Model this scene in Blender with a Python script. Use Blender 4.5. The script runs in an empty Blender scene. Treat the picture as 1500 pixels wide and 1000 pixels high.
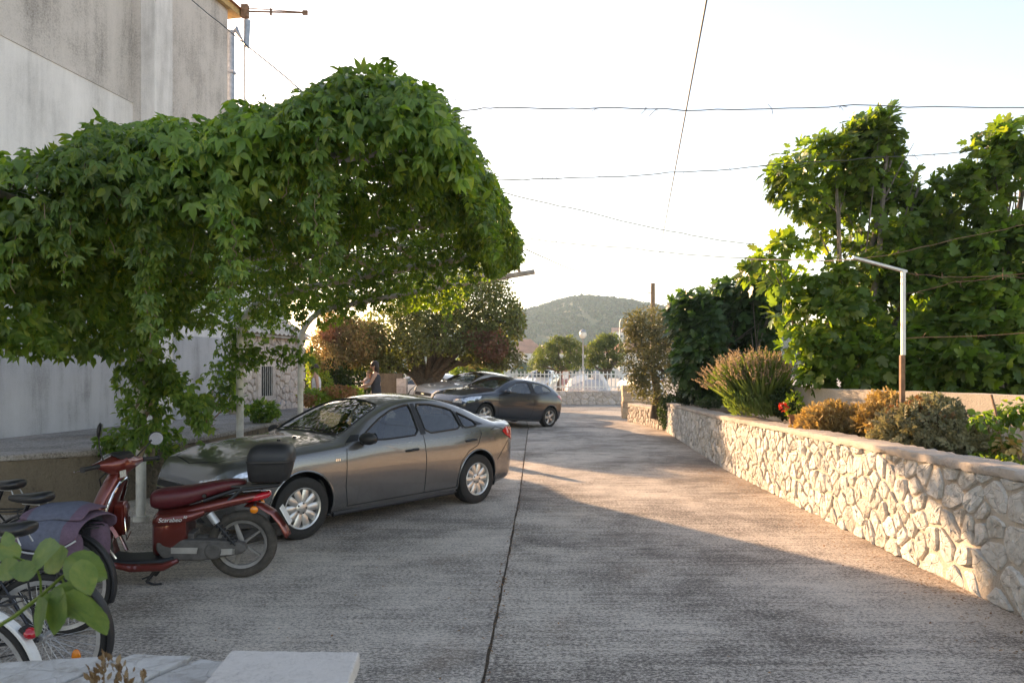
import bpy, bmesh, math, random
import numpy as np
from mathutils import Vector, Matrix, Euler
from mathutils.bvhtree import BVHTree
from mathutils.geometry import delaunay_2d_cdt

random.seed(7)
RNG = np.random.default_rng(7)
SC = bpy.context.scene
COL = SC.collection
PI = math.pi
R = math.radians
EYE = 1.8
F = 1050.0


def at(px, py, Y):
    """a point of the photograph at depth Y (metres in front of the camera)"""
    return Vector(((px - 750) / F * Y, Y, EYE - (py - 540) / F * Y))


def gr(px, py, z=0.0):
    Y = F * (EYE - z) / (py - 540)
    return Vector(((px - 750) / F * Y, Y, z))


# ------------------------------------------------------------------ objects
def link(o, parent=None):
    COL.objects.link(o)
    if parent is not None:
        o.parent = parent
    return o


def thing(name, label, cat, loc=(0, 0, 0), rz=0.0, group=None, scale=1.0):
    o = bpy.data.objects.new(name, None)
    o.empty_display_size = 0.2
    link(o)
    o.location = loc
    o.rotation_euler = (0, 0, rz)
    o.scale = (scale,) * 3
    return tag(o, label, cat, group)


def tag(o, label=None, cat=None, group=None, kind=None):
    if label:
        o['label'] = label
    if cat:
        o['category'] = cat
        if not kind:
            o['kind'] = 'thing'
    if group:
        o['group'] = group
    if kind:
        o['kind'] = kind
    return o


def copy_tree(o, parent=None):
    c = o.copy()
    link(c, parent)
    for ch in list(o.children):
        copy_tree(ch, c)
    return c


class MB:
    """collects shapes and links them as one mesh object"""

    def __init__(s):
        s.v, s.f = [], []

    def add(s, vs, fs, mtx=None):
        n = len(s.v)
        if mtx is not None:
            vs = [mtx @ Vector(v) for v in vs]
        s.v += [tuple(v) for v in vs]
        s.f += [tuple(i + n for i in f) for f in fs]
        return s

    def box(s, c, d, rot=None, taper=1.0, mtx=None):
        hx, hy, hz = d[0] / 2, d[1] / 2, d[2] / 2
        vs = []
        for z, t in ((-hz, 1), (hz, taper)):
            vs += [Vector((-hx * t, -hy * t, z)), Vector((hx * t, -hy * t, z)), Vector((hx * t, hy * t, z)), Vector((-hx * t, hy * t, z))]
        if rot is not None:
            e = Euler(rot).to_matrix()
            vs = [e @ v for v in vs]
        vs = [v + Vector(c) for v in vs]
        return s.add(vs, [(3, 2, 1, 0), (4, 5, 6, 7), (0, 1, 5, 4), (1, 2, 6, 5), (2, 3, 7, 6), (3, 0, 4, 7)], mtx)

    def tube(s, pts, r, n=8, cap=True, closed=False, flat=1.0):
        pts = [Vector(p) for p in pts]
        m = len(pts)
        rs = r if isinstance(r, (list, tuple)) else [r] * m
        up = None
        vs = []
        for i, p in enumerate(pts):
            if closed:
                t = pts[(i + 1) % m] - pts[i - 1]
            else:
                t = pts[min(i + 1, m - 1)] - pts[max(i - 1, 0)]
            t = t.normalized() if t.length > 1e-9 else Vector((0, 0, 1))
            if up is None:
                up = Vector((0, 0, 1)) if abs(t.z) < 0.9 else Vector((0, 1, 0))
            u = up - t * up.dot(t)
            u = u.normalized() if u.length > 1e-6 else t.orthogonal().normalized()
            up = u
            w = t.cross(u)
            for k in range(n):
                a = 2 * PI * k / n
                vs.append(p + (u * math.cos(a) * flat + w * math.sin(a)) * rs[i])
        fs = []
        for i in range(m if closed else m - 1):
            j = (i + 1) % m
            for k in range(n):
                k2 = (k + 1) % n
                fs.append((i * n + k, i * n + k2, j * n + k2, j * n + k))
        if cap and not closed:
            fs.append(tuple(range(n - 1, -1, -1)))
            fs.append(tuple((m - 1) * n + k for k in range(n)))
        return s.add(vs, fs)

    def lathe(s, prof, n=24, mtx=None, close=False):
        """prof: (radius, height) pairs, round local Z"""
        vs, fs = [], []
        m = len(prof)
        for r, z in prof:
            for k in range(n):
                a = 2 * PI * k / n
                vs.append((r * math.cos(a), r * math.sin(a), z))
        for i in range(m if close else m - 1):
            j = (i + 1) % m
            for k in range(n):
                k2 = (k + 1) % n
                fs.append((i * n + k, i * n + k2, j * n + k2, j * n + k))
        return s.add(vs, fs, mtx)

    def disc(s, c, r, n=20, axis='z', mtx=None):
        vs = []
        for k in range(n):
            a = 2 * PI * k / n
            p = {'z': (math.cos(a), math.sin(a), 0), 'y': (math.cos(a), 0, math.sin(a)), 'x': (0, math.cos(a), math.sin(a))}[axis]
            vs.append(Vector(c) + Vector(p) * r)
        return s.add(vs, [tuple(range(n))], mtx)

    def prism(s, poly, d0, d1, axis='y', mtx=None):
        """poly: 2-D outline; extruded from d0 to d1 along axis"""
        def mk(a, b, d):
            return {'y': (a, d, b), 'x': (d, a, b), 'z': (a, b, d)}[axis]
        n = len(poly)
        vs = [mk(a, b, d0) for a, b in poly] + [mk(a, b, d1) for a, b in poly]
        fs = [tuple(range(n)), tuple(range(2 * n - 1, n - 1, -1))]
        for i in range(n):
            j = (i + 1) % n
            fs.append((i, i + n, j + n, j))
        return s.add(vs, fs, mtx)

    def ball(s, c, r, seg=12, rings=8, rot=None):
        if not isinstance(r, (tuple, list, Vector)):
            r = (r, r, r)
        e = Euler(rot).to_matrix() if rot else Matrix.Identity(3)
        vs = [Vector((0, 0, -r[2]))]
        for i in range(1, rings):
            t = -PI / 2 + PI * i / rings
            for k in range(seg):
                a = 2 * PI * k / seg
                vs.append(Vector((r[0] * math.cos(t) * math.cos(a), r[1] * math.cos(t) * math.sin(a), r[2] * math.sin(t))))
        vs.append(Vector((0, 0, r[2])))
        fs = []
        for k in range(seg):
            fs.append((0, 1 + (k + 1) % seg, 1 + k))
        for i in range(rings - 2):
            for k in range(seg):
                a, b = 1 + i * seg + k, 1 + i * seg + (k + 1) % seg
                fs.append((a, b, b + seg, a + seg))
        L = len(vs) - 1
        for k in range(seg):
            fs.append((L, L - seg + k, L - seg + (k + 1) % seg))
        vs = [e @ v + Vector(c) for v in vs]
        return s.add(vs, fs)

    def obj(s, name, mat, parent=None, smooth=40, bevel=0.0, seg=2, subsurf=0, fix=True):
        me = bpy.data.meshes.new(name)
        me.from_pydata(s.v, [], s.f)
        if fix:
            bm = bmesh.new()
            bm.from_mesh(me)
            bmesh.ops.recalc_face_normals(bm, faces=bm.faces)
            bm.to_mesh(me)
            bm.free()
        return mobj(name, me, mat, parent, smooth, bevel, seg, subsurf)


def mobj(name, me, mat, parent=None, smooth=40, bevel=0.0, seg=2, subsurf=0):
    mats = mat if isinstance(mat, (list, tuple)) else [mat]
    for m in mats:
        me.materials.append(m)
    if smooth:
        me.polygons.foreach_set('use_smooth', np.ones(len(me.polygons), bool))
        if smooth < 180:
            me.set_sharp_from_angle(angle=R(smooth))
    o = bpy.data.objects.new(name, me)
    link(o, parent)
    if bevel:
        b = o.modifiers.new('bevel', 'BEVEL')
        b.width = bevel
        b.segments = seg
        b.limit_method = 'ANGLE'
        b.angle_limit = R(35)
        if smooth:
            b.harden_normals = True
    if subsurf:
        b = o.modifiers.new('sub', 'SUBSURF')
        b.levels = b.render_levels = subsurf
    return o


def np_mesh(name, V, faces, smooth=True):
    """V (n,3); faces: list of (m,k) int arrays"""
    me = bpy.data.meshes.new(name)
    me.vertices.add(len(V))
    me.vertices.foreach_set('co', np.ascontiguousarray(V, np.float32).ravel())
    loops = np.concatenate([f.ravel() for f in faces]).astype(np.int32)
    tot = np.concatenate([np.full(len(f), f.shape[1], np.int32) for f in faces])
    start = np.concatenate([[0], np.cumsum(tot)[:-1]]).astype(np.int32)
    me.loops.add(len(loops))
    me.loops.foreach_set('vertex_index', loops)
    me.polygons.add(len(tot))
    me.polygons.foreach_set('loop_start', start)
    me.polygons.foreach_set('loop_total', tot)
    if smooth:
        me.polygons.foreach_set('use_smooth', np.ones(len(tot), bool))
    me.update(calc_edges=True)
    me.validate()
    return me


def norm(a):
    return a / np.maximum(np.linalg.norm(a, axis=-1, keepdims=True), 1e-9)


def frames(D, N):
    """rotation matrices with local Y along D and local Z near N"""
    D = norm(D)
    X = norm(np.cross(D, N))
    Z = np.cross(X, D)
    return np.stack([X, D, Z], axis=-1)


def scatter(name, tmpl, P, D, N, S, mat, parent=None):
    tv, tf = tmpl
    M = frames(D, N) * S[:, None, None]
    V = np.einsum('nij,tj->nti', M, tv) + P[:, None, :]
    n, t = len(P), len(tv)
    off = (np.arange(n) * t)[:, None, None]
    faces = []
    for k in (3, 4, 5, 6):
        f = np.array([q for q in tf if len(q) == k], int)
        if len(f):
            faces.append((f[None] + off).reshape(-1, k))
    me = np_mesh(name, V.reshape(-1, 3), faces)
    return mobj(name, me, mat, parent, smooth=0)


# ------------------------------------------------------------------ leaves
def leaflet(L=1.0, W=0.4, ang=0.0, base=(0, 0), fold=0.18, droop=0.15):
    pr = [(0.0, 0.0), (0.28, 0.85), (0.62, 0.9), (1.0, 0.0)]
    m1, m2 = pr[1], pr[2]
    pts = [(0, 0, 0), (0, L, -droop * L)]
    for (t, w) in (m1, m2):
        pts += [(0, t * L, -droop * L * t * t), (-w * W / 2, t * L, fold * W - droop * L * t * t), (w * W / 2, t * L, fold * W - droop * L * t * t)]
    ca, sa = math.cos(ang), math.sin(ang)
    vs = [(x * ca - y * sa + base[0], x * sa + y * ca + base[1], z) for x, y, z in pts]
    fs = [(0, 2, 3), (0, 4, 2), (3, 2, 5, 6), (2, 4, 7, 5), (6, 5, 1), (5, 7, 1)]
    return vs, fs


def joined(parts):
    V, Fc = [], []
    for vs, fs in parts:
        n = len(V)
        V += list(vs)
        Fc += [tuple(i + n for i in f) for f in fs]
    return np.array(V, float), Fc


def leaf_simple(W=0.45, fold=0.2, droop=0.15):
    return joined([leaflet(1, W, 0, fold=fold, droop=droop)])


def leaf_creeper():
    ps = []
    for a, l in ((0, 1.0), (0.85, 0.9), (-0.85, 0.9), (1.75, 0.66), (-1.75, 0.66)):
        ps.append(leaflet(l, 0.46 * l, a, fold=0.2, droop=0.22))
    return joined(ps)


def leaf_fig():
    out = [(0, 0), (0.22, -0.05), (0.36, 0.1), (0.42, 0.3), (0.28, 0.38), (0.5, 0.62), (0.44, 0.78), (0.24, 0.62), (0.2, 0.95), (0, 1.12)]
    full = out + [(-x, y) for x, y in out[-2:0:-1]]
    V = [(x, y, -0.22 * y * y + 0.25 * abs(x) - 0.3 * x * x) for x, y in full]
    V.append((0, 0.35, -0.03))
    c = len(V) - 1
    n = len(full)
    return np.array(V, float), [(i, (i + 1) % n, c) for i in range(n)]


def leaf_three():
    ps = []
    for a, l, w in ((0, 1.0, .5), (1.15, 0.8, .5), (-0.95, 0.85, .48)):
        ps.append(leaflet(l, w * l, a, fold=0.26, droop=0.42))
    return joined(ps)


def leaf_five():
    ps = []
    for a, l, w, d in ((0.05, 1.0, .42, .35), (0.62, 0.95, .42, .2), (-0.7, 0.9, .44, .5), (1.35, 0.62, .46, .45), (-1.5, 0.7, .42, .25)):
        ps.append(leaflet(l, w * l, a, fold=0.28, droop=d))
    return joined(ps)


T_CREEPER, T_FIG = leaf_five(), leaf_fig()
T_THREE = leaf_three()
T_LEAF, T_NARROW, T_ROUND = leaf_simple(0.5), leaf_simple(0.26), leaf_simple(0.75)


def sprig(n=7, W=0.3):
    ps = []
    for i in range(n):
        t = i / n
        ps.append(leaflet(0.34, 0.34 * W * 2, (1 if i % 2 else -1) * (1.0 - 0.5 * t), base=(0, t * 0.8), fold=0.3, droop=0.2))
    ps.append(leaflet(0.3, 0.3 * W * 2, 0, base=(0, 0.75), fold=0.3))
    return joined(ps)


T_SPRIG = sprig()


def wav(seed, k=5, scale=1.0):
    r = np.random.default_rng(seed)
    K = r.normal(size=(k, 3)) * scale
    ph = r.uniform(0, 6.28, k)
    return lambda P: np.sin(P @ K.T + ph).sum(axis=1) / k


def ell_points(n, ells, seed, shell=0.55, gap=0.0, gscale=2.0):
    """points and outward directions inside a union of ellipsoids (cx,cy,cz,rx,ry,rz), thinned by clumps"""
    r = np.random.default_rng(seed)
    w = wav(seed + 1, 6, gscale)
    vol = np.array([e[3] * e[4] * e[5] for e in ells]) ** 0.7
    out, dirs = [], []
    got = 0
    while got < n:
        k = r.choice(len(ells), size=n, p=vol / vol.sum())
        E = np.array(ells)[k]
        d = norm(r.normal(size=(n, 3)))
        rad = 1 - (1 - shell) * r.random(n) ** 1.6
        rad = np.where(r.random(n) < 0.2, r.random(n) ** 0.4, rad)
        P = E[:, :3] + d * E[:, 3:] * rad[:, None] * (1 + 0.22 * w(E[:, :3] + d * E[:, 3:] * 1.0)[:, None])
        keep = w(P * 1.7 + 3) > gap * 2 - 1
        out.append(P[keep])
        dirs.append(d[keep])
        got += keep.sum()
    return np.concatenate(out)[:n], np.concatenate(dirs)[:n]


# ------------------------------------------------------------------ materials
class NT:
    def __init__(s, name):
        s.m = bpy.data.materials.new(name)
        s.m.use_nodes = True
        s.t = s.m.node_tree
        s.t.nodes.clear()
        s.out = s.n('ShaderNodeOutputMaterial')

    def n(s, typ, **kw):
        x = s.t.nodes.new(typ)
        for k, v in kw.items():
            if k.startswith('i_'):
                x.inputs[k[2:].replace('_', ' ')].default_value = v
            else:
                setattr(x, k, v)
        return x

    def l(s, a, b):
        s.t.links.new(a, b)

    def coord(s, scale=(1, 1, 1), kind='Object', rot=(0, 0, 0)):
        c = s.n('ShaderNodeTexCoord')
        mp = s.n('ShaderNodeMapping')
        mp.inputs['Scale'].default_value = scale
        mp.inputs['Rotation'].default_value = rot
        s.l(c.outputs[kind], mp.inputs['Vector'])
        return mp.outputs['Vector']

    def noise(s, vec, scale, detail=4, rough=0.6, dist=0.0):
        x = s.n('ShaderNodeTexNoise')
        x.inputs['Scale'].default_value = scale
        x.inputs['Detail'].default_value = detail
        x.inputs['Roughness'].default_value = rough
        x.inputs['Distortion'].default_value = dist
        if vec is not None:
            s.l(vec, x.inputs['Vector'])
        return x.outputs['Fac']

    def ramp(s, fac, stops):
        x = s.n('ShaderNodeValToRGB')
        cr = x.color_ramp
        while len(cr.elements) < len(stops):
            cr.elements.new(0.5)
        for e, (p, c) in zip(cr.elements, stops):
            e.position = p
            e.color = (c, c, c, 1) if isinstance(c, (int, float)) else (*c, 1)
        s.l(fac, x.inputs['Fac'])
        return x.outputs['Color']

    def mix(s, a, b, fac, mode='MIX'):
        x = s.n('ShaderNodeMix', data_type='RGBA', blend_type=mode)
        for v, i in ((fac, 0), (a, 6), (b, 7)):
            if hasattr(v, 'is_output'):
                s.l(v, x.inputs[i])
            elif i == 0:
                x.inputs[i].default_value = v
            else:
                x.inputs[i].default_value = (*v, 1) if len(v) == 3 else v
        return x.outputs[2]

    def math(s, op, a, b=0.0):
        x = s.n('ShaderNodeMath', operation=op)
        for i, v in enumerate((a, b)):
            if hasattr(v, 'is_output'):
                s.l(v, x.inputs[i])
            else:
                x.inputs[i].default_value = v
        return x.outputs[0]

    def bump(s, h, strength=0.5, dist=0.01, nrm=None):
        b = s.n('ShaderNodeBump')
        b.inputs['Strength'].default_value = strength
        b.inputs['Distance'].default_value = dist
        s.l(h, b.inputs['Height'])
        if nrm is not None:
            s.l(nrm, b.inputs['Normal'])
        return b.outputs['Normal']

    def bsdf(s, col, rough=0.6, metal=0.0, nrm=None, spec=0.5, coat=0.0, **kw):
        b = s.n('ShaderNodeBsdfPrincipled')
        if hasattr(col, 'is_output'):
            s.l(col, b.inputs['Base Color'])
        else:
            b.inputs['Base Color'].default_value = (*col, 1)
        if hasattr(rough, 'is_output'):
            s.l(rough, b.inputs['Roughness'])
        else:
            b.inputs['Roughness'].default_value = rough
        b.inputs['Metallic'].default_value = metal
        b.inputs['Specular IOR Level'].default_value = spec
        b.inputs['Coat Weight'].default_value = coat
        b.inputs['Coat Roughness'].default_value = 0.04
        for k, v in kw.items():
            b.inputs[k.replace('_', ' ')].default_value = v
        if nrm is not None:
            s.l(nrm, b.inputs['Normal'])
        return b.outputs[0]

    def done(s, sh):
        s.l(sh, s.out.inputs['Surface'])
        return s.m


def plain(name, col, rough=0.5, metal=0.0, var=0.25, vscale=9.0, bump=0.15, coat=0.0, spec=0.5):
    t = NT(name)
    v = t.coord()
    n1 = t.noise(v, vscale, 5, 0.65)
    lo = tuple(c * (1 - var) for c in col)
    hi = tuple(min(1, c * (1 + var)) for c in col)
    c = t.ramp(n1, [(0.3, lo), (0.7, hi)])
    n2 = t.noise(v, vscale * 9, 3)
    nr = t.bump(n2, bump, 0.003) if bump else None
    rg = t.math('ADD', t.math('MULTIPLY', n1, 0.2), rough - 0.1)
    return t.done(t.bsdf(c, rg, metal, nr, spec, coat))


def leafmat(name, cols, trans=0.35, rough=0.45, tcol=None, spec=0.4):
    t = NT(name)
    g = t.n('ShaderNodeNewGeometry')
    stops = [(i / (len(cols) - 1), c) for i, c in enumerate(cols)]
    c = t.ramp(g.outputs['Random Per Island'], stops)
    v = t.coord()
    n = t.noise(v, 1.3, 3)
    c = t.mix(c, t.ramp(n, [(0.3, 0.55), (0.7, 1.25)]), 1.0, 'MULTIPLY')
    b = t.bsdf(c, rough, 0, None, spec)
    tr = t.n('ShaderNodeBsdfTranslucent')
    t.l(t.mix(c, tcol or (2.2, 2.1, 0.7), 1.0, 'MULTIPLY'), tr.inputs['Color'])
    ms = t.n('ShaderNodeMixShader')
    ms.inputs[0].default_value = trans
    t.l(b, ms.inputs[1])
    t.l(tr.outputs[0], ms.inputs[2])
    return t.done(ms.outputs[0])


def glass(name, tint=(0.45, 0.5, 0.48), base=0.13):
    t = NT(name)
    lw = t.n('ShaderNodeLayerWeight')
    lw.inputs['Blend'].default_value = 0.5
    f = t.math('POWER', lw.outputs['Facing'], 4.0)
    f = t.math('ADD', t.math('MULTIPLY', f, 0.95 - base), base)
    tp = t.n('ShaderNodeBsdfTransparent')
    tp.inputs[0].default_value = (*tint, 1)
    gl = t.n('ShaderNodeBsdfGlossy')
    gl.inputs['Roughness'].default_value = 0.01
    gl.inputs['Color'].default_value = (0.95, 0.97, 1, 1)
    ms = t.n('ShaderNodeMixShader')
    t.l(f, ms.inputs[0])
    t.l(tp.outputs[0], ms.inputs[1])
    t.l(gl.outputs[0], ms.inputs[2])
    return t.done(ms.outputs[0])


def carpaint(name, col, metal=0.65, rough=0.32, dust=0.0, inside=(0.02, 0.02, 0.02)):
    t = NT(name)
    v = t.coord()
    fl = t.noise(v, 900, 1)
    c = t.mix(col, tuple(min(1, x * 1.5 + 0.01) for x in col), t.math('MULTIPLY', fl, 0.5))
    rg = rough
    if dust:
        g = t.n('ShaderNodeNewGeometry')
        sp = t.n('ShaderNodeSeparateXYZ')
        t.l(g.outputs['Normal'], sp.inputs[0])
        up = t.math('MAXIMUM', t.math('SUBTRACT', sp.outputs['Z'], 0.25), 0.0)
        d = t.math('MULTIPLY', t.math('MULTIPLY', up, dust), t.ramp(t.noise(v, 7, 6, 0.7), [(0.35, 0.25), (0.65, 1.0)]))
        c = t.mix(c, (0.2, 0.18, 0.155), d)
        rg = t.math('ADD', t.math('MULTIPLY', d, 0.4), rough)
    b = t.bsdf(c, rg, metal, None, 0.5, 1.0)
    g2 = t.n('ShaderNodeNewGeometry')
    inn = t.bsdf(inside, 0.8)
    ms = t.n('ShaderNodeMixShader')
    t.l(g2.outputs['Backfacing'], ms.inputs[0])
    t.l(b, ms.inputs[1])
    t.l(inn, ms.inputs[2])
    return t.done(ms.outputs[0])


def concrete(name, lo, hi, rotz=0.0, groove=1.0, edge=None):
    t = NT(name)
    v = t.coord(rot=(0, 0, rotz))
    vs = t.coord((1.1, 17, 1), rot=(0, 0, rotz))
    big = t.noise(v, 0.55, 6, 0.62, 0.4)
    mid = t.noise(v, 2.4, 6, 0.7)
    streak = t.noise(vs, 1.0, 5, 0.7, 0.3)
    grit = t.noise(t.coord((34, 58, 40), rot=(0, 0, rotz)), 1.0, 6, 0.85)
    vv = t.n('ShaderNodeTexVoronoi')
    vv.inputs['Scale'].default_value = 85
    t.l(v, vv.inputs['Vector'])
    a = t.math('ADD', t.math('MULTIPLY', big, 1.15), t.math('MULTIPLY', mid, 0.6))
    a = t.math('ADD', a, t.math('MULTIPLY', streak, 1.5 * groove))
    a = t.math('ADD', a, t.math('MULTIPLY', grit, 3.0))
    mean = (1.15 + 0.6 + 1.5 * groove + 3.0) / 2
    a = t.math('ADD', t.math('SUBTRACT', a, mean), 0.5)
    md = tuple((x + y) / 2 for x, y in zip(lo, hi))
    c = t.ramp(a, [(0.2, tuple(x * 0.55 for x in lo)), (0.4, lo), (0.52, md), (0.72, hi)])
    c = t.mix(c, t.ramp(vv.outputs['Distance'], [(0.0, 0.6), (0.45, 1.1)]), 1.0, 'MULTIPLY')
    # rusty earth rubbed into the low places
    rust = t.ramp(t.noise(v, 0.9, 5, 0.7, 0.8), [(0.55, 0.0), (0.8, 0.5)])
    if edge:
        sx = t.n('ShaderNodeSeparateXYZ')
        t.l(v, sx.inputs[0])
        e = t.math('MULTIPLY', t.math('SUBTRACT', sx.outputs['X'], edge[0]), 1 / (edge[1] - edge[0]))
        e = t.math('MINIMUM', t.math('MAXIMUM', e, 0.0), 1.0)
        e = t.math('MULTIPLY', t.math('POWER', e, 2.0), t.ramp(mid, [(0.3, 0.3), (0.6, 0.9)]))
        rust = t.math('MAXIMUM', rust, e)
    c = t.mix(c, (0.27, 0.165, 0.095), rust)
    h = t.math('ADD', t.math('MULTIPLY', streak, 0.9 * groove), t.math('MULTIPLY', grit, 1.0))
    nr = t.bump(h, 0.8, 0.012)
    return t.done(t.bsdf(c, 0.82, 0, nr, 0.35))


def stucco(name, col, dark, pebble=60, streaks=0.6, bumpd=0.012):
    t = NT(name)
    v = t.coord()
    vs = t.coord((1.2, 1.2, 0.12))
    n1 = t.noise(v, 0.7, 6, 0.65)
    n2 = t.noise(vs, 2.2, 5, 0.7)
    n3 = t.noise(v, pebble, 3, 0.8)
    a = t.math('ADD', t.math('MULTIPLY', n1, 0.8), t.math('MULTIPLY', n2, streaks))
    a = t.math('ADD', a, t.math('MULTIPLY', n3, 0.55))
    a = t.math('SUBTRACT', a, (0.8 + streaks + 0.55) / 2 - 0.5)
    c = t.ramp(a, [(0.22, dark), (0.5, col), (0.8, tuple(min(1, x * 1.2) for x in col))])
    return t.done(t.bsdf(c, 0.9, 0, t.bump(n3, 0.8, bumpd), 0.2))


def stonemat(name, cols, scale=14):
    t = NT(name)
    g = t.n('ShaderNodeNewGeometry')
    c = t.ramp(g.outputs['Random Per Island'], [(i / (len(cols) - 1), x) for i, x in enumerate(cols)])
    v = t.coord()
    n = t.noise(v, scale, 7, 0.72, 0.4)
    c = t.mix(c, t.ramp(n, [(0.25, (0.55, 0.48, 0.42)), (0.5, 1.0), (0.8, 1.15)]), 1.0, 'MULTIPLY')
    vo = t.n('ShaderNodeTexVoronoi', feature='DISTANCE_TO_EDGE')
    vo.inputs['Scale'].default_value = scale * 0.8
    t.l(v, vo.inputs['Vector'])
    crack = t.ramp(vo.outputs['Distance'], [(0.0, 0.0), (0.06, 1.0)])
    h = t.math('ADD', t.math('MULTIPLY', n, 1.0), t.math('MULTIPLY', crack, 0.25))
    return t.done(t.bsdf(c, 0.88, 0, t.bump(h, 0.9, 0.03), 0.25))


M = {}
M['drive_a'] = concrete('left_concrete', (0.28, 0.24, 0.21), (0.68, 0.59, 0.51), 0.12, 0.4)
M['drive_b'] = concrete('right_concrete', (0.215, 0.18, 0.155), (0.67, 0.58, 0.495), 0.04, 0.45, (2.5, 3.9))
M['gravel'] = concrete('gravelly_road', (0.25, 0.22, 0.19), (0.48, 0.42, 0.36), 0.3, 0.1)
M['road'] = concrete('pale_road', (0.34, 0.32, 0.29), (0.5, 0.46, 0.42), 0.3, 0.1)
M['terrace'] = concrete('old_terrace', (0.15, 0.14, 0.13), (0.36, 0.33, 0.31), 0.3, 0.2)
M['dirt'] = concrete('joint_dirt', (0.07, 0.05, 0.035), (0.16, 0.11, 0.07), 0.3, 0.1)
M['soil'] = concrete('bed_soil', (0.10, 0.065, 0.04), (0.26, 0.17, 0.11), 0.3, 0.1)
M['oldwall'] = stucco('mossy_wall', (0.19, 0.15, 0.11), (0.035, 0.03, 0.026), 28, 0.9, 0.04)
M['pebble'] = stucco('pebbledash', (0.60, 0.55, 0.52), (0.24, 0.215, 0.2), 34, 0.7, 0.02)
M['plaster'] = stucco('house_plaster', (0.72, 0.69, 0.68), (0.45, 0.43, 0.42), 80, 0.9, 0.006)
M['shadeplaster'] = stucco('shaded_plaster', (0.46, 0.46, 0.48), (0.22, 0.215, 0.22), 70, 0.8, 0.008)  # blue-grey shade of the lower wall put into the plaster colour
M['gardenwall'] = stucco('garden_plaster', (0.60, 0.52, 0.43), (0.38, 0.31, 0.25), 50, 0.5, 0.01)
M['mortar'] = stucco('mortar', (0.56, 0.48, 0.40), (0.34, 0.275, 0.22), 60, 0.2, 0.02)
M['coping'] = stucco('coping', (0.46, 0.395, 0.34), (0.24, 0.205, 0.18), 40, 0.2, 0.015)
M['stone'] = stonemat('pale_stone', [(0.63, 0.60, 0.56), (0.74, 0.72, 0.68), (0.52, 0.49, 0.45), (0.68, 0.63, 0.56), (0.78, 0.76, 0.73), (0.58, 0.52, 0.45)])
M['stonefar'] = stonemat('wall_stone', [(0.50, 0.44, 0.38), (0.62, 0.55, 0.48), (0.42, 0.37, 0.33)])
M['pinkstone'] = stonemat('pinkish_stone', [(0.60, 0.51, 0.46), (0.69, 0.60, 0.55), (0.50, 0.43, 0.40)], 9)
M['flag'] = stonemat('flagstone', [(0.46, 0.44, 0.42), (0.56, 0.53, 0.5), (0.40, 0.38, 0.36)], 12)
M['slab'] = stucco('cap_slab', (0.56, 0.51, 0.47), (0.24, 0.21, 0.19), 55, 0.0, 0.008)
M['whitepaint'] = plain('white_paint', (0.74, 0.73, 0.70), 0.5, var=0.12)
M['post'] = plain('weathered_white_post', (0.55, 0.53, 0.49), 0.55, var=0.3, vscale=5)
M['beam'] = plain('peeling_beam', (0.42, 0.37, 0.32), 0.7, var=0.45, vscale=7)
M['rust'] = plain('rusty_iron', (0.22, 0.12, 0.07), 0.8, var=0.5)
M['galv'] = plain('galvanised', (0.5, 0.5, 0.5), 0.45, 0.6)
M['bluepipe'] = plain('blue_grey_pipe', (0.27, 0.34, 0.44), 0.45)
M['wood'] = plain('dry_wood', (0.20, 0.13, 0.08), 0.85, var=0.45, vscale=12, bump=0.6)
M['bark'] = plain('bark', (0.11, 0.085, 0.065), 0.95, var=0.5, vscale=14, bump=1.0)
M['figbark'] = plain('fig_bark', (0.15, 0.13, 0.11), 0.9, var=0.4, vscale=14, bump=0.7)
M['twig'] = plain('twig', (0.20, 0.15, 0.10), 0.9, var=0.4)
M['black'] = plain('black_plastic', (0.018, 0.018, 0.02), 0.5, var=0.3)
M['blackgloss'] = plain('black_gloss', (0.012, 0.012, 0.014), 0.18, var=0.2, bump=0, coat=0.5)
M['darkgap'] = plain('panel_gap', (0.008, 0.008, 0.008), 0.9, bump=0)
M['rubber'] = plain('tyre_rubber', (0.022, 0.021, 0.02), 0.8, var=0.4, vscale=20, bump=0.5)
M['dustyrubber'] = plain('dusty_rubber', (0.07, 0.06, 0.05), 0.9, var=0.45, vscale=16, bump=0.6)
M['alloy'] = plain('alloy_rim', (0.62, 0.60, 0.57), 0.35, 0.75, var=0.15, bump=0)
M['alloydust'] = plain('dusty_alloy', (0.30, 0.28, 0.26), 0.6, 0.5, var=0.3)
M['chrome'] = plain('chrome', (0.75, 0.75, 0.75), 0.12, 1.0, var=0.05, bump=0)
M['mirror'] = plain('mirror_glass', (0.85, 0.87, 0.9), 0.11, 1.0, var=0.0, bump=0)
M['engine'] = plain('dusty_engine', (0.11, 0.10, 0.092), 0.7, 0.2, var=0.4, vscale=16)
M['interior'] = plain('car_interior', (0.05, 0.048, 0.045), 0.85)
M['seatcloth'] = plain('seat_cloth', (0.13, 0.125, 0.12), 0.9)
M['redlens'] = plain('red_lens', (0.5, 0.01, 0.02), 0.15, var=0.2, bump=0, coat=0.8)
M['orangelens'] = plain('orange_lens', (0.85, 0.22, 0.01), 0.2, var=0.15, bump=0, coat=0.8)
M['clearlens'] = plain('clear_lens', (0.55, 0.57, 0.6), 0.1, 0.7, var=0.4, vscale=25, bump=0, coat=1.0)
M['glass'] = glass('car_glass')
M['tintglass'] = glass('dark_car_glass', (0.2, 0.24, 0.25), 0.15)
M['paneglass'] = glass('window_glass', (0.3, 0.32, 0.33), 0.08)
M['sedanpaint'] = carpaint('grey_sedan_paint', (0.15, 0.15, 0.152), 0.7, 0.27, 0.6)
M['hatchpaint'] = carpaint('dark_slate_paint', (0.022, 0.031, 0.043), 0.35, 0.28, 0.1)
M['silverpaint'] = carpaint('silver_paint', (0.56, 0.56, 0.55), 0.45, 0.3, 0.2)
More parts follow.
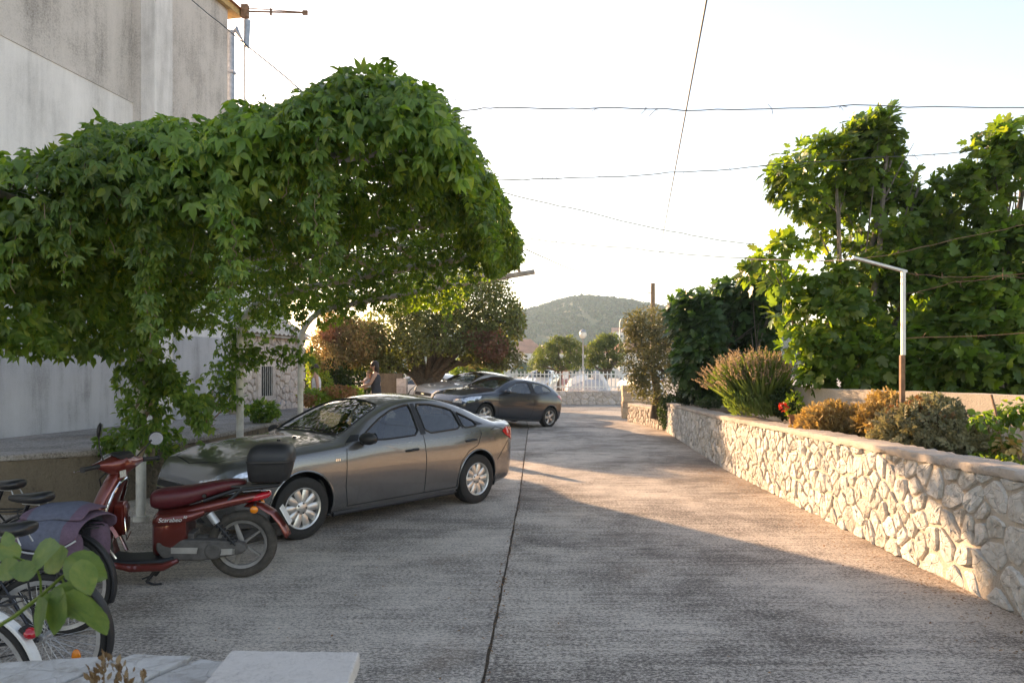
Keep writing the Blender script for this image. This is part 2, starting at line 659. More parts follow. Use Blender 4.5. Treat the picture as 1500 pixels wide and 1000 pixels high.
M['bluepaint'] = carpaint('blue_black_paint', (0.03, 0.04, 0.075), 0.4, 0.3)
M['whitecar'] = carpaint('white_car_paint', (0.74, 0.74, 0.74), 0.0, 0.35)
M['redpaint'] = carpaint('maroon_paint', (0.17, 0.022, 0.014), 0.5, 0.3, 0.12)
M['redseat'] = plain('maroon_vinyl', (0.10, 0.012, 0.016), 0.42, var=0.2, vscale=30, bump=0.2)
M['vine'] = leafmat('vine_leaf', [(0.065, 0.136, 0.039), (0.097, 0.194, 0.045), (0.143, 0.246, 0.058), (0.078, 0.162, 0.041), (0.117, 0.214, 0.052), (0.22, 0.285, 0.065), (0.104, 0.194, 0.05), (0.168, 0.259, 0.065)], 0.48, 0.36)
M['vine_dark'] = M['vine']
M['fig'] = leafmat('fig_leaf', [(0.192, 0.24, 0.072), (0.072, 0.138, 0.029), (0.102, 0.192, 0.036), (0.138, 0.228, 0.046), (0.084, 0.156, 0.034), (0.204, 0.264, 0.06)], 0.52, 0.34)
M['figshade'] = leafmat('shaded_fig_leaf', [(0.036, 0.084, 0.031), (0.054, 0.12, 0.042), (0.072, 0.15, 0.048)], 0.35, 0.42)  # shade on the far fig put into darker leaf colours
M['olive'] = leafmat('olive_leaf', [(0.09, 0.102, 0.048), (0.144, 0.15, 0.074), (0.192, 0.192, 0.108), (0.108, 0.12, 0.054)], 0.3, 0.5, (1.8, 1.6, 0.8))
M['olivegreen'] = leafmat('green_olive_leaf', [(0.07, 0.11, 0.035), (0.12, 0.17, 0.05), (0.16, 0.2, 0.07)], 0.35, 0.5, (1.9, 1.8, 0.7))
M['oak'] = leafmat('evergreen_leaf', [(0.086, 0.117, 0.046), (0.133, 0.169, 0.066), (0.204, 0.226, 0.101), (0.101, 0.138, 0.056)], 0.45, 0.5, (1.8, 1.7, 0.7))
M['oakdry'] = leafmat('dry_tree_leaf', [(0.262, 0.235, 0.11), (0.359, 0.304, 0.152), (0.193, 0.2, 0.083), (0.372, 0.248, 0.152), (0.276, 0.262, 0.11)], 0.42, 0.5, (1.6, 1.2, 0.7))
M['oakred'] = leafmat('reddish_leaf', [(0.221, 0.111, 0.078), (0.312, 0.169, 0.111), (0.156, 0.117, 0.058)], 0.35, 0.5, (1.6, 1.0, 0.7))
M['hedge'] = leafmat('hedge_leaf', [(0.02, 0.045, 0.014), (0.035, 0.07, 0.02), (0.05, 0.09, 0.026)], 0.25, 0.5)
M['lime'] = leafmat('bright_leaf', [(0.09, 0.17, 0.03), (0.14, 0.22, 0.04), (0.18, 0.24, 0.05)], 0.45, 0.45)
M['lavleaf'] = leafmat('lavender_leaf', [(0.108, 0.168, 0.048), (0.156, 0.228, 0.066), (0.192, 0.24, 0.096)], 0.35, 0.6, (1.8, 1.8, 0.7))
M['lavhead'] = leafmat('lavender_head', [(0.30, 0.24, 0.16), (0.40, 0.32, 0.21), (0.24, 0.19, 0.15)], 0.3, 0.8, (1.3, 1.1, 0.9))
M['straw'] = leafmat('straw_leaf', [(0.432, 0.297, 0.115), (0.567, 0.419, 0.162), (0.324, 0.23, 0.095), (0.486, 0.324, 0.149)], 0.3, 0.7, (1.4, 1.2, 0.7))
M['greygreen'] = leafmat('grey_green_leaf', [(0.257, 0.243, 0.135), (0.365, 0.338, 0.203), (0.203, 0.203, 0.108), (0.419, 0.351, 0.216)], 0.25, 0.7, (1.4, 1.3, 0.8))
M['rustleaf'] = leafmat('rusty_leaf', [(0.3, 0.15, 0.07), (0.36, 0.21, 0.1)], 0.3, 0.7, (1.4, 1.1, 0.7))
M['rose'] = leafmat('rose_leaf', [(0.085, 0.135, 0.05), (0.12, 0.18, 0.055), (0.10, 0.15, 0.06)], 0.3, 0.45)
def _rose():
    t = NT('rose_leaf')
    v = t.coord()
    n = t.noise(v, 26, 6, 0.7, 1.0)
    c = t.ramp(n, [(0.3, (0.06, 0.12, 0.045)), (0.55, (0.11, 0.17, 0.06)), (0.75, (0.17, 0.2, 0.07))])
    sp = t.noise(v, 75, 4, 0.7)
    c = t.mix(c, (0.2, 0.12, 0.05), t.ramp(sp, [(0.66, 0.0), (0.72, 0.8)]))
    b = t.bsdf(c, 0.42, 0, t.bump(t.noise(v, 160, 3), 0.4, 0.002), 0.4)
    tr = t.n('ShaderNodeBsdfTranslucent')
    t.l(t.mix(c, (1.9, 2.0, 0.7), 1.0, 'MULTIPLY'), tr.inputs['Color'])
    ms = t.n('ShaderNodeMixShader')
    ms.inputs[0].default_value = 0.35
    t.l(b, ms.inputs[1])
    t.l(tr.outputs[0], ms.inputs[2])
    return t.done(ms.outputs[0])


M['rose'] = _rose()
M['dryflower'] = leafmat('dry_flower', [(0.22, 0.12, 0.06), (0.3, 0.19, 0.1), (0.4, 0.3, 0.2)], 0.3, 0.8, (1.2, 1.1, 0.9))
M['redflower'] = leafmat('red_petal', [(0.6, 0.03, 0.02), (0.7, 0.06, 0.03)], 0.3, 0.5, (1.2, 1.0, 1.0))
M['terracotta'] = plain('terracotta', (0.42, 0.19, 0.10), 0.8)
M['tile'] = plain('pale_roof_tile', (0.52, 0.45, 0.39), 0.85, var=0.35, vscale=4)
M['redtile'] = plain('red_roof_tile', (0.42, 0.20, 0.13), 0.85, var=0.3, vscale=0.5)
M['soffit'] = plain('ochre_soffit', (0.55, 0.36, 0.16), 0.8)
M['wire'] = plain('wire', (0.03, 0.03, 0.03), 0.6, bump=0)
M['greywire'] = plain('grey_wire', (0.16, 0.14, 0.12), 0.6, bump=0)
M['skin'] = plain('skin', (0.55, 0.30, 0.21), 0.55, var=0.1, bump=0)
M['hair'] = plain('dark_hair', (0.035, 0.018, 0.012), 0.5)
M['pinkcloth'] = plain('pink_cloth', (0.62, 0.36, 0.33), 0.85)
M['whitecloth'] = plain('white_cloth', (0.72, 0.70, 0.70), 0.85)
M['mauvecloth'] = plain('mauve_cloth', (0.33, 0.20, 0.24), 0.85)
M['darkcloth'] = plain('dark_cloth', (0.05, 0.05, 0.06), 0.85)
M['bagblue'] = plain('bag_slate_cloth', (0.095, 0.105, 0.145), 0.85, var=0.2, vscale=40, bump=0.35)
M['bagplum'] = plain('bag_plum_cloth', (0.125, 0.075, 0.11), 0.85, var=0.2, vscale=40, bump=0.35)
M['bagdark'] = plain('bag_black_cloth', (0.03, 0.03, 0.04), 0.8, var=0.2, vscale=40, bump=0.35)
M['piping'] = plain('grey_piping', (0.5, 0.5, 0.5), 0.6)
M['saddle'] = plain('saddle_leather', (0.015, 0.015, 0.017), 0.35)
M['bikeframe'] = plain('black_frame', (0.012, 0.012, 0.014), 0.25, coat=0.5, bump=0)
M['tarp'] = plain('grey_tarp', (0.44, 0.44, 0.46), 0.7, var=0.2, vscale=3)
M['whitetarp'] = plain('white_tarp', (0.72, 0.72, 0.72), 0.7, var=0.1, vscale=3)
M['boxgrey'] = plain('grey_roof_box', (0.26, 0.29, 0.31), 0.4, var=0.1)
M['housewhite'] = plain('far_white_wall', (0.7, 0.66, 0.62), 0.8, vscale=0.4)
M['signgrey'] = plain('sign_back_grey', (0.36, 0.37, 0.38), 0.5, 0.4)
M['globe'] = plain('lamp_globe', (0.78, 0.74, 0.66), 0.3, bump=0)
M['darkred'] = plain('dark_red_canvas', (0.10, 0.03, 0.025), 0.8)
M['blockstone'] = stonemat('pillar_block', [(0.50, 0.36, 0.24), (0.58, 0.44, 0.31), (0.44, 0.33, 0.24)], 8)
M['hill'] = plain('hill_ground', (0.05, 0.085, 0.035), 0.95, var=0.4, vscale=0.02)
M['wood_far'] = leafmat('hill_tree_leaf', [(0.02, 0.06, 0.03), (0.033, 0.085, 0.04), (0.05, 0.11, 0.05)], 0.0, 0.9, None, 0.03)
M['label'] = plain('paper_label', (0.55, 0.52, 0.47), 0.6, var=0.35, vscale=60)
# ------------------------------------------------------------------ camera, sky, sun
cam = bpy.data.cameras.new('camera')
cam.lens = F / 1500 * 36
cam.sensor_width = 36
cam.shift_y = 40 / 1500
cam.clip_end = 6000
cam.clip_start = 0.05
cam.dof.use_dof = True
cam.dof.focus_distance = 9.5
cam.dof.aperture_fstop = 8.0
co = bpy.data.objects.new('camera', cam)
link(co)
co.location = (0, 0, EYE)
co.rotation_euler = (R(90), 0, 0)
SC.camera = co

SUN_EL, SUN_AZ = 14.0, 34.5            # degrees above the horizon; degrees left of straight ahead
wd = bpy.data.worlds.new('World')
SC.world = wd
wd.use_nodes = True
wn = wd.node_tree
wn.nodes.clear()
sky = wn.nodes.new('ShaderNodeTexSky')
sky.sky_type = 'NISHITA'
sky.sun_disc = False
sky.sun_elevation = R(SUN_EL)
sky.sun_rotation = R(-SUN_AZ)
sky.air_density = 1.0
sky.dust_density = 0.6
sky.ozone_density = 1.6
bg = wn.nodes.new('ShaderNodeBackground')
bg.inputs['Strength'].default_value = 0.15
wo = wn.nodes.new('ShaderNodeOutputWorld')
wn.links.new(sky.outputs[0], bg.inputs[0])
wn.links.new(bg.outputs[0], wo.inputs[0])
sl = bpy.data.lights.new('sun', 'SUN')
sl.energy = 5.0
sl.angle = R(0.53)
sl.color = (1.0, 0.80, 0.58)
so = bpy.data.objects.new('sun', sl)
link(so)
sd = Vector((-math.sin(R(SUN_AZ)) * math.cos(R(SUN_EL)), math.cos(R(SUN_AZ)) * math.cos(R(SUN_EL)), math.sin(R(SUN_EL))))
so.rotation_euler = sd.to_track_quat('Z', 'Y').to_euler()
so.location = sd * 60
vs_ = SC.view_settings
vs_.view_transform = 'Standard'
vs_.look = 'None'
vs_.gamma = 1
vs_.use_white_balance = True
vs_.white_balance_temperature = 9000
vs_.white_balance_tint = 22
vs_.exposure = 1.7
SC.cycles.use_denoising = True
SC.cycles.max_bounces = 7
SC.cycles.diffuse_bounces = 3
SC.cycles.glossy_bounces = 3
SC.cycles.transmission_bounces = 4
SC.cycles.transparent_max_bounces = 10
SC.cycles.volume_bounces = 0
SC.cycles.caustics_reflective = False
SC.cycles.caustics_refractive = False
SC.cycles.sample_clamp_indirect = 6


# ------------------------------------------------------------------ ground
def sheet(name, poly, z, mat, kind='structure', label=None, cat=None, thick=0.0):
    b = MB()
    if thick:
        b.prism(poly, z - thick, z, 'z')
    else:
        b.add([(x, y, z) for x, y in poly], [tuple(range(len(poly)))])
    o = b.obj(name, mat, smooth=0)
    if not thick and o.data.polygons[0].normal.z < 0:
        o.data.flip_normals()
    return tag(o, label, cat, kind=kind)


sheet('ground', [(-2500, -300), (2500, -300), (2500, 3000), (-2500, 3000)], -0.06, M['road'])


def joint_x(y):
    pts = [(-2, -0.45), (3, -0.28), (4.1, -0.168), (5.1, -0.12), (7.27, -0.02), (10.5, 0.12), (16.4, 0.31), (22, 0.5)]
    return float(np.interp(y, [p[0] for p in pts], [p[1] for p in pts]))


def edge_line(y0, y1, off, wob, seed):
    r = random.Random(seed)
    out = []
    n = int((y1 - y0) / 0.12)
    for i in range(n + 1):
        y = y0 + (y1 - y0) * i / n
        out.append((joint_x(y) + off + r.uniform(-wob, wob), y))
    return out


GAP = 0.011
LEFT_J, RIGHT_J = 8.12, 15.1


def slab(name, mat, side, y0, y1, far, label):
    e = edge_line(y0, y1, side * GAP, 0.006, int(y0 * 10 + side * 3))
    if side < 0:
        poly = e + [(far, y1), (far, y0)]
    else:
        poly = [(far, y0), (far, y1)] + e[::-1]
    b = MB().prism(poly, -0.05, 0.0, 'z')
    o = b.obj(name, mat, smooth=0)
    return tag(o, label, None, kind='structure')


slab('driveway', M['drive_a'], -1, -2, LEFT_J, -11, 'left concrete slab')
slab('driveway', M['drive_a'], -1, LEFT_J + 0.012, 15.8, -11, 'far left concrete slab')
slab('driveway', M['drive_b'], 1, -2, RIGHT_J, 6, 'right brushed concrete slab')
slab('driveway', M['drive_b'], 1, RIGHT_J + 0.012, 25.0, 9, 'far right concrete slab')
sheet('gap_soil', [(-11, -2), (8, -2), (8, 25), (-11, 25)], -0.014, M['dirt'])


def ground_z(x, y):
    t = min(max((y - 15.8) / 5.0, 0), 1)
    t = t * t * (3 - 2 * t)
    u = min(max(0.25 - x, 0), 4.0)
    return (0.2 * u - 0.022 * u * u) * t - 0.004


b = MB()
gx = [-30, -20, -14, -10, -8] + [-7 + 0.4 * k for k in range(21)] + [1.3, 2, 4, 9, 14]
gy = [15.81, 16.2, 16.8, 17.5, 18.3, 19.2, 20, 21, 23, 25.02, 28, 32, 36.2]
for i in range(len(gx) - 1):
    for j in range(len(gy) - 1):
        c = ((gx[i] + gx[i + 1]) / 2, (gy[j] + gy[j + 1]) / 2)
        if c[1] < 25.02 and c[0] > 0.2:
            continue
        q = [(gx[i], gy[j]), (gx[i + 1], gy[j]), (gx[i + 1], gy[j + 1]), (gx[i], gy[j + 1])]
        b.add([(x, y, ground_z(x, y)) for x, y in q], [(0, 1, 2, 3)])
ly = [15.81 + (25.0 - 15.81) * k / 30 for k in range(31)]
for y0, y1 in zip(ly, ly[1:]):
    q = [(.2, y0), (joint_x(y0) - .011, y0), (joint_x(y1) - .011, y1), (.2, y1)]
    b.add([(x, y, ground_z(x, y)) for x, y in q], [(0, 1, 2, 3)])
o = b.obj('gravel_ground', M['gravel'], smooth=60)
tag(o, None, None, kind='structure')

# dead leaves and grit caught in the joint
r_ = np.random.default_rng(5)
n_ = 420
ys = r_.uniform(3, 15, n_)
P = np.stack([np.array([joint_x(y) for y in ys]) + r_.normal(0, 0.035, n_), ys, np.full(n_, 0.008)], 1)
n2 = 700
P2 = np.stack([r_.uniform(3.3, 3.72, n2) - r_.random(n2) ** 3 * 0.4, r_.uniform(3.5, 13, n2), np.full(n2, 0.008)], 1)
n3 = 500
P3 = np.stack([r_.uniform(-4, 3.6, n3), r_.uniform(3, 22, n3), np.full(n3, 0.006)], 1)
P = np.concatenate([P, P2, P3])
n_ = len(P)
D = np.stack([r_.normal(size=n_), r_.normal(size=n_), r_.normal(size=n_) * 0.15], 1)
N = np.tile([0, 0, 1.0], (n_, 1)) + r_.normal(size=(n_, 3)) * 0.2
tag(scatter('fallen_leaves', T_LEAF, P, D, N, r_.uniform(0.008, 0.032, n_), M['rustleaf']), kind='stuff')


# ------------------------------------------------------------------ rubble masonry
def clip(poly, a, b, c):
    """keep the side a*x+b*y<=c"""
    out = []
    n = len(poly)
    for i in range(n):
        p, q = poly[i], poly[(i + 1) % n]
        dp, dq = a * p[0] + b * p[1] - c, a * q[0] + b * q[1] - c
        if dp <= 0:
            out.append(p)
        if (dp < 0) != (dq < 0) and abs(dp - dq) > 1e-12:
            t = dp / (dp - dq)
            out.append((p[0] + (q[0] - p[0]) * t, p[1] + (q[1] - p[1]) * t))
    return out


def rubble(mb, L, H, su, sv, gap, fmap, seed, depth=(0.02, 0.05), hfun=None, rough=0.006, grow=None):
    r = random.Random(seed)
    seeds = []
    u = 0.0
    col = 0
    while u < L:
        g = grow(u) if grow else 1.0
        nv = max(1, round(H / (sv * g)))
        for k in range(nv):
            v = (k + 0.5 + (0.5 if col % 2 else 0) - 0.25) * H / nv
            seeds.append((u + su * g * (0.5 + r.uniform(-0.42, 0.42)), v + sv * g * r.uniform(-0.38, 0.38), g))
            if r.random() < 0.16:
                seeds.append((seeds[-1][0] + su * g * 0.45, seeds[-1][1] + sv * g * r.uniform(-0.4, 0.4), g))
        u += su * g
        col += 1
    for i, (x, y, g) in enumerate(seeds):
        top = hfun(x) if hfun else H
        poly = [(x - su * g, max(0.0, y - sv * g)), (x + su * g, max(0.0, y - sv * g)), (x + su * g, min(top, y + sv * g)), (x - su * g, min(top, y + sv * g))]
        gp = gap * r.uniform(0.6, 1.35) * (0.6 + 0.4 * g)
        for j, (x2, y2, g2) in enumerate(seeds):
            if j == i or abs(x2 - x) > 2.2 * su * g or abs(y2 - y) > 2.2 * sv * g:
                continue
            dx, dy = x2 - x, y2 - y
            d = math.hypot(dx, dy) or 1e-6
            dx, dy = dx / d, dy / d
            poly = clip(poly, dx, dy, dx * (x + x2) / 2 + dy * (y + y2) / 2 - gp / 2)
            if len(poly) < 3:
                break
        if len(poly) < 3:
            continue
        poly = [(min(max(a, 0), L), b) for a, b in poly]
        area = abs(sum(poly[k][0] * poly[(k + 1) % len(poly)][1] - poly[(k + 1) % len(poly)][0] * poly[k][1] for k in range(len(poly)))) / 2
        if area < 0.0012:
            continue
        ch = []
        for k in range(len(poly)):
            p, q = poly[k], poly[(k + 1) % len(poly)]
            for t in (0.14, 0.5, 0.86):
                ch.append((p[0] + (q[0] - p[0]) * t, p[1] + (q[1] - p[1]) * t))
        cx = sum(p[0] for p in ch) / len(ch)
        cy = sum(p[1] for p in ch) / len(ch)
        d = r.uniform(*depth)
        ta, tb = r.uniform(-0.13, 0.13), r.uniform(-0.13, 0.13)
        n = len(ch)
        vs = []
        for sc, dd, nz in ((1.0, -0.02, 0), (0.985, d * 0.55, rough * 0.6), (0.92, d * 0.95, rough), (0.62, d * 1.05, rough * 1.3), (0.28, d * 1.08, rough * 1.5)):
            for a, b in ch:
                aa, bb = cx + (a - cx) * sc + r.uniform(-1, 1) * nz, cy + (b - cy) * sc + r.uniform(-1, 1) * nz
                vs.append(fmap(aa, bb, dd + ((aa - cx) * ta + (bb - cy) * tb if dd > 0 else 0) + r.uniform(-1, 1) * nz))
        vs.append(fmap(cx, cy, d * 1.1))
        fs = []
        for ring in range(4):
            for k in range(n):
                k2 = (k + 1) % n
                fs.append((ring * n + k, ring * n + k2, (ring + 1) * n + k2, (ring + 1) * n + k))
        for k in range(n):
            fs.append((4 * n + k, 4 * n + (k + 1) % n, 5 * n))
        mb.add(vs, fs)
    return mb


class Line:
    """a polyline on the ground, with the normal on its left"""

    def __init__(s, pts):
        s.p = [Vector((x, y)) for x, y in pts]
        s.c = [0.0]
        for a, b in zip(s.p, s.p[1:]):
            s.c.append(s.c[-1] + (b - a).length)
        s.L = s.c[-1]
        ns = []
        for a, b in zip(s.p, s.p[1:]):
            t = (b - a).normalized()
            ns.append(Vector((-t.y, t.x)))
        s.n = [ns[0]] + [(a + b).normalized() for a, b in zip(ns, ns[1:])] + [ns[-1]]

    def at(s, u, d=0.0, z=0.0):
        u = min(max(u, 0.0), s.L)
        k = 0
        while k < len(s.c) - 2 and u > s.c[k + 1]:
            k += 1
        t = (u - s.c[k]) / (s.c[k + 1] - s.c[k])
        p = s.p[k].lerp(s.p[k + 1], t)
        n = s.n[k].lerp(s.n[k + 1], t)
        return (p.x + n.x * d, p.y + n.y * d, z)


def run(mb, ln, prof, step=0.15, jit=0.0, seed=1, u0=0.0, u1=None, hs=None):
    """sweep a (d, z) section along a Line; hs(u) scales/lifts z"""
    r = random.Random(seed)
    u1 = ln.L if u1 is None else u1
    n = max(2, int((u1 - u0) / step))
    us = sorted(set([u0 + (u1 - u0) * i / n for i in range(n + 1)] + [c for c in ln.c if u0 < c < u1]))
    m = len(prof)
    vs = []
    for u in us:
        for d, z in prof:
            zz = hs(u, z) if hs else z
            vs.append(ln.at(u, d + r.uniform(-jit, jit), zz + r.uniform(-jit, jit)))
    fs = []
    for i in range(len(us) - 1):
        for k in range(m):
            k2 = (k + 1) % m
            fs.append((i * m + k, i * m + k2, (i + 1) * m + k2, (i + 1) * m + k))
    fs += [tuple(range(m)), tuple((len(us) - 1) * m + k for k in range(m))][:2]
    return mb.add(vs, fs)


# long garden wall along the drive
WL = Line([(3.66, 1.6), (3.70, 5.2), (3.80, 12.1), (3.88, 13.6), (4.2, 17.5), (4.45, 20.6)])
wall_h = lambda u: float(np.interp(u, [0, 3.6, 10.5, 12, 19], [1.08, 1.05, 0.96, 0.93, 0.82]))
t = thing('stone_wall', 'long low wall of pale rubble stones with flat coping along the right of the drive', 'wall', (3.72, 5.2, 0))


def part_local(root):
    """for parts modelled in world coordinates under a placed root"""
    return root.matrix_basis.inverted()


def adopt(o, root):
    o.parent = root
    o.matrix_parent_inverse = Matrix.LocRotScale(root.location, root.rotation_euler, root.scale).inverted()
    return o


b = MB()
nu, nv = int(WL.L / 0.07), 14
r = random.Random(3)
vs = []
for i in range(nu + 1):
    for j in range(nv + 1):
        u = WL.L * i / nu
        vs.append(WL.at(u, r.uniform(-0.004, 0.008), (wall_h(u) - 0.05) * j / nv - 0.02))
fs = [(i * (nv + 1) + j, (i + 1) * (nv + 1) + j, (i + 1) * (nv + 1) + j + 1, i * (nv + 1) + j + 1) for i in range(nu) for j in range(nv)]
b.add(vs, fs)
run(b, WL, [(-0.01, -0.05), (-0.3, -0.05), (-0.3, 0.9), (-0.01, 0.9)], hs=lambda u, z: wall_h(u) - 0.06 if z > 0 else z)
adopt(b.obj('mortar', M['mortar'], smooth=60), t)
b = MB()
rubble(b, WL.L, 1.08, 0.16, 0.21, 0.028, lambda u, v, d: WL.at(u, d, v * 1.0), 11, (0.016, 0.032), lambda u: wall_h(u) - 0.07, 0.005,
       grow=lambda u: 1.3 if u < 4.6 else (1.12 if u < 6.5 else 1.0))
adopt(b.obj('facing_stones', M['stone'], smooth=32), t)
b = MB()
run(b, WL, [(0.035, 0.0), (0.045, 0.035), (0.03, 0.066), (-0.12, 0.07), (-0.32, 0.066), (-0.34, 0.0)], 0.07, 0.009, 4, hs=lambda u, z: wall_h(u) - 0.065 + z)
adopt(b.obj('coping', M['coping'], smooth=60), t)

# short stretch of wall beyond the overhanging bush, and the block pillar
W2 = Line([(4.45, 21.0), (4.0, 24.6)])
t = thing('stone_wall', 'short low stone wall in front of the block pillar, past the overhanging bush', 'wall', (4.3, 22.5, 0))
b = MB()
run(b, W2, [(0, -0.05), (-0.35, -0.05), (-0.35, 0.56), (0, 0.56)])
adopt(b.obj('mortar', M['mortar']), t)
b = MB()
rubble(b, W2.L, 0.54, 0.2, 0.2, 0.03, lambda u, v, d: W2.at(u, d, v), 21, (0.02, 0.05))
adopt(b.obj('facing_stones', M['stonefar'], smooth=50), t)
b = MB()
run(b, W2, [(0.03, 0.56), (0.03, 0.62), (-0.38, 0.62), (-0.38, 0.56)], 0.2, 0.006)
adopt(b.obj('coping', M['coping']), t)

pl = thing('gate_pillar', 'square pillar of tan stone blocks beside the olive tree', 'pillar', (4.2, 26.2, 0))
b = MB()
r = random.Random(9)
for k in range(6):
    b.box((r.uniform(-.01, .01), 0, 0.1 + k * 0.2), (0.36 + r.uniform(-.02, .02), 0.36, 0.192))
b.obj('blocks', M['blockstone'], pl, smooth=0, bevel=0.012)
b = MB()
for k in range(3):
    for j in range(2):
        b.box((0.36 + j * 0.42 + (0.1 if k % 2 else 0), 0.02, 0.1 + k * 0.22), (0.4, 0.26, 0.21))
b.obj('side_blocks', M['blockstone'], pl, smooth=0, bevel=0.012)

# rendered wall behind the flower bed
GW = Line([(7.25, 3.8), (5.71, 8.0), (4.72, 10.75), (4.62, 11.15), (5.0, 16.0)])
b = MB()
run(b, GW, [(0.0, 0.5), (0.0, 1.5), (-0.22, 1.5), (-0.22, 0.5)], 0.3, 0.008)
tag(b.obj('garden_wall', M['gardenwall'], smooth=30), 'plain rendered garden wall behind the dry shrubs and under the fig tree', 'wall')
bed = [WL.at(u, -0.3)[:2] for u in np.linspace(0.4, WL.L, 30)] + [(9, 20.6), (12, 16), (12, 2)]
sheet('soil', bed, 0.86, M['soil'])

# ------------------------------------------------------------------ the house on the left
HD = Vector((0.193, 0.981, 0)).normalized()
HN = Vector((HD.y, -HD.x, 0))                 # faces the drive
H0 = Vector((-7.86, 11.0, 0))


def hp(s, d, z):
    """s metres along the wall from the left edge of the photo, d out of the wall, z up"""
    return H0 + HD * s + HN * d + Vector((0, 0, z))


hs = thing('house', 'tall plastered house with pebbledash upper storey, chimney breast and blue downpipe', 'house', H0)
S0, S1 = -9.0, 6.0


def hbox(mb, s0, s1, d0, d1, z0, z1):
    vs = [hp(s, d, z) for z in (z0, z1) for s, d in ((s0, d0), (s1, d0), (s1, d1), (s0, d1))]
    return mb.add(vs, [(3, 2, 1, 0), (4, 5, 6, 7), (0, 1, 5, 4), (1, 2, 6, 5), (2, 3, 7, 6), (3, 0, 4, 7)])


adopt(hbox(MB(), S0, S1, -9, 0.0, 6.95, 10.25).obj('upper_wall', M['pebble'], smooth=0), hs)
adopt(hbox(MB(), S0, S1 + .0, -9, 0.03, 2.5, 6.95).obj('wall', M['plaster'], smooth=0, bevel=0.015), hs)
adopt(hbox(MB(), S0, S1, -9, 0.05, 0.0, 2.5).obj('plinth', M['shadeplaster'], smooth=0, bevel=0.01), hs)
b = MB()
hbox(b, 2.84, 3.36, 0.0, 0.5, 0.7, 11.6)
adopt(b.obj('chimney_breast', M['plaster'], smooth=0, bevel=0.01), hs)
b = MB()
hbox(b, 2.83, 2.9, -0.05, 0.2, 2.51, 10.3)
hbox(b, S0, S1, 0.02, 0.045, 6.9, 6.99)
adopt(b.obj('string_course', M['pebble'], smooth=0), hs)
b = MB()
hbox(b, S0 - .3, S1 + 0.42, -9.3, 0.12, 10.25, 10.4)
adopt(b.obj('eave', M['soffit'], smooth=0), hs)
b = MB()
vs = [hp(S0 - .4, 0.2, 10.4), hp(S1 + .5, 0.2, 10.4), hp(S1 + .5, -9.4, 10.4), hp(S0 - .4, -9.4, 10.4), hp(S0 - .4, -4.6, 12.6), hp(S1 + .5, -4.6, 12.6)]
b.add(vs, [(0, 1, 5, 4), (2, 3, 4, 5), (1, 2, 5), (3, 0, 4), (0, 3, 2, 1)])
adopt(b.obj('roof', M['redtile'], smooth=0), hs)
b = MB()
e = at(338, 100, 17.2)
b.tube([(e.x, e.y, 9.9), (e.x, e.y, 2.4), (e.x, e.y, 0.8)], 0.085, 12)
b.tube([(e.x, e.y, 9.75), (e.x + 0.12, e.y, 9.95), (e.x + 0.34, e.y + 0.1, 9.55), (e.x + 0.36, e.y + .1, 10.2)], 0.08, 12)
for z in (8.9, 6.4, 4.0):
    b.box((e.x, e.y - 0.02, z), (0.21, 0.2, 0.05))
adopt(b.obj('downpipe', M['bluepipe']), hs)
b = MB()
q0, q1 = at(359, 17, 17.2), at(447, 19, 17.2)
b.tube([q0, q0.lerp(q1, .5), q1], 0.022, 6)
b.tube([q0 + Vector((0, 0, .08)), q1 + Vector((0, 0, .01))], 0.012, 6)
b.box(q0, (0.16, 0.12, 0.3))
b.box(q1, (0.12, 0.05, 0.1))
b.box(q0.lerp(q1, .43), (0.04, 0.05, 0.16))
adopt(b.obj('clothes_line_arm', M['rust'], smooth=0), hs)
b = MB()
c0 = at(358, 40, 17.3)
b.tube([c0, c0 + Vector((0, 0, -1.4)), c0 + Vector((0.02, 0, -6))], 0.018, 5)
adopt(b.obj('cable', M['galv']), hs)
b = MB()
k0 = hp(5.6, 0.13, 2.0)
b.tube([k0, (k0.x, k0.y, 1.05), (k0.x + .1, k0.y + .2, 0.93), hp(8.6, 0.16, 0.88)], 0.075, 12)
adopt(b.obj('drain_pipe', M['bluepipe']), hs)

# stone outbuilding behind it, with a lean-to roof
an = thing('outbuilding', 'low stone outbuilding with pale tiled roof and small barred window beside the house', 'outbuilding', hp(6.05, 0.2, 0))
AL = Line([tuple(hp(9.35, 0.22, 0))[:2], tuple(hp(6.02, 0.22, 0))[:2]])
b = MB()
hbox(b, 6.02, 9.35, -4.5, 0.2, 0.0, 2.62)
adopt(b.obj('wall', M['mortar'], smooth=0), an)
b = MB()
hbox(b, 6.05, 9.42, -4.5, -0.33, 2.6, 6.2)  # unseen upper block, added to cast the straight shadow edge on the drive
adopt(b.obj('upper_wall', M['plaster'], smooth=0), an)
win = (2.0, 2.62, 1.12, 1.85)


def keepwin(u, v, d):
    return AL.at(u, d, v + 0.7)


r0 = MB()
rubble(r0, AL.L, 1.95, 0.27, 0.22, 0.03, keepwin, 33, (0.02, 0.05))
b = r0
adopt(b.obj('facing_stones', M['pinkstone'], smooth=50), an)
wf = MB()
for (u0, u1, z0, z1) in ((1.72, 2.55, 1.86, 2.0), (1.72, 2.55, 1.0, 1.12), (1.72, 1.86, 1.12, 1.86), (2.41, 2.55, 1.12, 1.86)):
    run(wf, AL, [(0.0, z0), (0.1, z0), (0.1, z1), (0.0, z1)], 1, u0=u0, u1=u1)
wf = adopt(wf.obj('window', M['pinkstone'], smooth=0), an)
b = MB()
run(b, AL, [(0.065, 1.12), (0.075, 1.12), (0.075, 1.86), (0.065, 1.86)], 1, u0=1.86, u1=2.41)
adopt(b.obj('pane', M['darkgap'], smooth=0), wf)
b = MB()
for k in range(6):
    p = AL.at(1.9 + k * 0.095, 0.085, 1.12)
    b.tube([p, (p[0], p[1], 1.86)], 0.009, 5)
adopt(b.obj('bars', M['galv']), wf)
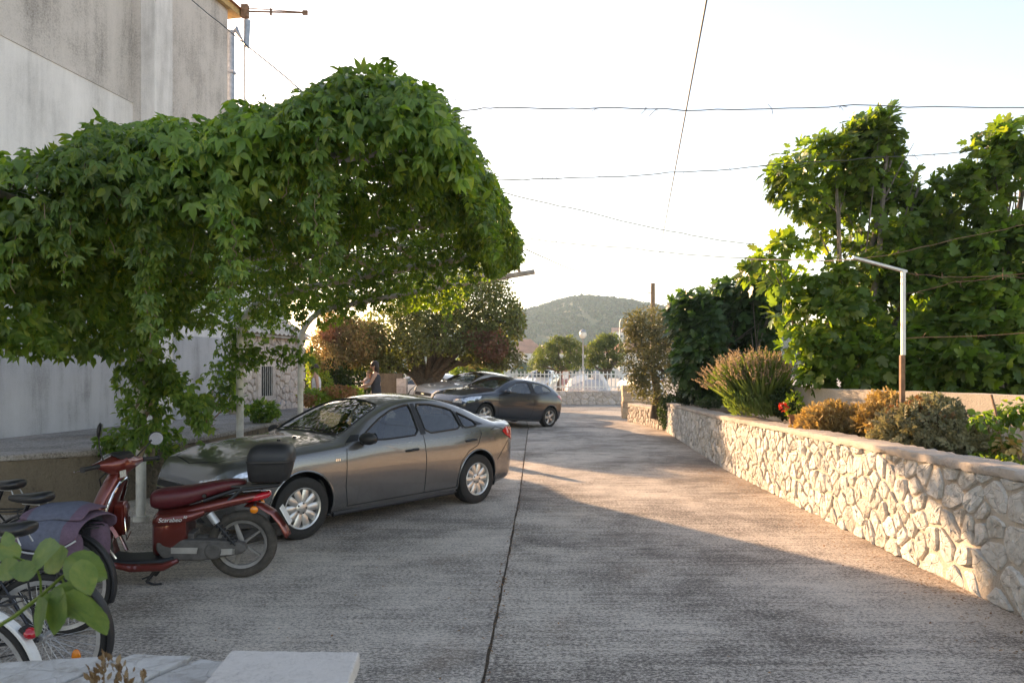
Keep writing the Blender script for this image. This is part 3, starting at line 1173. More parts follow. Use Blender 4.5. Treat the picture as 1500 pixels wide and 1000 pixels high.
b = MB()
nr = 16
for k in range(nr):
    s0 = 6.04 + (9.5 - 6.04) * k / nr
    s1 = 6.04 + (9.5 - 6.04) * (k + 0.96) / nr
    for j in range(3):
        d0, d1 = 0.42 - j * 0.3, 0.42 - (j + 1) * 0.3 - 0.03
        z0, z1 = 2.66 + j * 0.2, 2.66 + (j + 1) * 0.2
        sm = (s0 + s1) / 2
        b.add([hp(s0, d0, z0), hp(sm, d0, z0 + 0.05), hp(s1, d0, z0), hp(s1, d1, z1 - .02), hp(sm, d1, z1 + 0.03), hp(s0, d1, z1 - .02)], [(0, 1, 4, 5), (1, 2, 3, 4)])
vs = [hp(6.04, 0.4, 2.6), hp(9.45, 0.4, 2.6), hp(9.45, -0.4, 3.15), hp(6.04, -0.4, 3.15), hp(6.04, -0.4, 2.6), hp(9.45, -0.4, 2.6)]
b.add(vs, [(0, 1, 2, 3), (3, 2, 5, 4), (0, 3, 4), (1, 5, 2)])
adopt(b.obj('roof', M['tile'], smooth=0, fix=False), an)

# raised terrace before the house
tp = [(-14, 8.1), (-7.4, 8.55), (-6.2, 8.85), (-5.5, 9.35), (-4.95, 10.2), (-4.8, 12.5), (-4.75, 15.2), (-5.2, 19.5), (-9.5, 21), (-14, 15)]
b = MB()
n = len(tp)
b.prism(tp, 0.66, 0.735, 'z')
tag(b.obj('terrace', M['terrace'], smooth=0, bevel=0.02), kind='structure')
b = MB()
TL = Line([(x, y) for x, y in tp[:8]][::-1])
run(b, TL, [(0.0, -0.05), (-0.01, 0.2), (-0.02, 0.45), (-0.03, 0.66), (-0.3, 0.66), (-0.3, -0.05)], 0.12, 0.012, 8)
tag(b.obj('retaining_wall', M['oldwall'], smooth=60), 'dark weathered retaining wall of the raised terrace behind the scooter', 'wall')

# ------------------------------------------------------------------ pergola
def row(Y):
    """x of the post, x of the beam end for the frame at depth Y"""
    return -4.4 + 0.055 * (Y - 8.5), -0.1 + 0.1 * (Y - 8.5)


def beam_z(Y, x):
    xp, xe = row(Y)
    return 3.0 + (3.68 - 3.0) * (x - (xp + 0.7)) / (xe - xp - 0.7)


pg = thing('pergola', 'cantilevered pipe pergola with sloping beams carrying the leafy vine over the parked car', 'pergola', (-2.5, 9, 0))
ROWS = [5.75, 8.5, 11.2, 13.9]
for Y in ROWS:
    xp, xe = row(Y)
    b = MB()
    arc = [(xp, Y, -0.02), (xp, Y, 1.2), (xp, Y, 2.25)]
    for k in range(1, 8):
        a = PI / 2 * k / 7 * 0.88
        arc.append((xp + 0.72 * (1 - math.cos(a)), Y, 2.25 + 0.74 * math.sin(a)))
    b.tube(arc, 0.056, 12)
    b.tube([(xp, Y, -0.02), (xp, Y, 0.06)], 0.09, 12)
    po = adopt(b.obj('post', M['post']), pg)
    b = MB()
    a0, a1 = Vector(arc[-1]), Vector((xe, Y, beam_z(Y, xe)))
    a0 = a0 - (a1 - a0).normalized() * 0.05
    b.tube([a0, a0.lerp(a1, .5) + Vector((0, 0, .02)), a1], 0.05, 8)
    adopt(b.obj('beam', M['beam'], smooth=0), pg)
for f in (0.02, 0.2, 0.38, 0.56, 0.74, 0.92):
    b = MB()
    pts = []
    for Y in (5.2, 5.75, 8.5, 11.2, 13.9, 14.1):
        xp, xe = row(Y)
        x = xp + 0.7 + (xe - xp - 0.7) * f
        pts.append((x, Y, beam_z(Y, x) + 0.085))
    b.tube(pts, 0.03, 6)
    adopt(b.obj('purlin', M['beam']), pg)
b = MB()
for k in range(46):
    f = k / 45
    pts = []
    for Y in (5.3, 8.5, 11.2, 14.05):
        xp, xe = row(Y)
        x = xp + 0.5 + (xe - xp - 0.5) * f
        pts.append((x, Y, beam_z(Y, x) + 0.12))
    b.tube(pts, 0.0025, 3, cap=False)
for k in range(80):
    Y = 5.35 + k * 0.11
    xp, xe = row(Y)
    b.tube([(xp + .5, Y, beam_z(Y, xp + .5) + .125), (xe, Y, beam_z(Y, xe) + .125)], 0.0025, 3, cap=False)
adopt(b.obj('wire_mesh', M['galv']), pg)
# ------------------------------------------------------------------ the vine on the pergola
rv = np.random.default_rng(21)


def rnd(n, a, b):
    return rv.uniform(a, b, n)


SIL_X = [-400, -120, 0, 60, 100, 150, 200, 260, 300, 340, 400, 440, 500, 560, 600, 640, 690, 740, 770, 790]
SIL_Y = [290, 240, 212, 208, 195, 158, 170, 152, 168, 132, 138, 118, 84, 88, 100, 122, 196, 296, 362, 400]


def under_top(P, out):
    """keep the vine below its top outline, with a ragged edge"""
    px = 750 + P[:, 0] / P[:, 1] * F
    py = 540 - (P[:, 2] - EYE) / P[:, 1] * F
    ok = py > np.interp(px, SIL_X, SIL_Y) + 9 + 30 * rv.random(len(P)) ** 3 + 7 * np.sin(px * .11) * np.sin(px * .037) - 17 * (rv.random(len(P)) < .07)
    return P[ok], out[ok]


def leaves(name, P, out, mat, tmpl=T_CREEPER, s=(0.065, 0.115), droop=1.0, up=0.6, spread=0.6, parent=None):
    """leaves at P, tips out and down, faces up and out"""
    if parent is not None and parent.name.startswith('climbing'):
        P, out = under_top(P, out)
    n = len(P)
    D = out + rv.normal(size=(n, 3)) * spread
    D[:, 2] -= droop
    N = out * 0.7 + rv.normal(size=(n, 3)) * 0.45
    N[:, 2] += up
    sz = rnd(n, *s) * np.where(rv.random(n) < .2, .6, 1.0)
    if tmpl is not T_CREEPER:
        sets = [(tmpl, np.arange(n))]
    else:
        k = rv.random(n)
        sets = [(T_CREEPER, np.where(k < .5)[0]), (T_THREE, np.where((k >= .5) & (k < .8))[0]), (T_LEAF, np.where(k >= .8)[0])]
    for tm, ix in sets:
        o = scatter(name, tm, P[ix], D[ix], N[ix], sz[ix] * (1.15 if tm is T_LEAF else 1), mat)
        if parent is not None:
            adopt(o, parent)
    return o


vn = thing('climbing_vine', 'large green climbing vine with five-fingered leaves covering the pergola', 'vine', (-2.5, 8, 3))


def roofpt(f, Y):
    xp = -4.4 + 0.055 * (Y - 8.5)
    xe = -0.1 + 0.1 * (Y - 8.5)
    x = xp + 0.1 + (xe - xp - 0.1) * f
    z = np.where(x < xp + 0.7, 3.0 - 0.6 * (xp + 0.7 - x), 3.0 + 0.68 * (x - xp - 0.7) / (xe - xp - 0.7))
    return x, z


wv = wav(77, 7, 1.9)
# roof mass
n = 8200
f, Y = rnd(n, -0.1, 1.0), rnd(n, 5.0, 14.0)
x, z = roofpt(f, Y)
bump_ = 0.36 + 0.3 * wv(np.stack([x, Y, z], 1))
h = rnd(n, -0.05, 1.0) * bump_
P = np.stack([x, Y, z + 0.12 + h], 1)
P = P[(Y < 12.7) | (f < .42)]
n = len(P)
out = np.stack([rnd(n, -.5, .5), rnd(n, -.5, .5), np.full(n, 0.4)], 1)
leaves('foliage', P, out, M['vine'], s=(0.065, 0.115), droop=0.5, up=1.0, parent=vn)
# leaves hanging under the roof
n = 5000
f, Y = rnd(n, -0.1, 0.98), rnd(n, 5.2, 12.9)
x, z = roofpt(f, Y)
dep = np.clip(0.28 + 0.34 * wv(np.stack([x, Y, z + 4], 1) * 1.6), 0.05, 0.7)
P = np.stack([x, Y, z + 0.15 - rv.random(n) ** 1.4 * dep], 1)
out = np.stack([rnd(n, -.6, .6), rnd(n, -.9, .3), np.full(n, -0.2)], 1)
leaves('foliage', P, out, M['vine_dark'], s=(0.06, 0.11), droop=0.9, up=0.4, parent=vn)
# front edge: silhouette read from the photograph, given its real depth
topx = [-260, -120, 0, 60, 100, 150, 200, 260, 300, 340, 400, 440, 500, 560, 600, 640, 690]
topy = [285, 240, 212, 208, 195, 158, 170, 152, 168, 132, 138, 118, 88, 90, 102, 124, 200]
botx = [-260, 0, 60, 120, 200, 300, 400, 500, 600, 690]
boty = [420, 385, 370, 350, 345, 335, 275, 262, 262, 265]
n = 7600
px = rnd(n, -260, 690)
Y = 5.45 + rv.normal(size=n) * 0.22
ty, by = np.interp(px, topx, topy), np.interp(px, botx, boty)
ty = ty + 20 + 6 * wav(5, 6, 0.04)(np.stack([px, px * 0, px * 0], 1))
q = rv.random(n)
py = ty + (by - ty) * q
P = np.stack([(px - 750) / F * Y, Y - 0.25 * np.sin(q * PI), EYE - (py - 540) / F * Y], 1)
keep = wv(P * 1.5 + 9) > -0.42 + 0.25 * q
P, q = P[keep], q[keep]
out = np.stack([rnd(len(P), -.5, .5), np.full(len(P), -0.9), 0.5 - q], 1)
leaves('foliage', P, out, M['vine'], s=(0.07, 0.13), droop=1.1, up=0.55, spread=0.4, parent=vn)
# mound over the front half, up to the silhouette
n = 4200
px = rnd(n, -200, 680)
Y = rnd(n, 5.4, 8.0)
ty = np.interp(px, topx, topy) + 18
X = (px - 750) / F * 5.45
zt = EYE - (ty - 540) / F * 5.45 - (Y - 5.4) * 0.12
P = np.stack([X + (Y - 5.4) * 0.1, Y, zt - rv.random(n) * 0.35], 1)
out = np.stack([rnd(n, -.6, .6), rnd(n, -.8, .2), np.full(n, 0.5)], 1)
leaves('foliage', P, out, M['vine'], s=(0.07, 0.12), droop=0.5, up=0.9, parent=vn)
# right edge, tumbling over the beam ends
n = 7600
Y = 5.3 + rv.random(n) ** 0.85 * 7.3
xe = -0.1 + 0.1 * (Y - 8.5)
ang = rnd(n, -1.9, 2.3)
rr = np.clip(0.34 + 0.16 * wv(np.stack([Y * 1.5, Y * 0, ang], 1)), 0.1, 0.6)
taper = np.interp(Y, [5.3, 9, 11.6, 12.6], [1.1, 1.0, 0.8, 0.45])
P = np.stack([xe - 0.42 + rr * np.cos(ang) * 1.05 * taper, Y, 3.58 + 0.12 + np.sin(ang) * rr * 1.35 * taper + 0.12 * taper], 1)
out = np.stack([np.cos(ang) * .8, rnd(n, -.7, .3), np.sin(ang) * .5], 1)
leaves('foliage', P, out, M['vine'], s=(0.065, 0.115), droop=0.8, up=0.6, parent=vn)
n = 1100
f = rnd(n, 0.05, 0.72)
Y = 13.95 + rv.normal(size=n) * 0.12
x, z = roofpt(f, Y)
P = np.stack([x, Y, z + .2 - rv.random(n) ** 1.5 * np.clip(.5 + .35 * wv(np.stack([x * 2, Y, z], 1)), .1, .8)], 1)
leaves('foliage', P, np.stack([rnd(n, -.6, .6), rnd(n, -.6, .8), np.zeros(n)], 1), M['lime'], s=(0.06, 0.11), parent=vn)  # backlit yellow-green of the far edge put into the leaf colour
# curtain on the post side
n = 4400
Y = rnd(n, 4.6, 8.9)
xp = -4.4 + 0.055 * (Y - 8.5)
low = 1.98 + 0.28 * wav(13, 6, 2.2)(np.stack([Y, Y * 0, Y * 0], 1)) + np.clip(Y - 7.6, 0, 2) * 0.35
q = rv.random(n)
P = np.stack([xp + rnd(n, -0.45, 0.75), Y, low + q * (3.25 - low)], 1)
out = np.stack([rnd(n, -.2, .7), rnd(n, -.9, 0), np.zeros(n)], 1)
leaves('foliage', P, out, M['vine_dark'], s=(0.07, 0.12), droop=1.0, up=0.4, parent=vn)


def shoot(px, y0, y1, Y, step=0.045, s=(0.075, 0.12), mat='vine', wob=6, fat=0.045):
    n = max(5, int((y1 - y0) / F * Y / step))
    pts = []
    for i in range(n + 1):
        t = i / n
        p = at(px + wob * math.sin(t * 5 + px) + rv.normal() * 2, y0 + (y1 - y0) * t, Y + 0.06 * math.sin(t * 4 + px * 2))
        pts.append(p)
    P = np.array([tuple(p) for p in pts])
    P = np.repeat(P, 2, 0) + rv.normal(size=(2 * len(P), 3)) * fat
    k = np.tile([1, -1], len(pts))
    out = np.stack([k * 0.8, rnd(len(P), -.9, .1), np.zeros(len(P))], 1)
    sc = np.linspace(1, 0.55, len(P))
    D = out + rv.normal(size=(len(P), 3)) * .35
    D[:, 2] -= 0.9
    N = out * .3 + rv.normal(size=(len(P), 3)) * .3 + [0, -.6, .6]
    o = scatter('leaves', T_CREEPER, P, D, N, rnd(len(P), *s) * sc, M[mat])
    adopt(o, vn)
    adopt(MB().tube([tuple(p) for p in pts], 0.004, 4).obj('stem', M['twig']), vn)


for a in ((216, 250, 500, 4.95, 0.022), (222, 280, 470, 5.0, 0.026), (100, 250, 400, 4.85, 0.022), (338, 270, 440, 4.95, 0.022), (330, 280, 400, 5.0, 0.026), (470, 200, 405, 5.05, 0.022), (466, 220, 360, 5.0, 0.028), (130, 230, 300, 4.9, 0.03), (60, 250, 320, 4.9), (420, 190, 290, 5.0, 0.03), (520, 180, 270, 5.1),
          (440, 250, 330, 5.4), (282, 300, 380, 5.3), (20, 330, 430, 5.0), (160, 310, 370, 5.2), (560, 240, 320, 5.9), (610, 250, 330, 6.4),
          (652, 400, 478, 11.2), (590, 405, 445, 11), (545, 400, 440, 11.3), (690, 380, 425, 10.5), (625, 395, 440, 11.2), (500, 420, 470, 11), (440, 440, 500, 11.1), (395, 330, 410, 6.5), (425, 330, 425, 8.4), (515, 300, 380, 7)):
    shoot(*a)
# clinging to the first post, the second post and sprawling on the terrace
n = 520
zz = rnd(n, 0.9, 2.5)
a = rnd(n, 0, 6.28)
rr = rnd(n, 0.05, 0.3) * np.interp(zz, [0.9, 1.4, 2.5], [0.7, 1.0, 1.3])
P = np.stack([-4.38 + rr * np.cos(a), 8.5 + rr * np.sin(a), zz], 1)
out = np.stack([np.cos(a), np.sin(a) - 0.4, a * 0], 1)
leaves('foliage', P, out, M['vine_dark'], s=(0.07, 0.12), droop=1.0, parent=vn)
n = 330
t_ = rv.random(n)
P = np.stack([-4.3 + t_ * 0.78, 8.5 - t_ * 0.2 + rv.normal(size=n) * 0.08, 1.62 - 0.18 * t_ + 0.12 * np.sin(t_ * 5) + rv.normal(size=n) * 0.12 - 0.15 * (t_ > .6) * rv.random(n)], 1)
out = np.stack([rnd(n, -.1, .8), rnd(n, -.9, 0.1), t_ * 0], 1)
leaves('foliage', P, out, M['vine_dark'], s=(0.07, 0.12), droop=0.9, parent=vn)
n = 420
zz = rnd(n, 1.15, 2.5)
a = rnd(n, 0, 6.28)
rr = rnd(n, 0.04, 0.34)
P = np.stack([-4.35 - 0.12 * (zz < 1.9) + rr * np.cos(a), 11.2 + rr * np.sin(a), zz], 1)
out = np.stack([np.cos(a), np.sin(a) - 0.4, a * 0], 1)
leaves('foliage', P, out, M['vine'], s=(0.065, 0.115), droop=1.0, parent=vn)
n = 130
P = np.stack([rnd(n, -4.2, -3.1), 11.2 + rv.normal(size=n) * 0.1, 2.02 + rv.normal(size=n) * 0.1], 1)
leaves('foliage', P, np.stack([rnd(n, -.6, .6), rnd(n, -.8, .2), P[:, 0] * 0], 1), M['vine'], s=(0.08, 0.12), parent=vn)
for j in range(3):
    pts = []
    for k in range(16):
        z = 0.74 + k * 0.12
        a = k * 0.75 + j * 2
        pts.append((-4.36 + 0.085 * math.cos(a) + 0.01 * j, 8.52 + 0.085 * math.sin(a), z))
    adopt(MB().tube(pts, [0.03 - 0.001 * k for k in range(16)], 6).obj('stem', M['twig']), vn)
for k in range(26):
    f, Y = rv.random() * .7, rv.uniform(5.5, 12.5)
    pts = []
    for i in range(9):
        x, z = roofpt(np.array([f + 0.05 * math.sin(i + k)]), np.array([Y]))
        pts.append((x[0], Y, z[0] + 0.14 + 0.05 * math.sin(i * 2 + k)))
        f = min(.86, f + rv.uniform(0.0, 0.09))
        Y = min(12.6, Y + rv.uniform(-0.25, 0.5))
    adopt(MB().tube(pts, [0.014 - 0.001 * i for i in range(9)], 5).obj('stem', M['twig']), vn)


sb = thing('shrub', 'low dark leafy shrub sprawling on the terrace at the foot of the vine post', 'shrub', (-4.9, 9.7, 0.74))
P, d = ell_points(420, [(-4.95, 9.5, 0.82, 0.6, 0.35, 0.28)], 31)
leaves('foliage', P, d, M['vine_dark'], s=(0.065, 0.115), droop=0.4, parent=sb)
sb = thing('shrub', 'small leafy shrub growing against the stone outbuilding behind the sedan', 'shrub', (-5.15, 14.4, 0.74))
P, d = ell_points(200, [tuple(at(385, 603, 14.2)) + (0.35, 0.25, 0.22)], 32)
leaves('foliage', P, d, M['vine'], s=(0.09, 0.13), droop=0.3, parent=sb)
b = MB()
for k in range(9):
    p = at(300, 625, 12.6)
    b.tube([p, p + Vector((rv.uniform(-.15, .5), rv.uniform(-.2, .2), rv.uniform(.25, .7)))], 0.007, 4)
for k in range(40):
    p = at(300 + rv.normal() * 8, 625 + rv.normal() * 4, 12.6)
    b.tube([p, p + Vector((rv.uniform(-.1, .1), rv.uniform(-.1, .1), rv.uniform(0, .12)))], 0.004, 3)
tag(b.obj('dead_twigs', M['rust']), 'small heap of dry reddish twigs on the terrace by the downpipe', 'twigs')


# ------------------------------------------------------------------ trees and shrubs
def EL(px, py, rx, ry, Y, dy=None):
    c = at(px, py, Y)
    return (c.x, c.y, c.z, rx / F * Y, dy or (rx + ry) / 2 / F * Y, ry / F * Y)


def limbs(mb, base, ells, r0, seed, twigs=10, bend=0.25):
    r = random.Random(seed)
    base = Vector(base)
    for e in ells:
        c = Vector(e[:3])
        mid = base.lerp(c, 0.5) + Vector((r.uniform(-1, 1), r.uniform(-1, 1), r.uniform(-.2, .6))) * bend
        pts = [base, base.lerp(mid, .5) + Vector((r.uniform(-.1, .1),) * 3) * bend, mid, c]
        mb.tube(pts, [r0, r0 * .8, r0 * .6, r0 * .25], 8)
        for k in range(twigs):
            d = Vector((r.gauss(0, 1), r.gauss(0, 1), r.gauss(0.2, 1))).normalized()
            s0 = mid.lerp(c, r.random())
            q = c + Vector((d.x * e[3], d.y * e[4], d.z * e[5])) * r.uniform(0.6, 0.95)
            mb.tube([s0, s0.lerp(q, .5) + Vector((0, 0, r.uniform(-.1, .15))) * bend, q], [r0 * .22, r0 * .15, r0 * .05], 5)
    return mb


def rosettes(ells, n, per, seed, gap=0.42):
    """leaf positions in tufts at branch ends"""
    C, d = ell_points(n, ells, seed, 0.7, gap, 1.2)
    r = np.random.default_rng(seed + 5)
    P = np.repeat(C, per, 0)
    d = np.repeat(d, per, 0)
    out = norm(d * 0.5 + r.normal(size=P.shape) * 0.75 + [0, 0, 0.25])
    return P + out * r.uniform(0.02, 0.2, (len(P), 1)), out


def fig(name, label, base, ells, n, per, mat, seed, s=(0.19, 0.28), r0=0.1, cat='tree'):
    root = thing(name, label, cat, base)
    if mat is M['fig']:
        ells = [e[:4] + (e[4] * .75,) + e[5:] for e in ells]
    P, out = rosettes(ells, n, per, seed)
    r = np.random.default_rng(seed + 9)
    D = out + r.normal(size=P.shape) * .2
    D[:, 2] -= 0.45
    N = out * 0.45 + r.normal(size=P.shape) * 0.4 + [-0.55, -0.2, 0.6]
    adopt(scatter('crown', T_FIG, P, D, N, r.uniform(*s, len(P)), mat), root)
    adopt(limbs(MB(), base, ells, r0 * .8, seed, 5).obj('trunk', M['figbark']), root)
    return root


fig('fig_tree', 'big sunlit fig tree with large lobed leaves rising behind the slim metal post', (5.6, 12.0, 0.8),
    [EL(1225, 262, 85, 52, 12), EL(1305, 235, 78, 62, 12), EL(1345, 275, 45, 50, 12), EL(1300, 195, 50, 28, 12), EL(1225, 390, 85, 62, 12), EL(1150, 405, 52, 52, 11.8),
     EL(1195, 480, 80, 62, 11.6), EL(1250, 540, 92, 52, 11.4), EL(1330, 420, 80, 85, 12.3), EL(1330, 530, 85, 60, 11.3), EL(1285, 330, 70, 55, 12.2), EL(1395, 470, 50, 60, 12.0), EL(1365, 350, 40, 40, 12.4)], 760, 13, M['fig'], 41, (.11, .19))
fig('fig_tree', 'second fig tree at the right edge of the photo, with a narrow raised top', (8.0, 11.6, 0.8),
    [EL(1462, 240, 40, 42, 11.6), EL(1425, 285, 38, 30, 11.6), EL(1500, 215, 40, 30, 11.6), EL(1480, 320, 55, 50, 11.6), EL(1470, 400, 85, 60, 11.4), EL(1440, 470, 95, 70, 11.2),
     EL(1450, 545, 100, 42, 10.6), EL(1540, 400, 70, 150, 11.6), EL(1400, 395, 50, 40, 11.8)], 780, 13, M['fig'], 42, (.11, .19))
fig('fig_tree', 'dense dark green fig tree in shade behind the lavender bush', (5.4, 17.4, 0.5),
    [EL(1075, 470, 62, 55, 17.2), EL(1020, 462, 36, 40, 17.6), EL(1105, 520, 60, 55, 16.5), EL(1050, 530, 52, 45, 17), EL(1130, 450, 45, 50, 17)], 520, 12, M['figshade'], 43, (0.16, 0.24))


def leafy(name, label, cat, base, ells, n, mat, seed, tmpl=T_LEAF, s=(0.05, 0.09), trunk=None, r0=0.1, gap=0.3, gs=1.5, shell=0.5, bark='bark', group=None, droop=0.2, extra=()):
    root = thing(name, label, cat, base, group=group)
    r = np.random.default_rng(seed + 3)
    for (es, nn, mm) in ((ells, n, mat),) + tuple(extra):
        P, d = ell_points(nn, es, seed, shell, gap, gs)
        D = d * 0.5 + r.normal(size=P.shape) * 0.8
        D[:, 2] -= droop
        N = d * 0.6 + r.normal(size=P.shape) * 0.6 + [0, 0, 0.4]
        adopt(scatter('crown' if trunk is not None else 'foliage', tmpl, P, D, N, r.uniform(*s, len(P)), M[mm]), root)
        seed += 1
    if trunk is not None:
        b = MB()
        for pts, rs in trunk:
            b.tube(pts, rs, 10)
        limbs(b, trunk[0][0][-1], ells, r0, seed, 8)
        adopt(b.obj('trunk', M[bark]), root)
    return root


# olive at the bend of the wall
o0 = at(958, 590, 21.5)
leafy('olive_tree', 'grey green olive tree leaning over the wall end, left of the dark fig', 'tree', (o0.x, o0.y, 0.3),
      [EL(955, 487, 42, 40, 21.5), EL(938, 520, 30, 48, 21.3), EL(985, 500, 28, 48, 21.5), EL(965, 550, 42, 42, 21), EL(935, 565, 16, 20, 21), EL(930, 475, 22, 22, 21.5)], 9500, 'olive', 51, T_NARROW, (0.09, 0.15),
      trunk=[([(o0.x, o0.y, 0.3), (o0.x + .1, o0.y, 1.1), (o0.x - .05, o0.y, 1.9)], [0.14, 0.11, 0.09])], r0=0.07, gap=0.28, gs=2.5)
leafy('bush', 'dark green creeper spilling over the far end of the stone wall', 'bush', (4.45, 20.9, 0.6), [EL(975, 603, 11, 24, 20.6, .35), EL(985, 590, 14, 12, 20.8, .3)], 1500, 'hedge', 52, T_LEAF, (0.06, 0.1), gap=0.1)
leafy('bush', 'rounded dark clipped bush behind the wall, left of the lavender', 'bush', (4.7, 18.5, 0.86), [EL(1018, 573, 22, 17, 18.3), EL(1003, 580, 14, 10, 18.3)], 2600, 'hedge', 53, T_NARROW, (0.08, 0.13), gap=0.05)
leafy('ground_plant', 'low green plant on the wall top between dark bush and lavender', 'plant', (4.5, 15.5, 0.86), [EL(1040, 590, 20, 7, 15.5, .3)], 700, 'hedge', 54, T_LEAF, (0.04, 0.07), gap=0.1)
# lavender: woody dome of leaves with a fan of dry heads
lv = thing('lavender_bush', 'large lavender bush with a fan of dry buff flower heads, lit from the left', 'bush', (4.35, 12.4, 0.86))
T_BLADE = leaf_simple(0.07, 0.1, 0.05)
n = 8200
P, d = ell_points(n, [EL(1112, 572, 44, 38, 12.3, .5), EL(1085, 560, 38, 30, 12.4, .45), EL(1140, 585, 30, 30, 12.1, .4), EL(1118, 545, 36, 26, 12.4, .4), EL(1092, 592, 30, 20, 12.0, .35), EL(1120, 598, 26, 16, 11.9, .3)], 61, 0.3)
D = d * .4 + [-0.35, 0, 0.9] + rv.normal(size=P.shape) * .3
adopt(scatter('foliage', T_NARROW, P, D, rv.normal(size=P.shape), rnd(len(P), 0.06, 0.12), M['lavleaf']), lv)
n = 480
a, el = rnd(n, 0, 6.28), rnd(n, 0.6, 1.4)
dr = np.stack([np.cos(a) * np.cos(el) - 0.28, np.sin(a) * np.cos(el) * .8 - .1, np.sin(el)], 1)
dr = norm(dr)
base = np.array([4.32, 12.35, 0.95]) + dr * 0.25
ln = rnd(n, 0.7, 1.0) * np.interp(dr[:, 0], [-1, .6], [1.05, 0.8])
adopt(scatter('stems', T_BLADE, base, dr, rv.normal(size=dr.shape), ln, M['lavleaf']), lv)
hd = base + dr * (ln * 0.95)[:, None]
k = 5
HP = np.repeat(hd, k, 0) + np.repeat(dr, k, 0) * np.tile(np.linspace(0, 0.13, k), n)[:, None]
adopt(scatter('flower_heads', T_LEAF, HP, np.repeat(dr, k, 0) + rv.normal(size=HP.shape) * .35, rv.normal(size=HP.shape), rnd(len(HP), 0.035, 0.055), M['lavhead']), lv)
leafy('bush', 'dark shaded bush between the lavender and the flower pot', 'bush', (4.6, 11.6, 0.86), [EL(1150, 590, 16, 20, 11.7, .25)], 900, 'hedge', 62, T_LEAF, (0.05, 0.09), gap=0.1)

fp = thing('flower_pot', 'terracotta pot with a small red geranium on the wall top', 'flower pot', tuple(at(1163, 612, 10.9))[:2] + (0.93,))
MB().lathe([(0.0, 0.0), (0.06, 0.0), (0.085, 0.15), (0.1, 0.15), (0.1, 0.18), (0.088, 0.18), (0.08, 0.14), (0, 0.14)], 20).obj('pot', M['terracotta'], fp)
pp = Vector(fp.location)
P, d = ell_points(150, [(pp.x, pp.y, pp.z + 0.32, 0.13, 0.12, 0.2)], 63)
adopt(scatter('foliage', T_ROUND, P, d + [0, 0, .3], d + rv.normal(size=d.shape) * .5 + [0, 0, .6], rnd(len(P), 0.04, 0.07), M['lime']), fp)
c = at(1147, 596, 10.8)
P, d = ell_points(40, [tuple(c) + (0.06, 0.06, 0.05)], 64)
adopt(scatter('flower', T_ROUND, P, d, d + rv.normal(size=d.shape) * .5, rnd(len(P), 0.03, 0.05), M['redflower']), fp)

leafy('dry_bush', 'golden dried out bush on the wall top right of the flower pot', 'bush', (4.35, 9.7, 0.86), [EL(1222, 622, 50, 26, 9.7, .4), EL(1195, 632, 30, 14, 9.9, .3), EL(1255, 630, 36, 22, 9.5, .35)], 3600, 'straw', 65, T_SPRIG, (0.05, 0.14), gap=0.15, gs=3,
      droop=-0.5)
leafy('dry_bush', 'pale straw coloured dry bush between the golden and the grey green bushes', 'bush', (4.5, 9.0, 0.86), [EL(1290, 620, 30, 26, 8.9, .3), EL(1300, 595, 20, 18, 9.2, .3)], 1500, 'straw', 66, T_SPRIG, (0.05, 0.14), gap=0.15, gs=3, droop=-0.5)
leafy('santolina_bush', 'wide grey green bush with feathery twigs below the slim metal post', 'bush', (4.6, 7.9, 0.86), [EL(1350, 640, 62, 42, 7.9, .45), EL(1320, 655, 45, 22, 8.0, .35), EL(1405, 650, 50, 28, 7.6, .35), EL(1365, 615, 38, 30, 8.1, .4)], 5200, 'greygreen', 67, T_SPRIG, (0.06, 0.17),
      gap=0.12, gs=3, droop=-0.7, extra=(([EL(1345, 625, 40, 30, 8.0, .4)], 420, 'rustleaf'),))
leafy('ground_plant', 'low green weeds on the wall top below the leaning stick', 'plant', (5.0, 7.1, 0.86), [EL(1450, 672, 26, 9, 7.0, .25), EL(1485, 678, 22, 9, 6.8, .25)], 420, 'lime', 68, T_LEAF, (0.03, 0.06), gap=0.1)
st = thing('staked_plant', 'straggly yellowing plant tied to a leaning rusty stick before the garden wall', 'plant', (5.0, 7.2, 0.86))
b = MB().tube([at(1452, 578, 7.3), at(1458, 600, 7.25), at(1467, 655, 7.2)], 0.012, 6)
adopt(b.obj('stick', M['rust']), st)
for els, nn, mm in (([EL(1468, 645, 12, 26, 7.1, .12)], 90, 'lime'), ([EL(1440, 615, 18, 12, 7.2, .12), EL(1485, 605, 26, 18, 7.4, .15)], 190, 'vine'), ([EL(1475, 655, 12, 20, 7.0, .1)], 60, 'straw')):
    P, d = ell_points(nn, els, 69, 0.2)
    leaves('foliage', P, d, M[mm], T_ROUND, (0.06, 0.1), parent=st)

# clothes-line post with its arm and the wires tied to it
cp = thing('clothes_post', 'slim white metal post with a short slanting arm, standing among the dry bushes', 'post', at(1322, 600, 8.5))
q0, q1, q2 = at(1321, 622, 8.5), at(1322, 520, 8.5), at(1324, 397, 8.5)
adopt(MB().box(tuple(q1.lerp(q2, .5)), (0.042, 0.042, (q2 - q1).length)).obj('shaft', M['whitepaint'], smooth=0, bevel=.005), cp)
adopt(MB().box(tuple(q0.lerp(q1, .5)), (0.05, 0.05, (q1 - q0).length)).obj('sleeve', M['rust'], smooth=0, bevel=.005), cp)
a0, a1 = at(1249, 377, 8.5), at(1328, 398, 8.5)
adopt(MB().tube([a0, a1], 0.022, 6).obj('arm', M['galv'], smooth=0), cp)


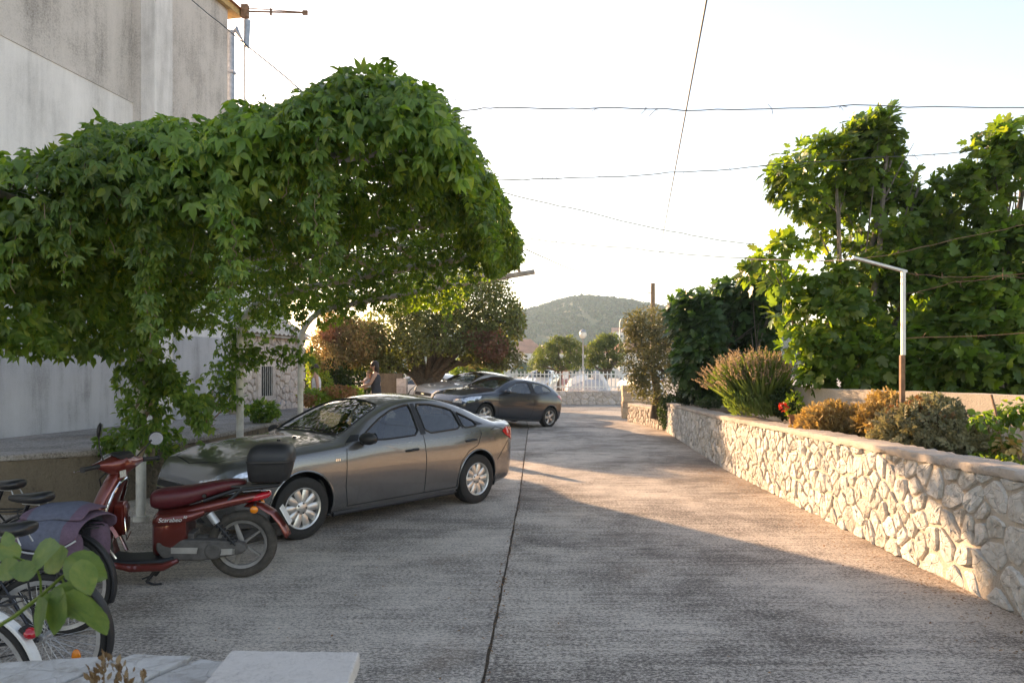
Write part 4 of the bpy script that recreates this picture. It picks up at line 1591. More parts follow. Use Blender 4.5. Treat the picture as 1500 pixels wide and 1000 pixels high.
def wire(name, label, pts, r=0.006, mat='wire', tufts=0, sag=0.0, cat='wire', group=None):
    P = []
    for a, b in zip(pts, pts[1:]):
        for k in range(8):
            t = k / 8
            p = Vector(a).lerp(Vector(b), t)
            p.z -= sag * 4 * t * (1 - t) + (rv.normal() * 0.004 if sag >= 0 else 0)
            P.append(p)
    P.append(Vector(pts[-1]))
    b = MB().tube(P, r * .82, 5)
    for k in range(tufts):
        q = P[rv.integers(0, len(P) - 1)].lerp(P[rv.integers(0, len(P) - 1)], 0.02)
        for j in range(3):
            b.tube([q, q + Vector((rv.normal() * .03, rv.normal() * .02, rv.normal() * .03))], 0.003, 4)
    o = b.obj(name, M[mat])
    return tag(o, label, cat, group)


wire('wire', 'topmost wire of the slim post, running from its arm past the second fig tree', [at(1330, 400, 8.5), at(1430, 405, 8), at(1560, 392, 7.4)], 0.005, 'rust', 5, 0.02)
wire('wire', 'loosely sagging wire tied just below the arm of the slim post', [at(1325, 430, 8.5), at(1400, 412, 8), at(1470, 404, 7.7), at(1560, 405, 7.4)], 0.005, 'rust', 3, 0.02)
wire('wire', 'lowest wire of the slim post, crossing the fig leaves at mid height', [at(1325, 495, 8.5), at(1560, 484, 7.4)], 0.006, 'rust', 5, 0.01)
wire('wire', 'straight high horizontal wire from the vine, passing above the fig tree', [at(640, 163, 6), at(730, 157, 6.1), at(900, 158, 6.3), at(1100, 160, 6.5), at(1250, 154, 6.7), at(1560, 158, 7)], 0.006, 'wire', 6, 0.01)
wire('wire', 'second highest long wire, running from the vine into the fig tree top', [at(700, 262, 8.5), at(830, 260, 9), at(980, 253, 9.5), at(1160, 238, 10.4), at(1290, 230, 11), at(1440, 219, 11.6)], 0.008, 'wire', 14, 0.02)
wire('wire', 'thin wire sagging from the vine corner to the left side of the fig tree', [at(720, 276, 10), at(850, 308, 10.6), at(1000, 342, 11.4), at(1110, 358, 12)], 0.009, 'greywire', 2, 0.02)
wire('wire', 'lower faint wire from the far beam ends to the arm of the slim post', [at(770, 349, 11.2), at(930, 364, 11), at(1090, 378, 10.6), at(1255, 380, 8.6)], 0.008, 'greywire', 6, 0.02)
wire('wire', 'rusty wire rising from the post arm through the fig leaves to upper right', [at(1255, 380, 8.5), at(1400, 350, 9.5), at(1540, 318, 10)], 0.005, 'rust', 4, 0.02)
wire('cable', 'black cable slanting down from the house wall into the vine', [at(230, -40, 11), at(280, 0, 10.4), at(425, 118, 7.4), at(470, 160, 6.6)], 0.008, 'wire', 0, 0.0, 'cable')
# ------------------------------------------------------------------ cars
def curve(pts, xs):
    """smooth curve through (x, value) points"""
    X = np.array([p[0] for p in pts], float)
    Yv = np.array([p[1] for p in pts], float)
    h = np.diff(X)
    d = np.diff(Yv) / h
    m = np.zeros(len(X))
    m[0], m[-1] = d[0], d[-1]
    for i in range(1, len(X) - 1):
        m[i] = (d[i - 1] * h[i] + d[i] * h[i - 1]) / (h[i - 1] + h[i])
    k = np.clip(np.searchsorted(X, xs) - 1, 0, len(h) - 1)
    t = np.clip((xs - X[k]) / h[k], 0, 1)
    return ((1 + 2 * t) * (1 - t) ** 2) * Yv[k] + t * (1 - t) ** 2 * h[k] * m[k] + t * t * (3 - 2 * t) * Yv[k + 1] + t * t * (t - 1) * h[k] * m[k + 1]


def body_shell(S, nx=96):
    L = S['L']
    tt = np.linspace(0, 1, nx)
    xs = L * (0.5 - 0.5 * np.cos(PI * tt)) * 0.45 + L * tt * 0.55
    keys = []
    for c in S['curves']:
        pts = [(p[0], p[1]) for p in c], [(p[0], p[2]) for p in c]
        keys.append((curve(pts[0], xs), curve(pts[1], xs)))      # z, y
    ncur = len(keys)
    sub = [3, 4, 5, 7, 7]
    rings = []
    for i in range(nx):
        pts = [Vector((keys[k][1][i], keys[k][0][i])) for k in range(ncur)]      # (y, z)
        pts[-1].x = 0.0
        tang = []
        for k in range(ncur):
            if k == 0:
                t = pts[1] - pts[0]
            elif k == ncur - 1:
                t = Vector((-(pts[k - 1].x) * 1.0, 0))
            else:
                t = (pts[k + 1] - pts[k - 1]) * 0.5
            tang.append(t)
        half = []
        for k in range(ncur - 1):
            a, b = pts[k], pts[k + 1]
            chord = (b - a)
            ta, tb = tang[k], tang[k + 1]
            if k in (3,):                       # greenhouse side: nearly straight
                ta, tb = chord * 0.8 + Vector((0.02, 0.03)), chord * 0.85 + Vector((-0.05, 0.0))
            if k == 2:
                tb = chord * 0.7 + Vector((-0.05, 0.02))
            if k == 4:
                ta = chord * 0.75 + Vector((-0.02, 0.045))
                tb = Vector((chord.x * 1.15, 0))
            if k == 1:
                pass
            for j in range(sub[k]):
                t = j / sub[k]
                p = a * ((1 + 2 * t) * (1 - t) ** 2) + ta * (t * (1 - t) ** 2) + b * (t * t * (3 - 2 * t)) + tb * (t * t * (t - 1))
                half.append(p)
        half.append(pts[-1])
        ring = [(xs[i], 0.0, half[0].y)] + [(xs[i], -p.x, p.y) for p in half] + [(xs[i], p.x, p.y) for p in half[-2::-1]]
        rings.append(ring)
    n = len(rings[0])
    V = [p for r in rings for p in r]
    Fc = []
    for i in range(nx - 1):
        for k in range(n):
            k2 = (k + 1) % n
            Fc.append((i * n + k, i * n + k2, (i + 1) * n + k2, (i + 1) * n + k))
    Fc.append(tuple(range(n)))
    Fc.append(tuple((nx - 1) * n + k for k in range(n)))
    # to car space: x forward, origin midway between the axles
    V = [(S['mid'] - x, y, z) for x, y, z in V]
    bm = bmesh.new()
    bv = [bm.verts.new(v) for v in V]
    for f in Fc:
        bm.faces.new([bv[i] for i in f])
    bmesh.ops.recalc_face_normals(bm, faces=bm.faces)
    return bm


def inside(p, poly):
    r = False
    n = len(poly)
    for i in range(n):
        a, b = poly[i], poly[i - 1]
        if (a[1] > p[1]) != (b[1] > p[1]) and p[0] < (b[0] - a[0]) * (p[1] - a[1]) / (b[1] - a[1]) + a[0]:
            r = not r
    return r


AX = {'y': (0, 2, Vector((0, 1, 0))), 'z': (0, 1, Vector((0, 0, 1))), 'x': (1, 2, Vector((1, 0, 0)))}


def cut_hole(bm, poly, axis, filt):
    ia, ib, dv = AX[axis]
    a0, a1 = min(p[0] for p in poly) - .12, max(p[0] for p in poly) + .12
    b0, b1 = min(p[1] for p in poly) - .12, max(p[1] for p in poly) + .12
    n = len(poly)
    for i in range(n):
        p, q = poly[i], poly[(i + 1) % n]
        lo = (min(p[0], q[0]) - .1, min(p[1], q[1]) - .1)
        hi = (max(p[0], q[0]) + .1, max(p[1], q[1]) + .1)
        fs = []
        for f in bm.faces:
            c = f.calc_center_median()
            if lo[0] < c[ia] < hi[0] and lo[1] < c[ib] < hi[1] and filt(c, f.normal):
                fs.append(f)
        if not fs:
            continue
        e = Vector((0, 0, 0))
        e[ia], e[ib] = q[0] - p[0], q[1] - p[1]
        co = Vector((0, 0, 0))
        co[ia], co[ib] = p
        no = e.cross(dv).normalized()
        geom = set(fs)
        for f in fs:
            geom.update(f.edges)
            geom.update(f.verts)
        bmesh.ops.bisect_plane(bm, geom=list(geom), dist=1e-5, plane_co=co, plane_no=no)
    kill = []
    for f in bm.faces:
        c = f.calc_center_median()
        if a0 < c[ia] < a1 and b0 < c[ib] < b1 and filt(c, f.normal) and inside((c[ia], c[ib]), poly):
            kill.append(f)
    bmesh.ops.delete(bm, geom=kill, context='FACES')


def smooth_poly(poly, n=2, r=.13):
    for _ in range(n):
        out = []
        for i in range(len(poly)):
            p, q = poly[i], poly[(i + 1) % len(poly)]
            out += [(p[0] * (1 - r) + q[0] * r, p[1] * (1 - r) + q[1] * r), (p[0] * r + q[0] * (1 - r), p[1] * r + q[1] * (1 - r))]
        poly = out
    return poly


def grow_poly(poly, d):
    n = len(poly)
    area = sum(poly[i - 1][0] * poly[i][1] - poly[i][0] * poly[i - 1][1] for i in range(n))
    sg = 1 if area > 0 else -1
    out = []
    for i in range(n):
        a, b, c = Vector(poly[i - 1]), Vector(poly[i]), Vector(poly[(i + 1) % n])
        e1, e2 = (b - a), (c - b)
        n1, n2 = Vector((e1.y, -e1.x)), Vector((e2.y, -e2.x))
        if n1.length < 1e-9 or n2.length < 1e-9:
            out.append(tuple(b))
            continue
        m = (n1.normalized() + n2.normalized())
        m = m.normalized() if m.length > 1e-6 else n1.normalized()
        out.append(tuple(b + m * d * sg))
    return out


class Skin:
    """projects flat outlines onto a body"""

    def __init__(s, bm):
        s.t = BVHTree.FromBMesh(bm)

    def hit(s, a, b, axis, side):
        if axis == 'y':
            o, d = Vector((a, side * 3, b)), Vector((0, -side, 0))
        elif axis == 'z':
            o, d = Vector((a, b, 4)), Vector((0, 0, -1))
        else:
            o, d = Vector((side * 6, a, b)), Vector((-side, 0, 0))
        h = s.t.ray_cast(o, d)
        if h[0] is None:
            h = s.t.find_nearest(Vector((a, side * .8, b)) if axis == 'y' else (Vector((a, b, 1.4)) if axis == 'z' else Vector((side * 2.2, a, b))))
        n = h[1]
        if n.dot(d) > 0:
            n = -n
        return h[0], n

    def patch(s, mb, poly, axis, side, off, res=0.06):
        pts = []
        n = len(poly)
        for i in range(n):
            p, q = Vector(poly[i]), Vector(poly[(i + 1) % n])
            k = max(1, int((q - p).length / res))
            for j in range(k):
                pts.append(p.lerp(q, j / k))
        nb = len(pts)
        edge = [tuple(p) for p in pts]
        a0, a1 = min(p.x for p in pts), max(p.x for p in pts)
        b0, b1 = min(p.y for p in pts), max(p.y for p in pts)
        x = a0 + res
        while x < a1:
            y = b0 + res
            while y < b1:
                if inside((x, y), edge) and min((Vector((x, y)) - p).length for p in pts) > res * .5:
                    pts.append(Vector((x, y)))
                y += res
            x += res
        r = delaunay_2d_cdt(pts, [(i, (i + 1) % nb) for i in range(nb)], [], 1, 1e-6)
        vs, fs = r[0], r[2]
        V = []
        for p in vs:
            h, nr = s.hit(p.x, p.y, axis, side)
            V.append(h + nr * off)
        mb.add(V, [f for f in fs if inside(((vs[f[0]].x + vs[f[1]].x + vs[f[2]].x) / 3, (vs[f[0]].y + vs[f[1]].y + vs[f[2]].y) / 3), edge)])
        return mb

    def line(s, mb, pts, axis, side, w=0.008, off=0.0015, res=0.04):
        P = []
        for a, b in zip(pts, pts[1:]):
            a, b = Vector(a), Vector(b)
            k = max(1, int((b - a).length / res))
            P += [a.lerp(b, j / k) for j in range(k)]
        P.append(Vector(pts[-1]))
        V = []
        for i, p in enumerate(P):
            t = (P[min(i + 1, len(P) - 1)] - P[max(i - 1, 0)]).normalized()
            n2 = Vector((-t.y, t.x)) * w / 2
            for q in (p + n2, p - n2):
                h, nr = s.hit(q.x, q.y, axis, side)
                V.append(h + nr * off)
        mb.add(V, [(2 * i, 2 * i + 1, 2 * i + 3, 2 * i + 2) for i in range(len(P) - 1)])
        return mb

    def rod(s, mb, pts, axis, side, r, off, n=6, res=0.04):
        P = []
        for a, b in zip(pts, pts[1:]):
            a, b = Vector(a), Vector(b)
            k = max(1, int((b - a).length / res))
            P += [a.lerp(b, j / k) for j in range(k)]
        P.append(Vector(pts[-1]))
        V = []
        for p in P:
            h, nr = s.hit(p.x, p.y, axis, side)
            V.append(h + nr * off)
        return mb.tube(V, r, n)


def wheel(parent, x, y, rad, w, rim_r, side, spokes, mats, steer=0.0, kind='fat'):
    tyre_m, rim_m = mats
    hub = bpy.data.objects.new('wheel', None)
    link(hub, parent)
    hub.location = (x, y, rad)
    hub.rotation_euler = (0, 0, steer)
    mt = Matrix.Rotation(R(-90 * side), 4, 'X')      # local z of the lathe -> outward (side*y)
    hw = w / 2
    b = MB()
    prof = [(rim_r - .012, -hw * .8), (rim_r + .004, -hw * .96), (rad - .06, -hw), (rad - .022, -hw * .97), (rad - .004, -hw * .82), (rad, -hw * .5), (rad, -.04), (rad - .007, -.036), (rad - .007, -.028), (rad, -.024), (rad, .024), (rad - .007, .028), (rad - .007, .036), (rad, .04), (rad, hw * .5), (rad - .004, hw * .82), (rad - .022, hw * .97), (rad - .06, hw), (rim_r + .006, hw * .96), (rim_r - .012, hw * .8)]
    b.lathe(prof, 48, mt)
    b.obj('tyre', tyre_m, hub, smooth=40)
    b = MB()
    b.lathe([(rim_r - .01, -hw * .8), (rim_r - .03, 0), (rim_r - .022, hw * .6), (rim_r - .004, hw * .82), (rim_r + .006, hw * .93), (rim_r, hw * .98), (rim_r - .014, hw * .9), (rim_r - .02, hw * .55)], 48, mt)
    zf = hw * .78
    for k in range(spokes):
        a = 2 * PI * k / spokes + (0.0 if kind != 'pair' else 0)
        angs = [a] if kind == 'fat' else [a - .13, a + .13]
        for aa in angs:
            wi, wo_ = (.030, .042) if kind == 'fat' else (.024, .020)
            if spokes <= 5 and kind == 'fat':
                wi, wo_ = .05, .045
            ca, sa = math.cos(aa), math.sin(aa)
            vs = []
            for rr_, ww, zt, zb in ((.045, wi, zf - .012, zf - .05), (rim_r * .55, wi * .55 + wo_ * .55, zf + .004, zf - .04), (rim_r - .016, wo_, zf - .006, zf - .05)):
                for yy, zz in ((-ww, zt - .012), (-ww * .55, zt), (ww * .55, zt), (ww, zt - .012), (ww, zb), (-ww, zb)):
                    vs.append((rr_ * ca - yy * sa, rr_ * sa + yy * ca, zz))
            fs = []
            for i in range(2):
                for q in range(6):
                    q2 = (q + 1) % 6
                    fs.append((i * 6 + q, i * 6 + q2, (i + 1) * 6 + q2, (i + 1) * 6 + q))
            b.add(vs, fs, mt)
    b.lathe([(0, zf + .004), (.03, zf + .002), (.06, zf - .004), (.078, zf - .016), (.08, zf - .06)], 24, mt)
    rim = b.obj('rim', rim_m, hub, smooth=35)
    b = MB()
    b.lathe([(0, -hw * .3), (rim_r - .03, -hw * .3)], 32, mt)
    b.lathe([(0, -hw * .1), (.13, -hw * .1), (.135, -hw * .2)], 32, mt)
    for k in range(5):
        a = 2 * PI * (k + .5) / 5
        b.lathe([(0, zf + .006), (.009, zf + .005), (.011, zf - .01)], 8, mt @ Matrix.Translation((.052 * math.cos(a), .052 * math.sin(a), 0)))
    b.obj('brake_disc', M['engine'], hub)
    return hub


def make_car(name, label, loc, rz, S, paint, group=None, glassmat='glass', detail=2, roofbox=False, cat='car'):
    root = thing(name, label, cat, loc, rz, group)
    mid = S['mid']
    X = lambda x: mid - x
    bm = body_shell(S)
    sk = Skin(bm)
    WR = S['wr']
    arch = S['arch']
    fx, rx = S['front'], S['rear']
    side_f = lambda c, n: abs(c.y) > .42
    for ax in (fx, rx):
        poly = []
        for k in range(26):
            a = 2 * PI * k / 26
            poly.append((X(ax) + arch * math.cos(a), WR + 0.015 + arch * math.sin(a)))
        cut_hole(bm, poly, 'y', side_f)
    wins = {k: [(X(x), z) for x, z in v] for k, v in S['side'].items()}
    for k, poly in wins.items():
        cut_hole(bm, grow_poly(smooth_poly(poly, 1), -.006), 'y', lambda c, n: abs(c.y) > .42 and c.z > .8)
    ws = [(X(x), y) for x, y in S['screen']]
    rw = [(X(x), y) for x, y in S['rscreen']]
    ws, rw = smooth_poly(ws, 1), smooth_poly(rw, 1)
    cut_hole(bm, grow_poly(ws, -.006), 'z', lambda c, n: c.z > .8)
    cut_hole(bm, grow_poly(rw, -.006), 'z', lambda c, n: c.z > .75)
    me = bpy.data.meshes.new('body')
    bmesh.ops.recalc_face_normals(bm, faces=bm.faces)
    # outward check on the roof
    up = max(bm.faces, key=lambda f: f.calc_center_median().z)
    if up.normal.z < 0:
        bmesh.ops.reverse_faces(bm, faces=bm.faces)
    bm.to_mesh(me)
    bm.free()
    mobj('body', me, M[paint], root, smooth=45)
    # arch lips, wells
    for ax in (fx, rx):
        for sd_ in (-1, 1):
            b = MB()
            well = MB()
            pts = []
            for k in range(25):
                a = -.22 + (PI + .44) * k / 24
                px_, pz = X(ax) + (arch + .004) * math.cos(a), WR + .015 + (arch + .004) * math.sin(a)
                h, nr = sk.hit(px_, pz, 'y', sd_)
                pts.append(h + nr * .001)
            b.tube(pts, .011, 6)
            vs, fs = [], []
            for k in range(17):
                a = -.35 + (PI + .7) * k / 16
                for yy in (.52, S['W'] / 2 - .05):
                    vs.append((X(ax) + (arch + .012) * math.cos(a), sd_ * yy, WR + .015 + (arch + .012) * math.sin(a)))
            for k in range(16):
                fs.append((2 * k, 2 * k + 1, 2 * k + 3, 2 * k + 2))
            fs.append(tuple(2 * k for k in range(17)))
            well.add(vs, fs)
            b.obj('arch_lip', M[paint], root)
            well.obj('wheel_well', M['black'], root, fix=False)
    for ax, st in ((fx, S.get('steer', 0)), (rx, 0)):
        for sd_ in (-1, 1):
            wheel(root, X(ax), sd_ * (S['W'] / 2 - S['tw'] / 2 - .018), WR, S['tw'], S['rim'], sd_, S['spokes'], (M['rubber'], M['alloy']), st, S.get('kind', 'fat'))
    # glass, black surrounds
    # the surround is cut by its panes: build it as rims
    sur = MB()
    for sd_ in (-1, 1):
        for k, poly in wins.items():
            pp_ = smooth_poly(poly, 1)
            sk.rod(sur, pp_ + [pp_[0]], 'y', sd_, .011, .002)
        for pts in S['pillars']:
            sk.patch(sur, [(X(x), z) for x, z in pts], 'y', sd_, .004, .05)
    ww = ws + [ws[0]]
    sk.rod(sur, ww, 'z', 1, .011, .0)
    sk.rod(sur, rw + [rw[0]], 'z', 1, .011, .0)
    sur.obj('window_seal', M['black'], root)
    for sd_ in (-1, 1):
        for k, poly in wins.items():
            g = MB()
            sk.patch(g, grow_poly(smooth_poly(poly, 1), .004), 'y', sd_, -.006, .09)
            g.obj('window', M[glassmat], root, smooth=180)
    g = MB()
    sk.patch(g, grow_poly(ws, .004), 'z', 1, -.004, .12)
    g.obj('windscreen', M['glass'], root, smooth=180)
    g = MB()
    sk.patch(g, grow_poly(rw, .004), 'z', 1, -.004, .12)
    g.obj('rear_window', M[glassmat], root, smooth=180)
    # panel gaps
    g = MB()
    for sd_ in (-1, 1):
        for pts in S['gaps']:
            sk.line(g, [(X(x), z) for x, z in pts], 'y', sd_, .009)
    for pts in S['topgaps']:
        for sy in (-1, 1):
            sk.line(g, [(X(x), sy * y) for x, y in pts], 'z', 1, .009)
    g.obj('panel_gaps', M['darkgap'], root, smooth=0)
    # sills and lower black trim
    g = MB()
    for sd_ in (-1, 1):
        g.tube([(X(fx) - arch - .03, sd_ * (S['W'] / 2 - .075), .2), (X(rx) + arch + .03, sd_ * (S['W'] / 2 - .075), .2)], .028, 8)
    g.box((X((fx + rx) / 2), 0, .2), (S['L'] * .8, S['W'] * .8, .06))
    g.obj('underside', M['black'], root)
    for sd_ in (-1, 1):
        for (hx, hz) in S['handles']:
            h, nr = sk.hit(X(hx), hz, 'y', sd_)
            g = MB()
            g.tube([h + Vector((-.1, 0, .006)), h + Vector((-.075, sd_ * .032, .008)), h + Vector((.06, sd_ * .034, 0)), h + Vector((.095, 0, -.004))], [.013, .015, .015, .013], 8)
            g.obj('door_handle', M[S.get('handlemat', 'black')], root)
        mx, mz = S['mirror']
        h, nr = sk.hit(X(mx), mz, 'y', sd_)
        g = MB()
        g.ball(h + Vector((.03, sd_ * .12, .055)), (.085, .115, .07), 16, 10, (0, 0, sd_ * .2))
        g.tube([h + Vector((.02, -sd_ * .03, -.01)), h + Vector((.02, sd_ * .06, .02))], .03, 8)
        mr = g.obj('door_mirror', M[S.get('mirrormat', 'black')], root)
        g = MB()
        g.disc(h + Vector((-.054, sd_ * .125, .056)), .062, 20, 'x')
        g.obj('mirror_glass', M['mirror'], mr)
    # lamps
    for sd_ in (-1, 1):
        for axn, poly in S['headlamp']:
            g = MB()
            if axn == 'y':
                sk.patch(g, [(X(x), z) for x, z in poly], 'y', sd_, .006, .05)
            else:
                sk.patch(g, [(sd_ * y, z) for y, z in poly], 'x', 1, .006, .05)
            g.obj('headlamp', M['clearlens'], root, smooth=180)
        for axn, poly in S['taillamp']:
            g = MB()
            if axn == 'y':
                sk.patch(g, [(X(x), z) for x, z in poly], 'y', sd_, .008, .04)
            else:
                sk.patch(g, [(sd_ * y, z) for y, z in poly], 'x', -1, .008, .04)
            g.obj('tail_lamp', M['redlens'], root, smooth=180)
    g = MB()
    for poly in S['grille']:
        sk.patch(g, poly, 'x', 1, .006, .06)
    g.obj('grille', M['black'], root)
    g = MB()
    for pts in S.get('chrome', []):
        sk.rod(g, pts, 'x', 1, .012, .008)
    h, nr = sk.hit(0, S['badge'], 'x', 1)
    g.box(h + nr * .012, (.012, .15, .045))
    g.obj('badge_bar', M['chrome'], root)
    g = MB()
    for (y0, x0, y1, x1) in S['wipers']:
        P = []
        for k in range(8):
            t = k / 7
            h, nr = sk.hit(X(x0 + (x1 - x0) * t), y0 + (y1 - y0) * t, 'z', 1)
            P.append(h + nr * .02)
        g.tube(P, .008, 5)
    g.obj('wipers', M['black'], root)
    if detail > 1:
        g = MB()
        for dx in (.25, .45):
            h, nr = sk.hit(X(S['screen'][0][0]) + dx, .3, 'z', 1)
            g.box(h + nr * .008, (.02, .035, .016))
        g.obj('washer_jets', M['black'], root)
        h, nr = sk.hit(X(S['antenna']), 0, 'z', 1)
        MB().tube([h, h + Vector((-.03, 0, .05)), h + Vector((-.19, 0, .16))], [.012, .006, .003], 6).obj('antenna', M['black'], root)
    # inside
    it = S['interior']
    g = MB()
    g.box((X(it['dash']), 0, it['belt'] - .1), (.42, S['W'] - .34, .22))
    g.box((X((fx + rx) / 2 + .15), 0, .36), (2.5, S['W'] - .3, .1))
    g.box((X(rx + .25), 0, it['belt'] - .08), (.62, S['W'] - .4, .08))
    for sy in (-1, 1):
        g.box((X((fx + rx) / 2 + .1), sy * (S['W'] / 2 - .16), .62), (2.3, .05, .55))
    g.obj('dashboard', M['interior'], root, smooth=0, bevel=.03)
    for sx, wid, ys in ((it['fseat'], .5, (-.37, .37)), (it['rseat'], 1.25, (0,))):
        for sy in ys:
            g = MB()
            g.box((X(sx) + .02, sy, .56), (.5, wid, .16))
            g.box((X(sx + .3), sy, .87), (.15, wid * .92, .58), (0, -.28, 0))
            for hy in ((0,) if wid < 1 else (-.36, .36)):
                g.box((X(sx + .4), sy + hy, it['head']), (.1, .26, .19), (0, -.2, 0))
            g.obj('seat', M['seatcloth'], root, smooth=40, bevel=.035)
    g = MB()
    sw = []
    for k in range(24):
        a = 2 * PI * k / 24
        sw.append(Vector((.19 * math.sin(a) * .38, .19 * math.cos(a), .19 * math.sin(a) * .92)) + Vector((X(it['dash'] + .38), .37, it['belt'] - .03)))
    g.tube(sw, .014, 6, closed=True)
    g.box((X(it['dash'] + .36), .37, it['belt'] - .04), (.05, .16, .1))
    g.obj('steering_wheel', M['black'], root)
    if roofbox:
        rb = thing('roof_box', 'grey roof box strapped on top of the white off-roader', 'roof box', tuple(root.matrix_basis @ Vector((X(2.4), 0, S['H'] + .03))), rz)
        g = MB()
        prof = [(-.95, .0), (-.9, .16), (-.6, .30), (0, .36), (.55, .31), (.85, .2), (1.0, .05), (1.0, .0)]
        vs, fs = [], []
        for i, (xx, zz) in enumerate(prof):
            for yy, q in ((-.42, .05), (-.4, .6), (-.3, .95), (0, 1.0), (.3, .95), (.4, .6), (.42, .05)):
                vs.append((xx, yy * (1 - .15 * abs(xx)), .06 + max(.02, zz) * q))
        for i in range(len(prof) - 1):
            for k in range(6):
                fs.append((i * 7 + k, i * 7 + k + 1, (i + 1) * 7 + k + 1, (i + 1) * 7 + k))
            fs.append((i * 7, (i + 1) * 7, (i + 1) * 7 + 6, i * 7 + 6))
        g.add(vs, fs + [tuple(range(7)), tuple((len(prof) - 1) * 7 + k for k in range(7))])
        g.obj('shell', M['boxgrey'], rb, smooth=50)
        g = MB()
        for xx in (-.5, .5):
            g.tube([(xx, -.6, .03), (xx, .6, .03)], .022, 8)
        g.obj('crossbars', M['black'], rb)
    return root, sk, X


def mirror_pts(p):
    return p + [(x, -y) for x, y in p[::-1]]


SEDAN = dict(
    L=4.6, W=1.79, H=1.477, mid=2.27, front=.93, rear=3.615, wr=.328, arch=.375, tw=.21, rim=.215, spokes=10, kind='fat', steer=0.0,
    curves=[
        [(0, .26, .42), (.15, .21, .62), (.5, .19, .76), (1.2, .19, .80), (3.4, .19, .80), (4.1, .22, .76), (4.45, .28, .64), (4.6, .38, .5)],
        [(0, .36, .46), (.12, .33, .67), (.4, .31, .80), (.93, .32, .86), (2.2, .30, .86), (3.6, .32, .86), (4.1, .33, .82), (4.45, .36, .71), (4.6, .44, .55)],
        [(0, .50, .48), (.10, .55, .68), (.35, .62, .82), (.93, .68, .885), (2.2, .66, .89), (3.6, .70, .892), (4.1, .72, .85), (4.45, .72, .74), (4.6, .66, .57)],
        [(0, .60, .44), (.12, .72, .62), (.4, .82, .78), (.8, .88, .84), (1.2, .905, .86), (1.6, .925, .858), (2.4, .945, .855), (3.2, .975, .852), (3.7, 1.0, .84), (4.1, 1.01, .80), (4.4, .985, .73), (4.56, .92, .62), (4.6, .84, .56)],
        [(0, .64, .40), (.12, .775, .56), (.4, .88, .69), (.8, .94, .735), (1.2, .975, .755), (1.46, 1.0, .75), (1.75, 1.145, .70), (2.05, 1.285, .64), (2.35, 1.375, .59), (2.7, 1.41, .57), (3.05, 1.395, .57), (3.35, 1.335, .585), (3.65, 1.235, .61), (3.9, 1.135, .64), (4.12, 1.065, .665), (4.35, 1.045, .66), (4.52, 1.02, .58), (4.6, .90, .5)],
        [(0, .655, 0), (.12, .80, 0), (.4, .91, 0), (.8, .98, 0), (1.15, 1.025, 0), (1.38, 1.05, 0), (1.65, 1.185, 0), (1.95, 1.33, 0), (2.25, 1.43, 0), (2.6, 1.472, 0), (2.9, 1.474, 0), (3.2, 1.44, 0), (3.5, 1.365, 0), (3.8, 1.255, 0), (4.08, 1.13, 0), (4.25, 1.095, 0), (4.45, 1.085, 0), (4.57, 1.05, 0), (4.6, .92, 0)],
    ],
    side=dict(a=[(1.70, .985), (1.88, 1.10), (2.08, 1.21), (2.3, 1.30), (2.52, 1.345), (2.615, 1.352), (2.60, .99), (2.1, .97)],
              b=[(2.72, .992), (2.715, 1.355), (2.95, 1.345), (3.2, 1.295), (3.33, 1.25), (3.35, 1.02)],
              c=[(3.395, 1.022), (3.38, 1.228), (3.52, 1.165), (3.64, 1.10), (3.66, 1.035)]),
    pillars=[[(2.622, .985), (2.637, 1.36), (2.70, 1.362), (2.708, .99)], [(1.5, .965), (1.68, .985), (1.72, 1.045), (1.62, 1.045)], [(3.36, 1.02), (3.345, 1.245), (3.37, 1.235), (3.385, 1.02)],
             [(3.68, 1.04), (3.66, 1.10), (3.80, 1.05)]],
    screen=mirror_pts([(1.44, .02), (1.455, .35), (1.52, .62), (1.62, .66), (2.1, .575), (2.2, .5), (2.225, .02)]),
    rscreen=mirror_pts([(3.34, .02), (3.36, .5), (3.45, .555), (3.96, .61), (4.04, .5), (4.06, .02)]),
    gaps=[[(1.50, .955), (1.475, .8), (1.46, .5), (1.50, .27)], [(2.655, .985), (2.665, .7), (2.655, .27)], [(3.66, 1.02), (3.70, .93), (3.60, .78), (3.42, .72), (3.28, .6), (3.24, .45), (3.21, .27)],
          [(1.5, .27), (3.21, .27)], [(.2, .50), (.56, .62)], [(4.03, .55), (4.3, .80)], [(4.2, .96), (4.02, 1.0), (3.9, .96)]],
    topgaps=[[(1.40, .70), (.9, .71), (.45, .64), (.2, .45), (.13, 0)], [(4.10, .0), (4.11, .62), (4.3, .645), (4.5, .58)]],
    handles=[(2.44, .815), (3.47, .855)], mirror=(1.74, .955),
    headlamp=[('y', [(.16, .66), (.30, .60), (.62, .74), (.66, .80), (.42, .80), (.24, .74)]), ('x', [(.44, .60), (.70, .60), (.70, .72), (.44, .68)])],
    taillamp=[('y', [(4.17, .93), (4.28, .985), (4.50, .96), (4.585, .86), (4.57, .76), (4.40, .80), (4.24, .87)]), ('x', [(.42, .78), (.74, .78), (.74, .96), (.42, .92)])],
    grille=[[(-.42, .47), (.42, .47), (.5, .62), (-.5, .62)], [(-.5, .27), (.5, .27), (.45, .42), (-.45, .42)]],
    chrome=[[(-.45, .545), (.45, .545)]], badge=.545,
    wipers=[(-.6, 1.5, .05, 1.47), (.1, 1.47, .6, 1.52)], antenna=3.15,
    interior=dict(dash=1.62, belt=.93, fseat=2.35, rseat=3.2, head=1.16))

sedan, sk_, X_ = make_car('sedan', 'dark grey four door sedan with dusty bonnet parked under the vine pergola', (0, 0, 0), 0, SEDAN, 'sedanpaint')
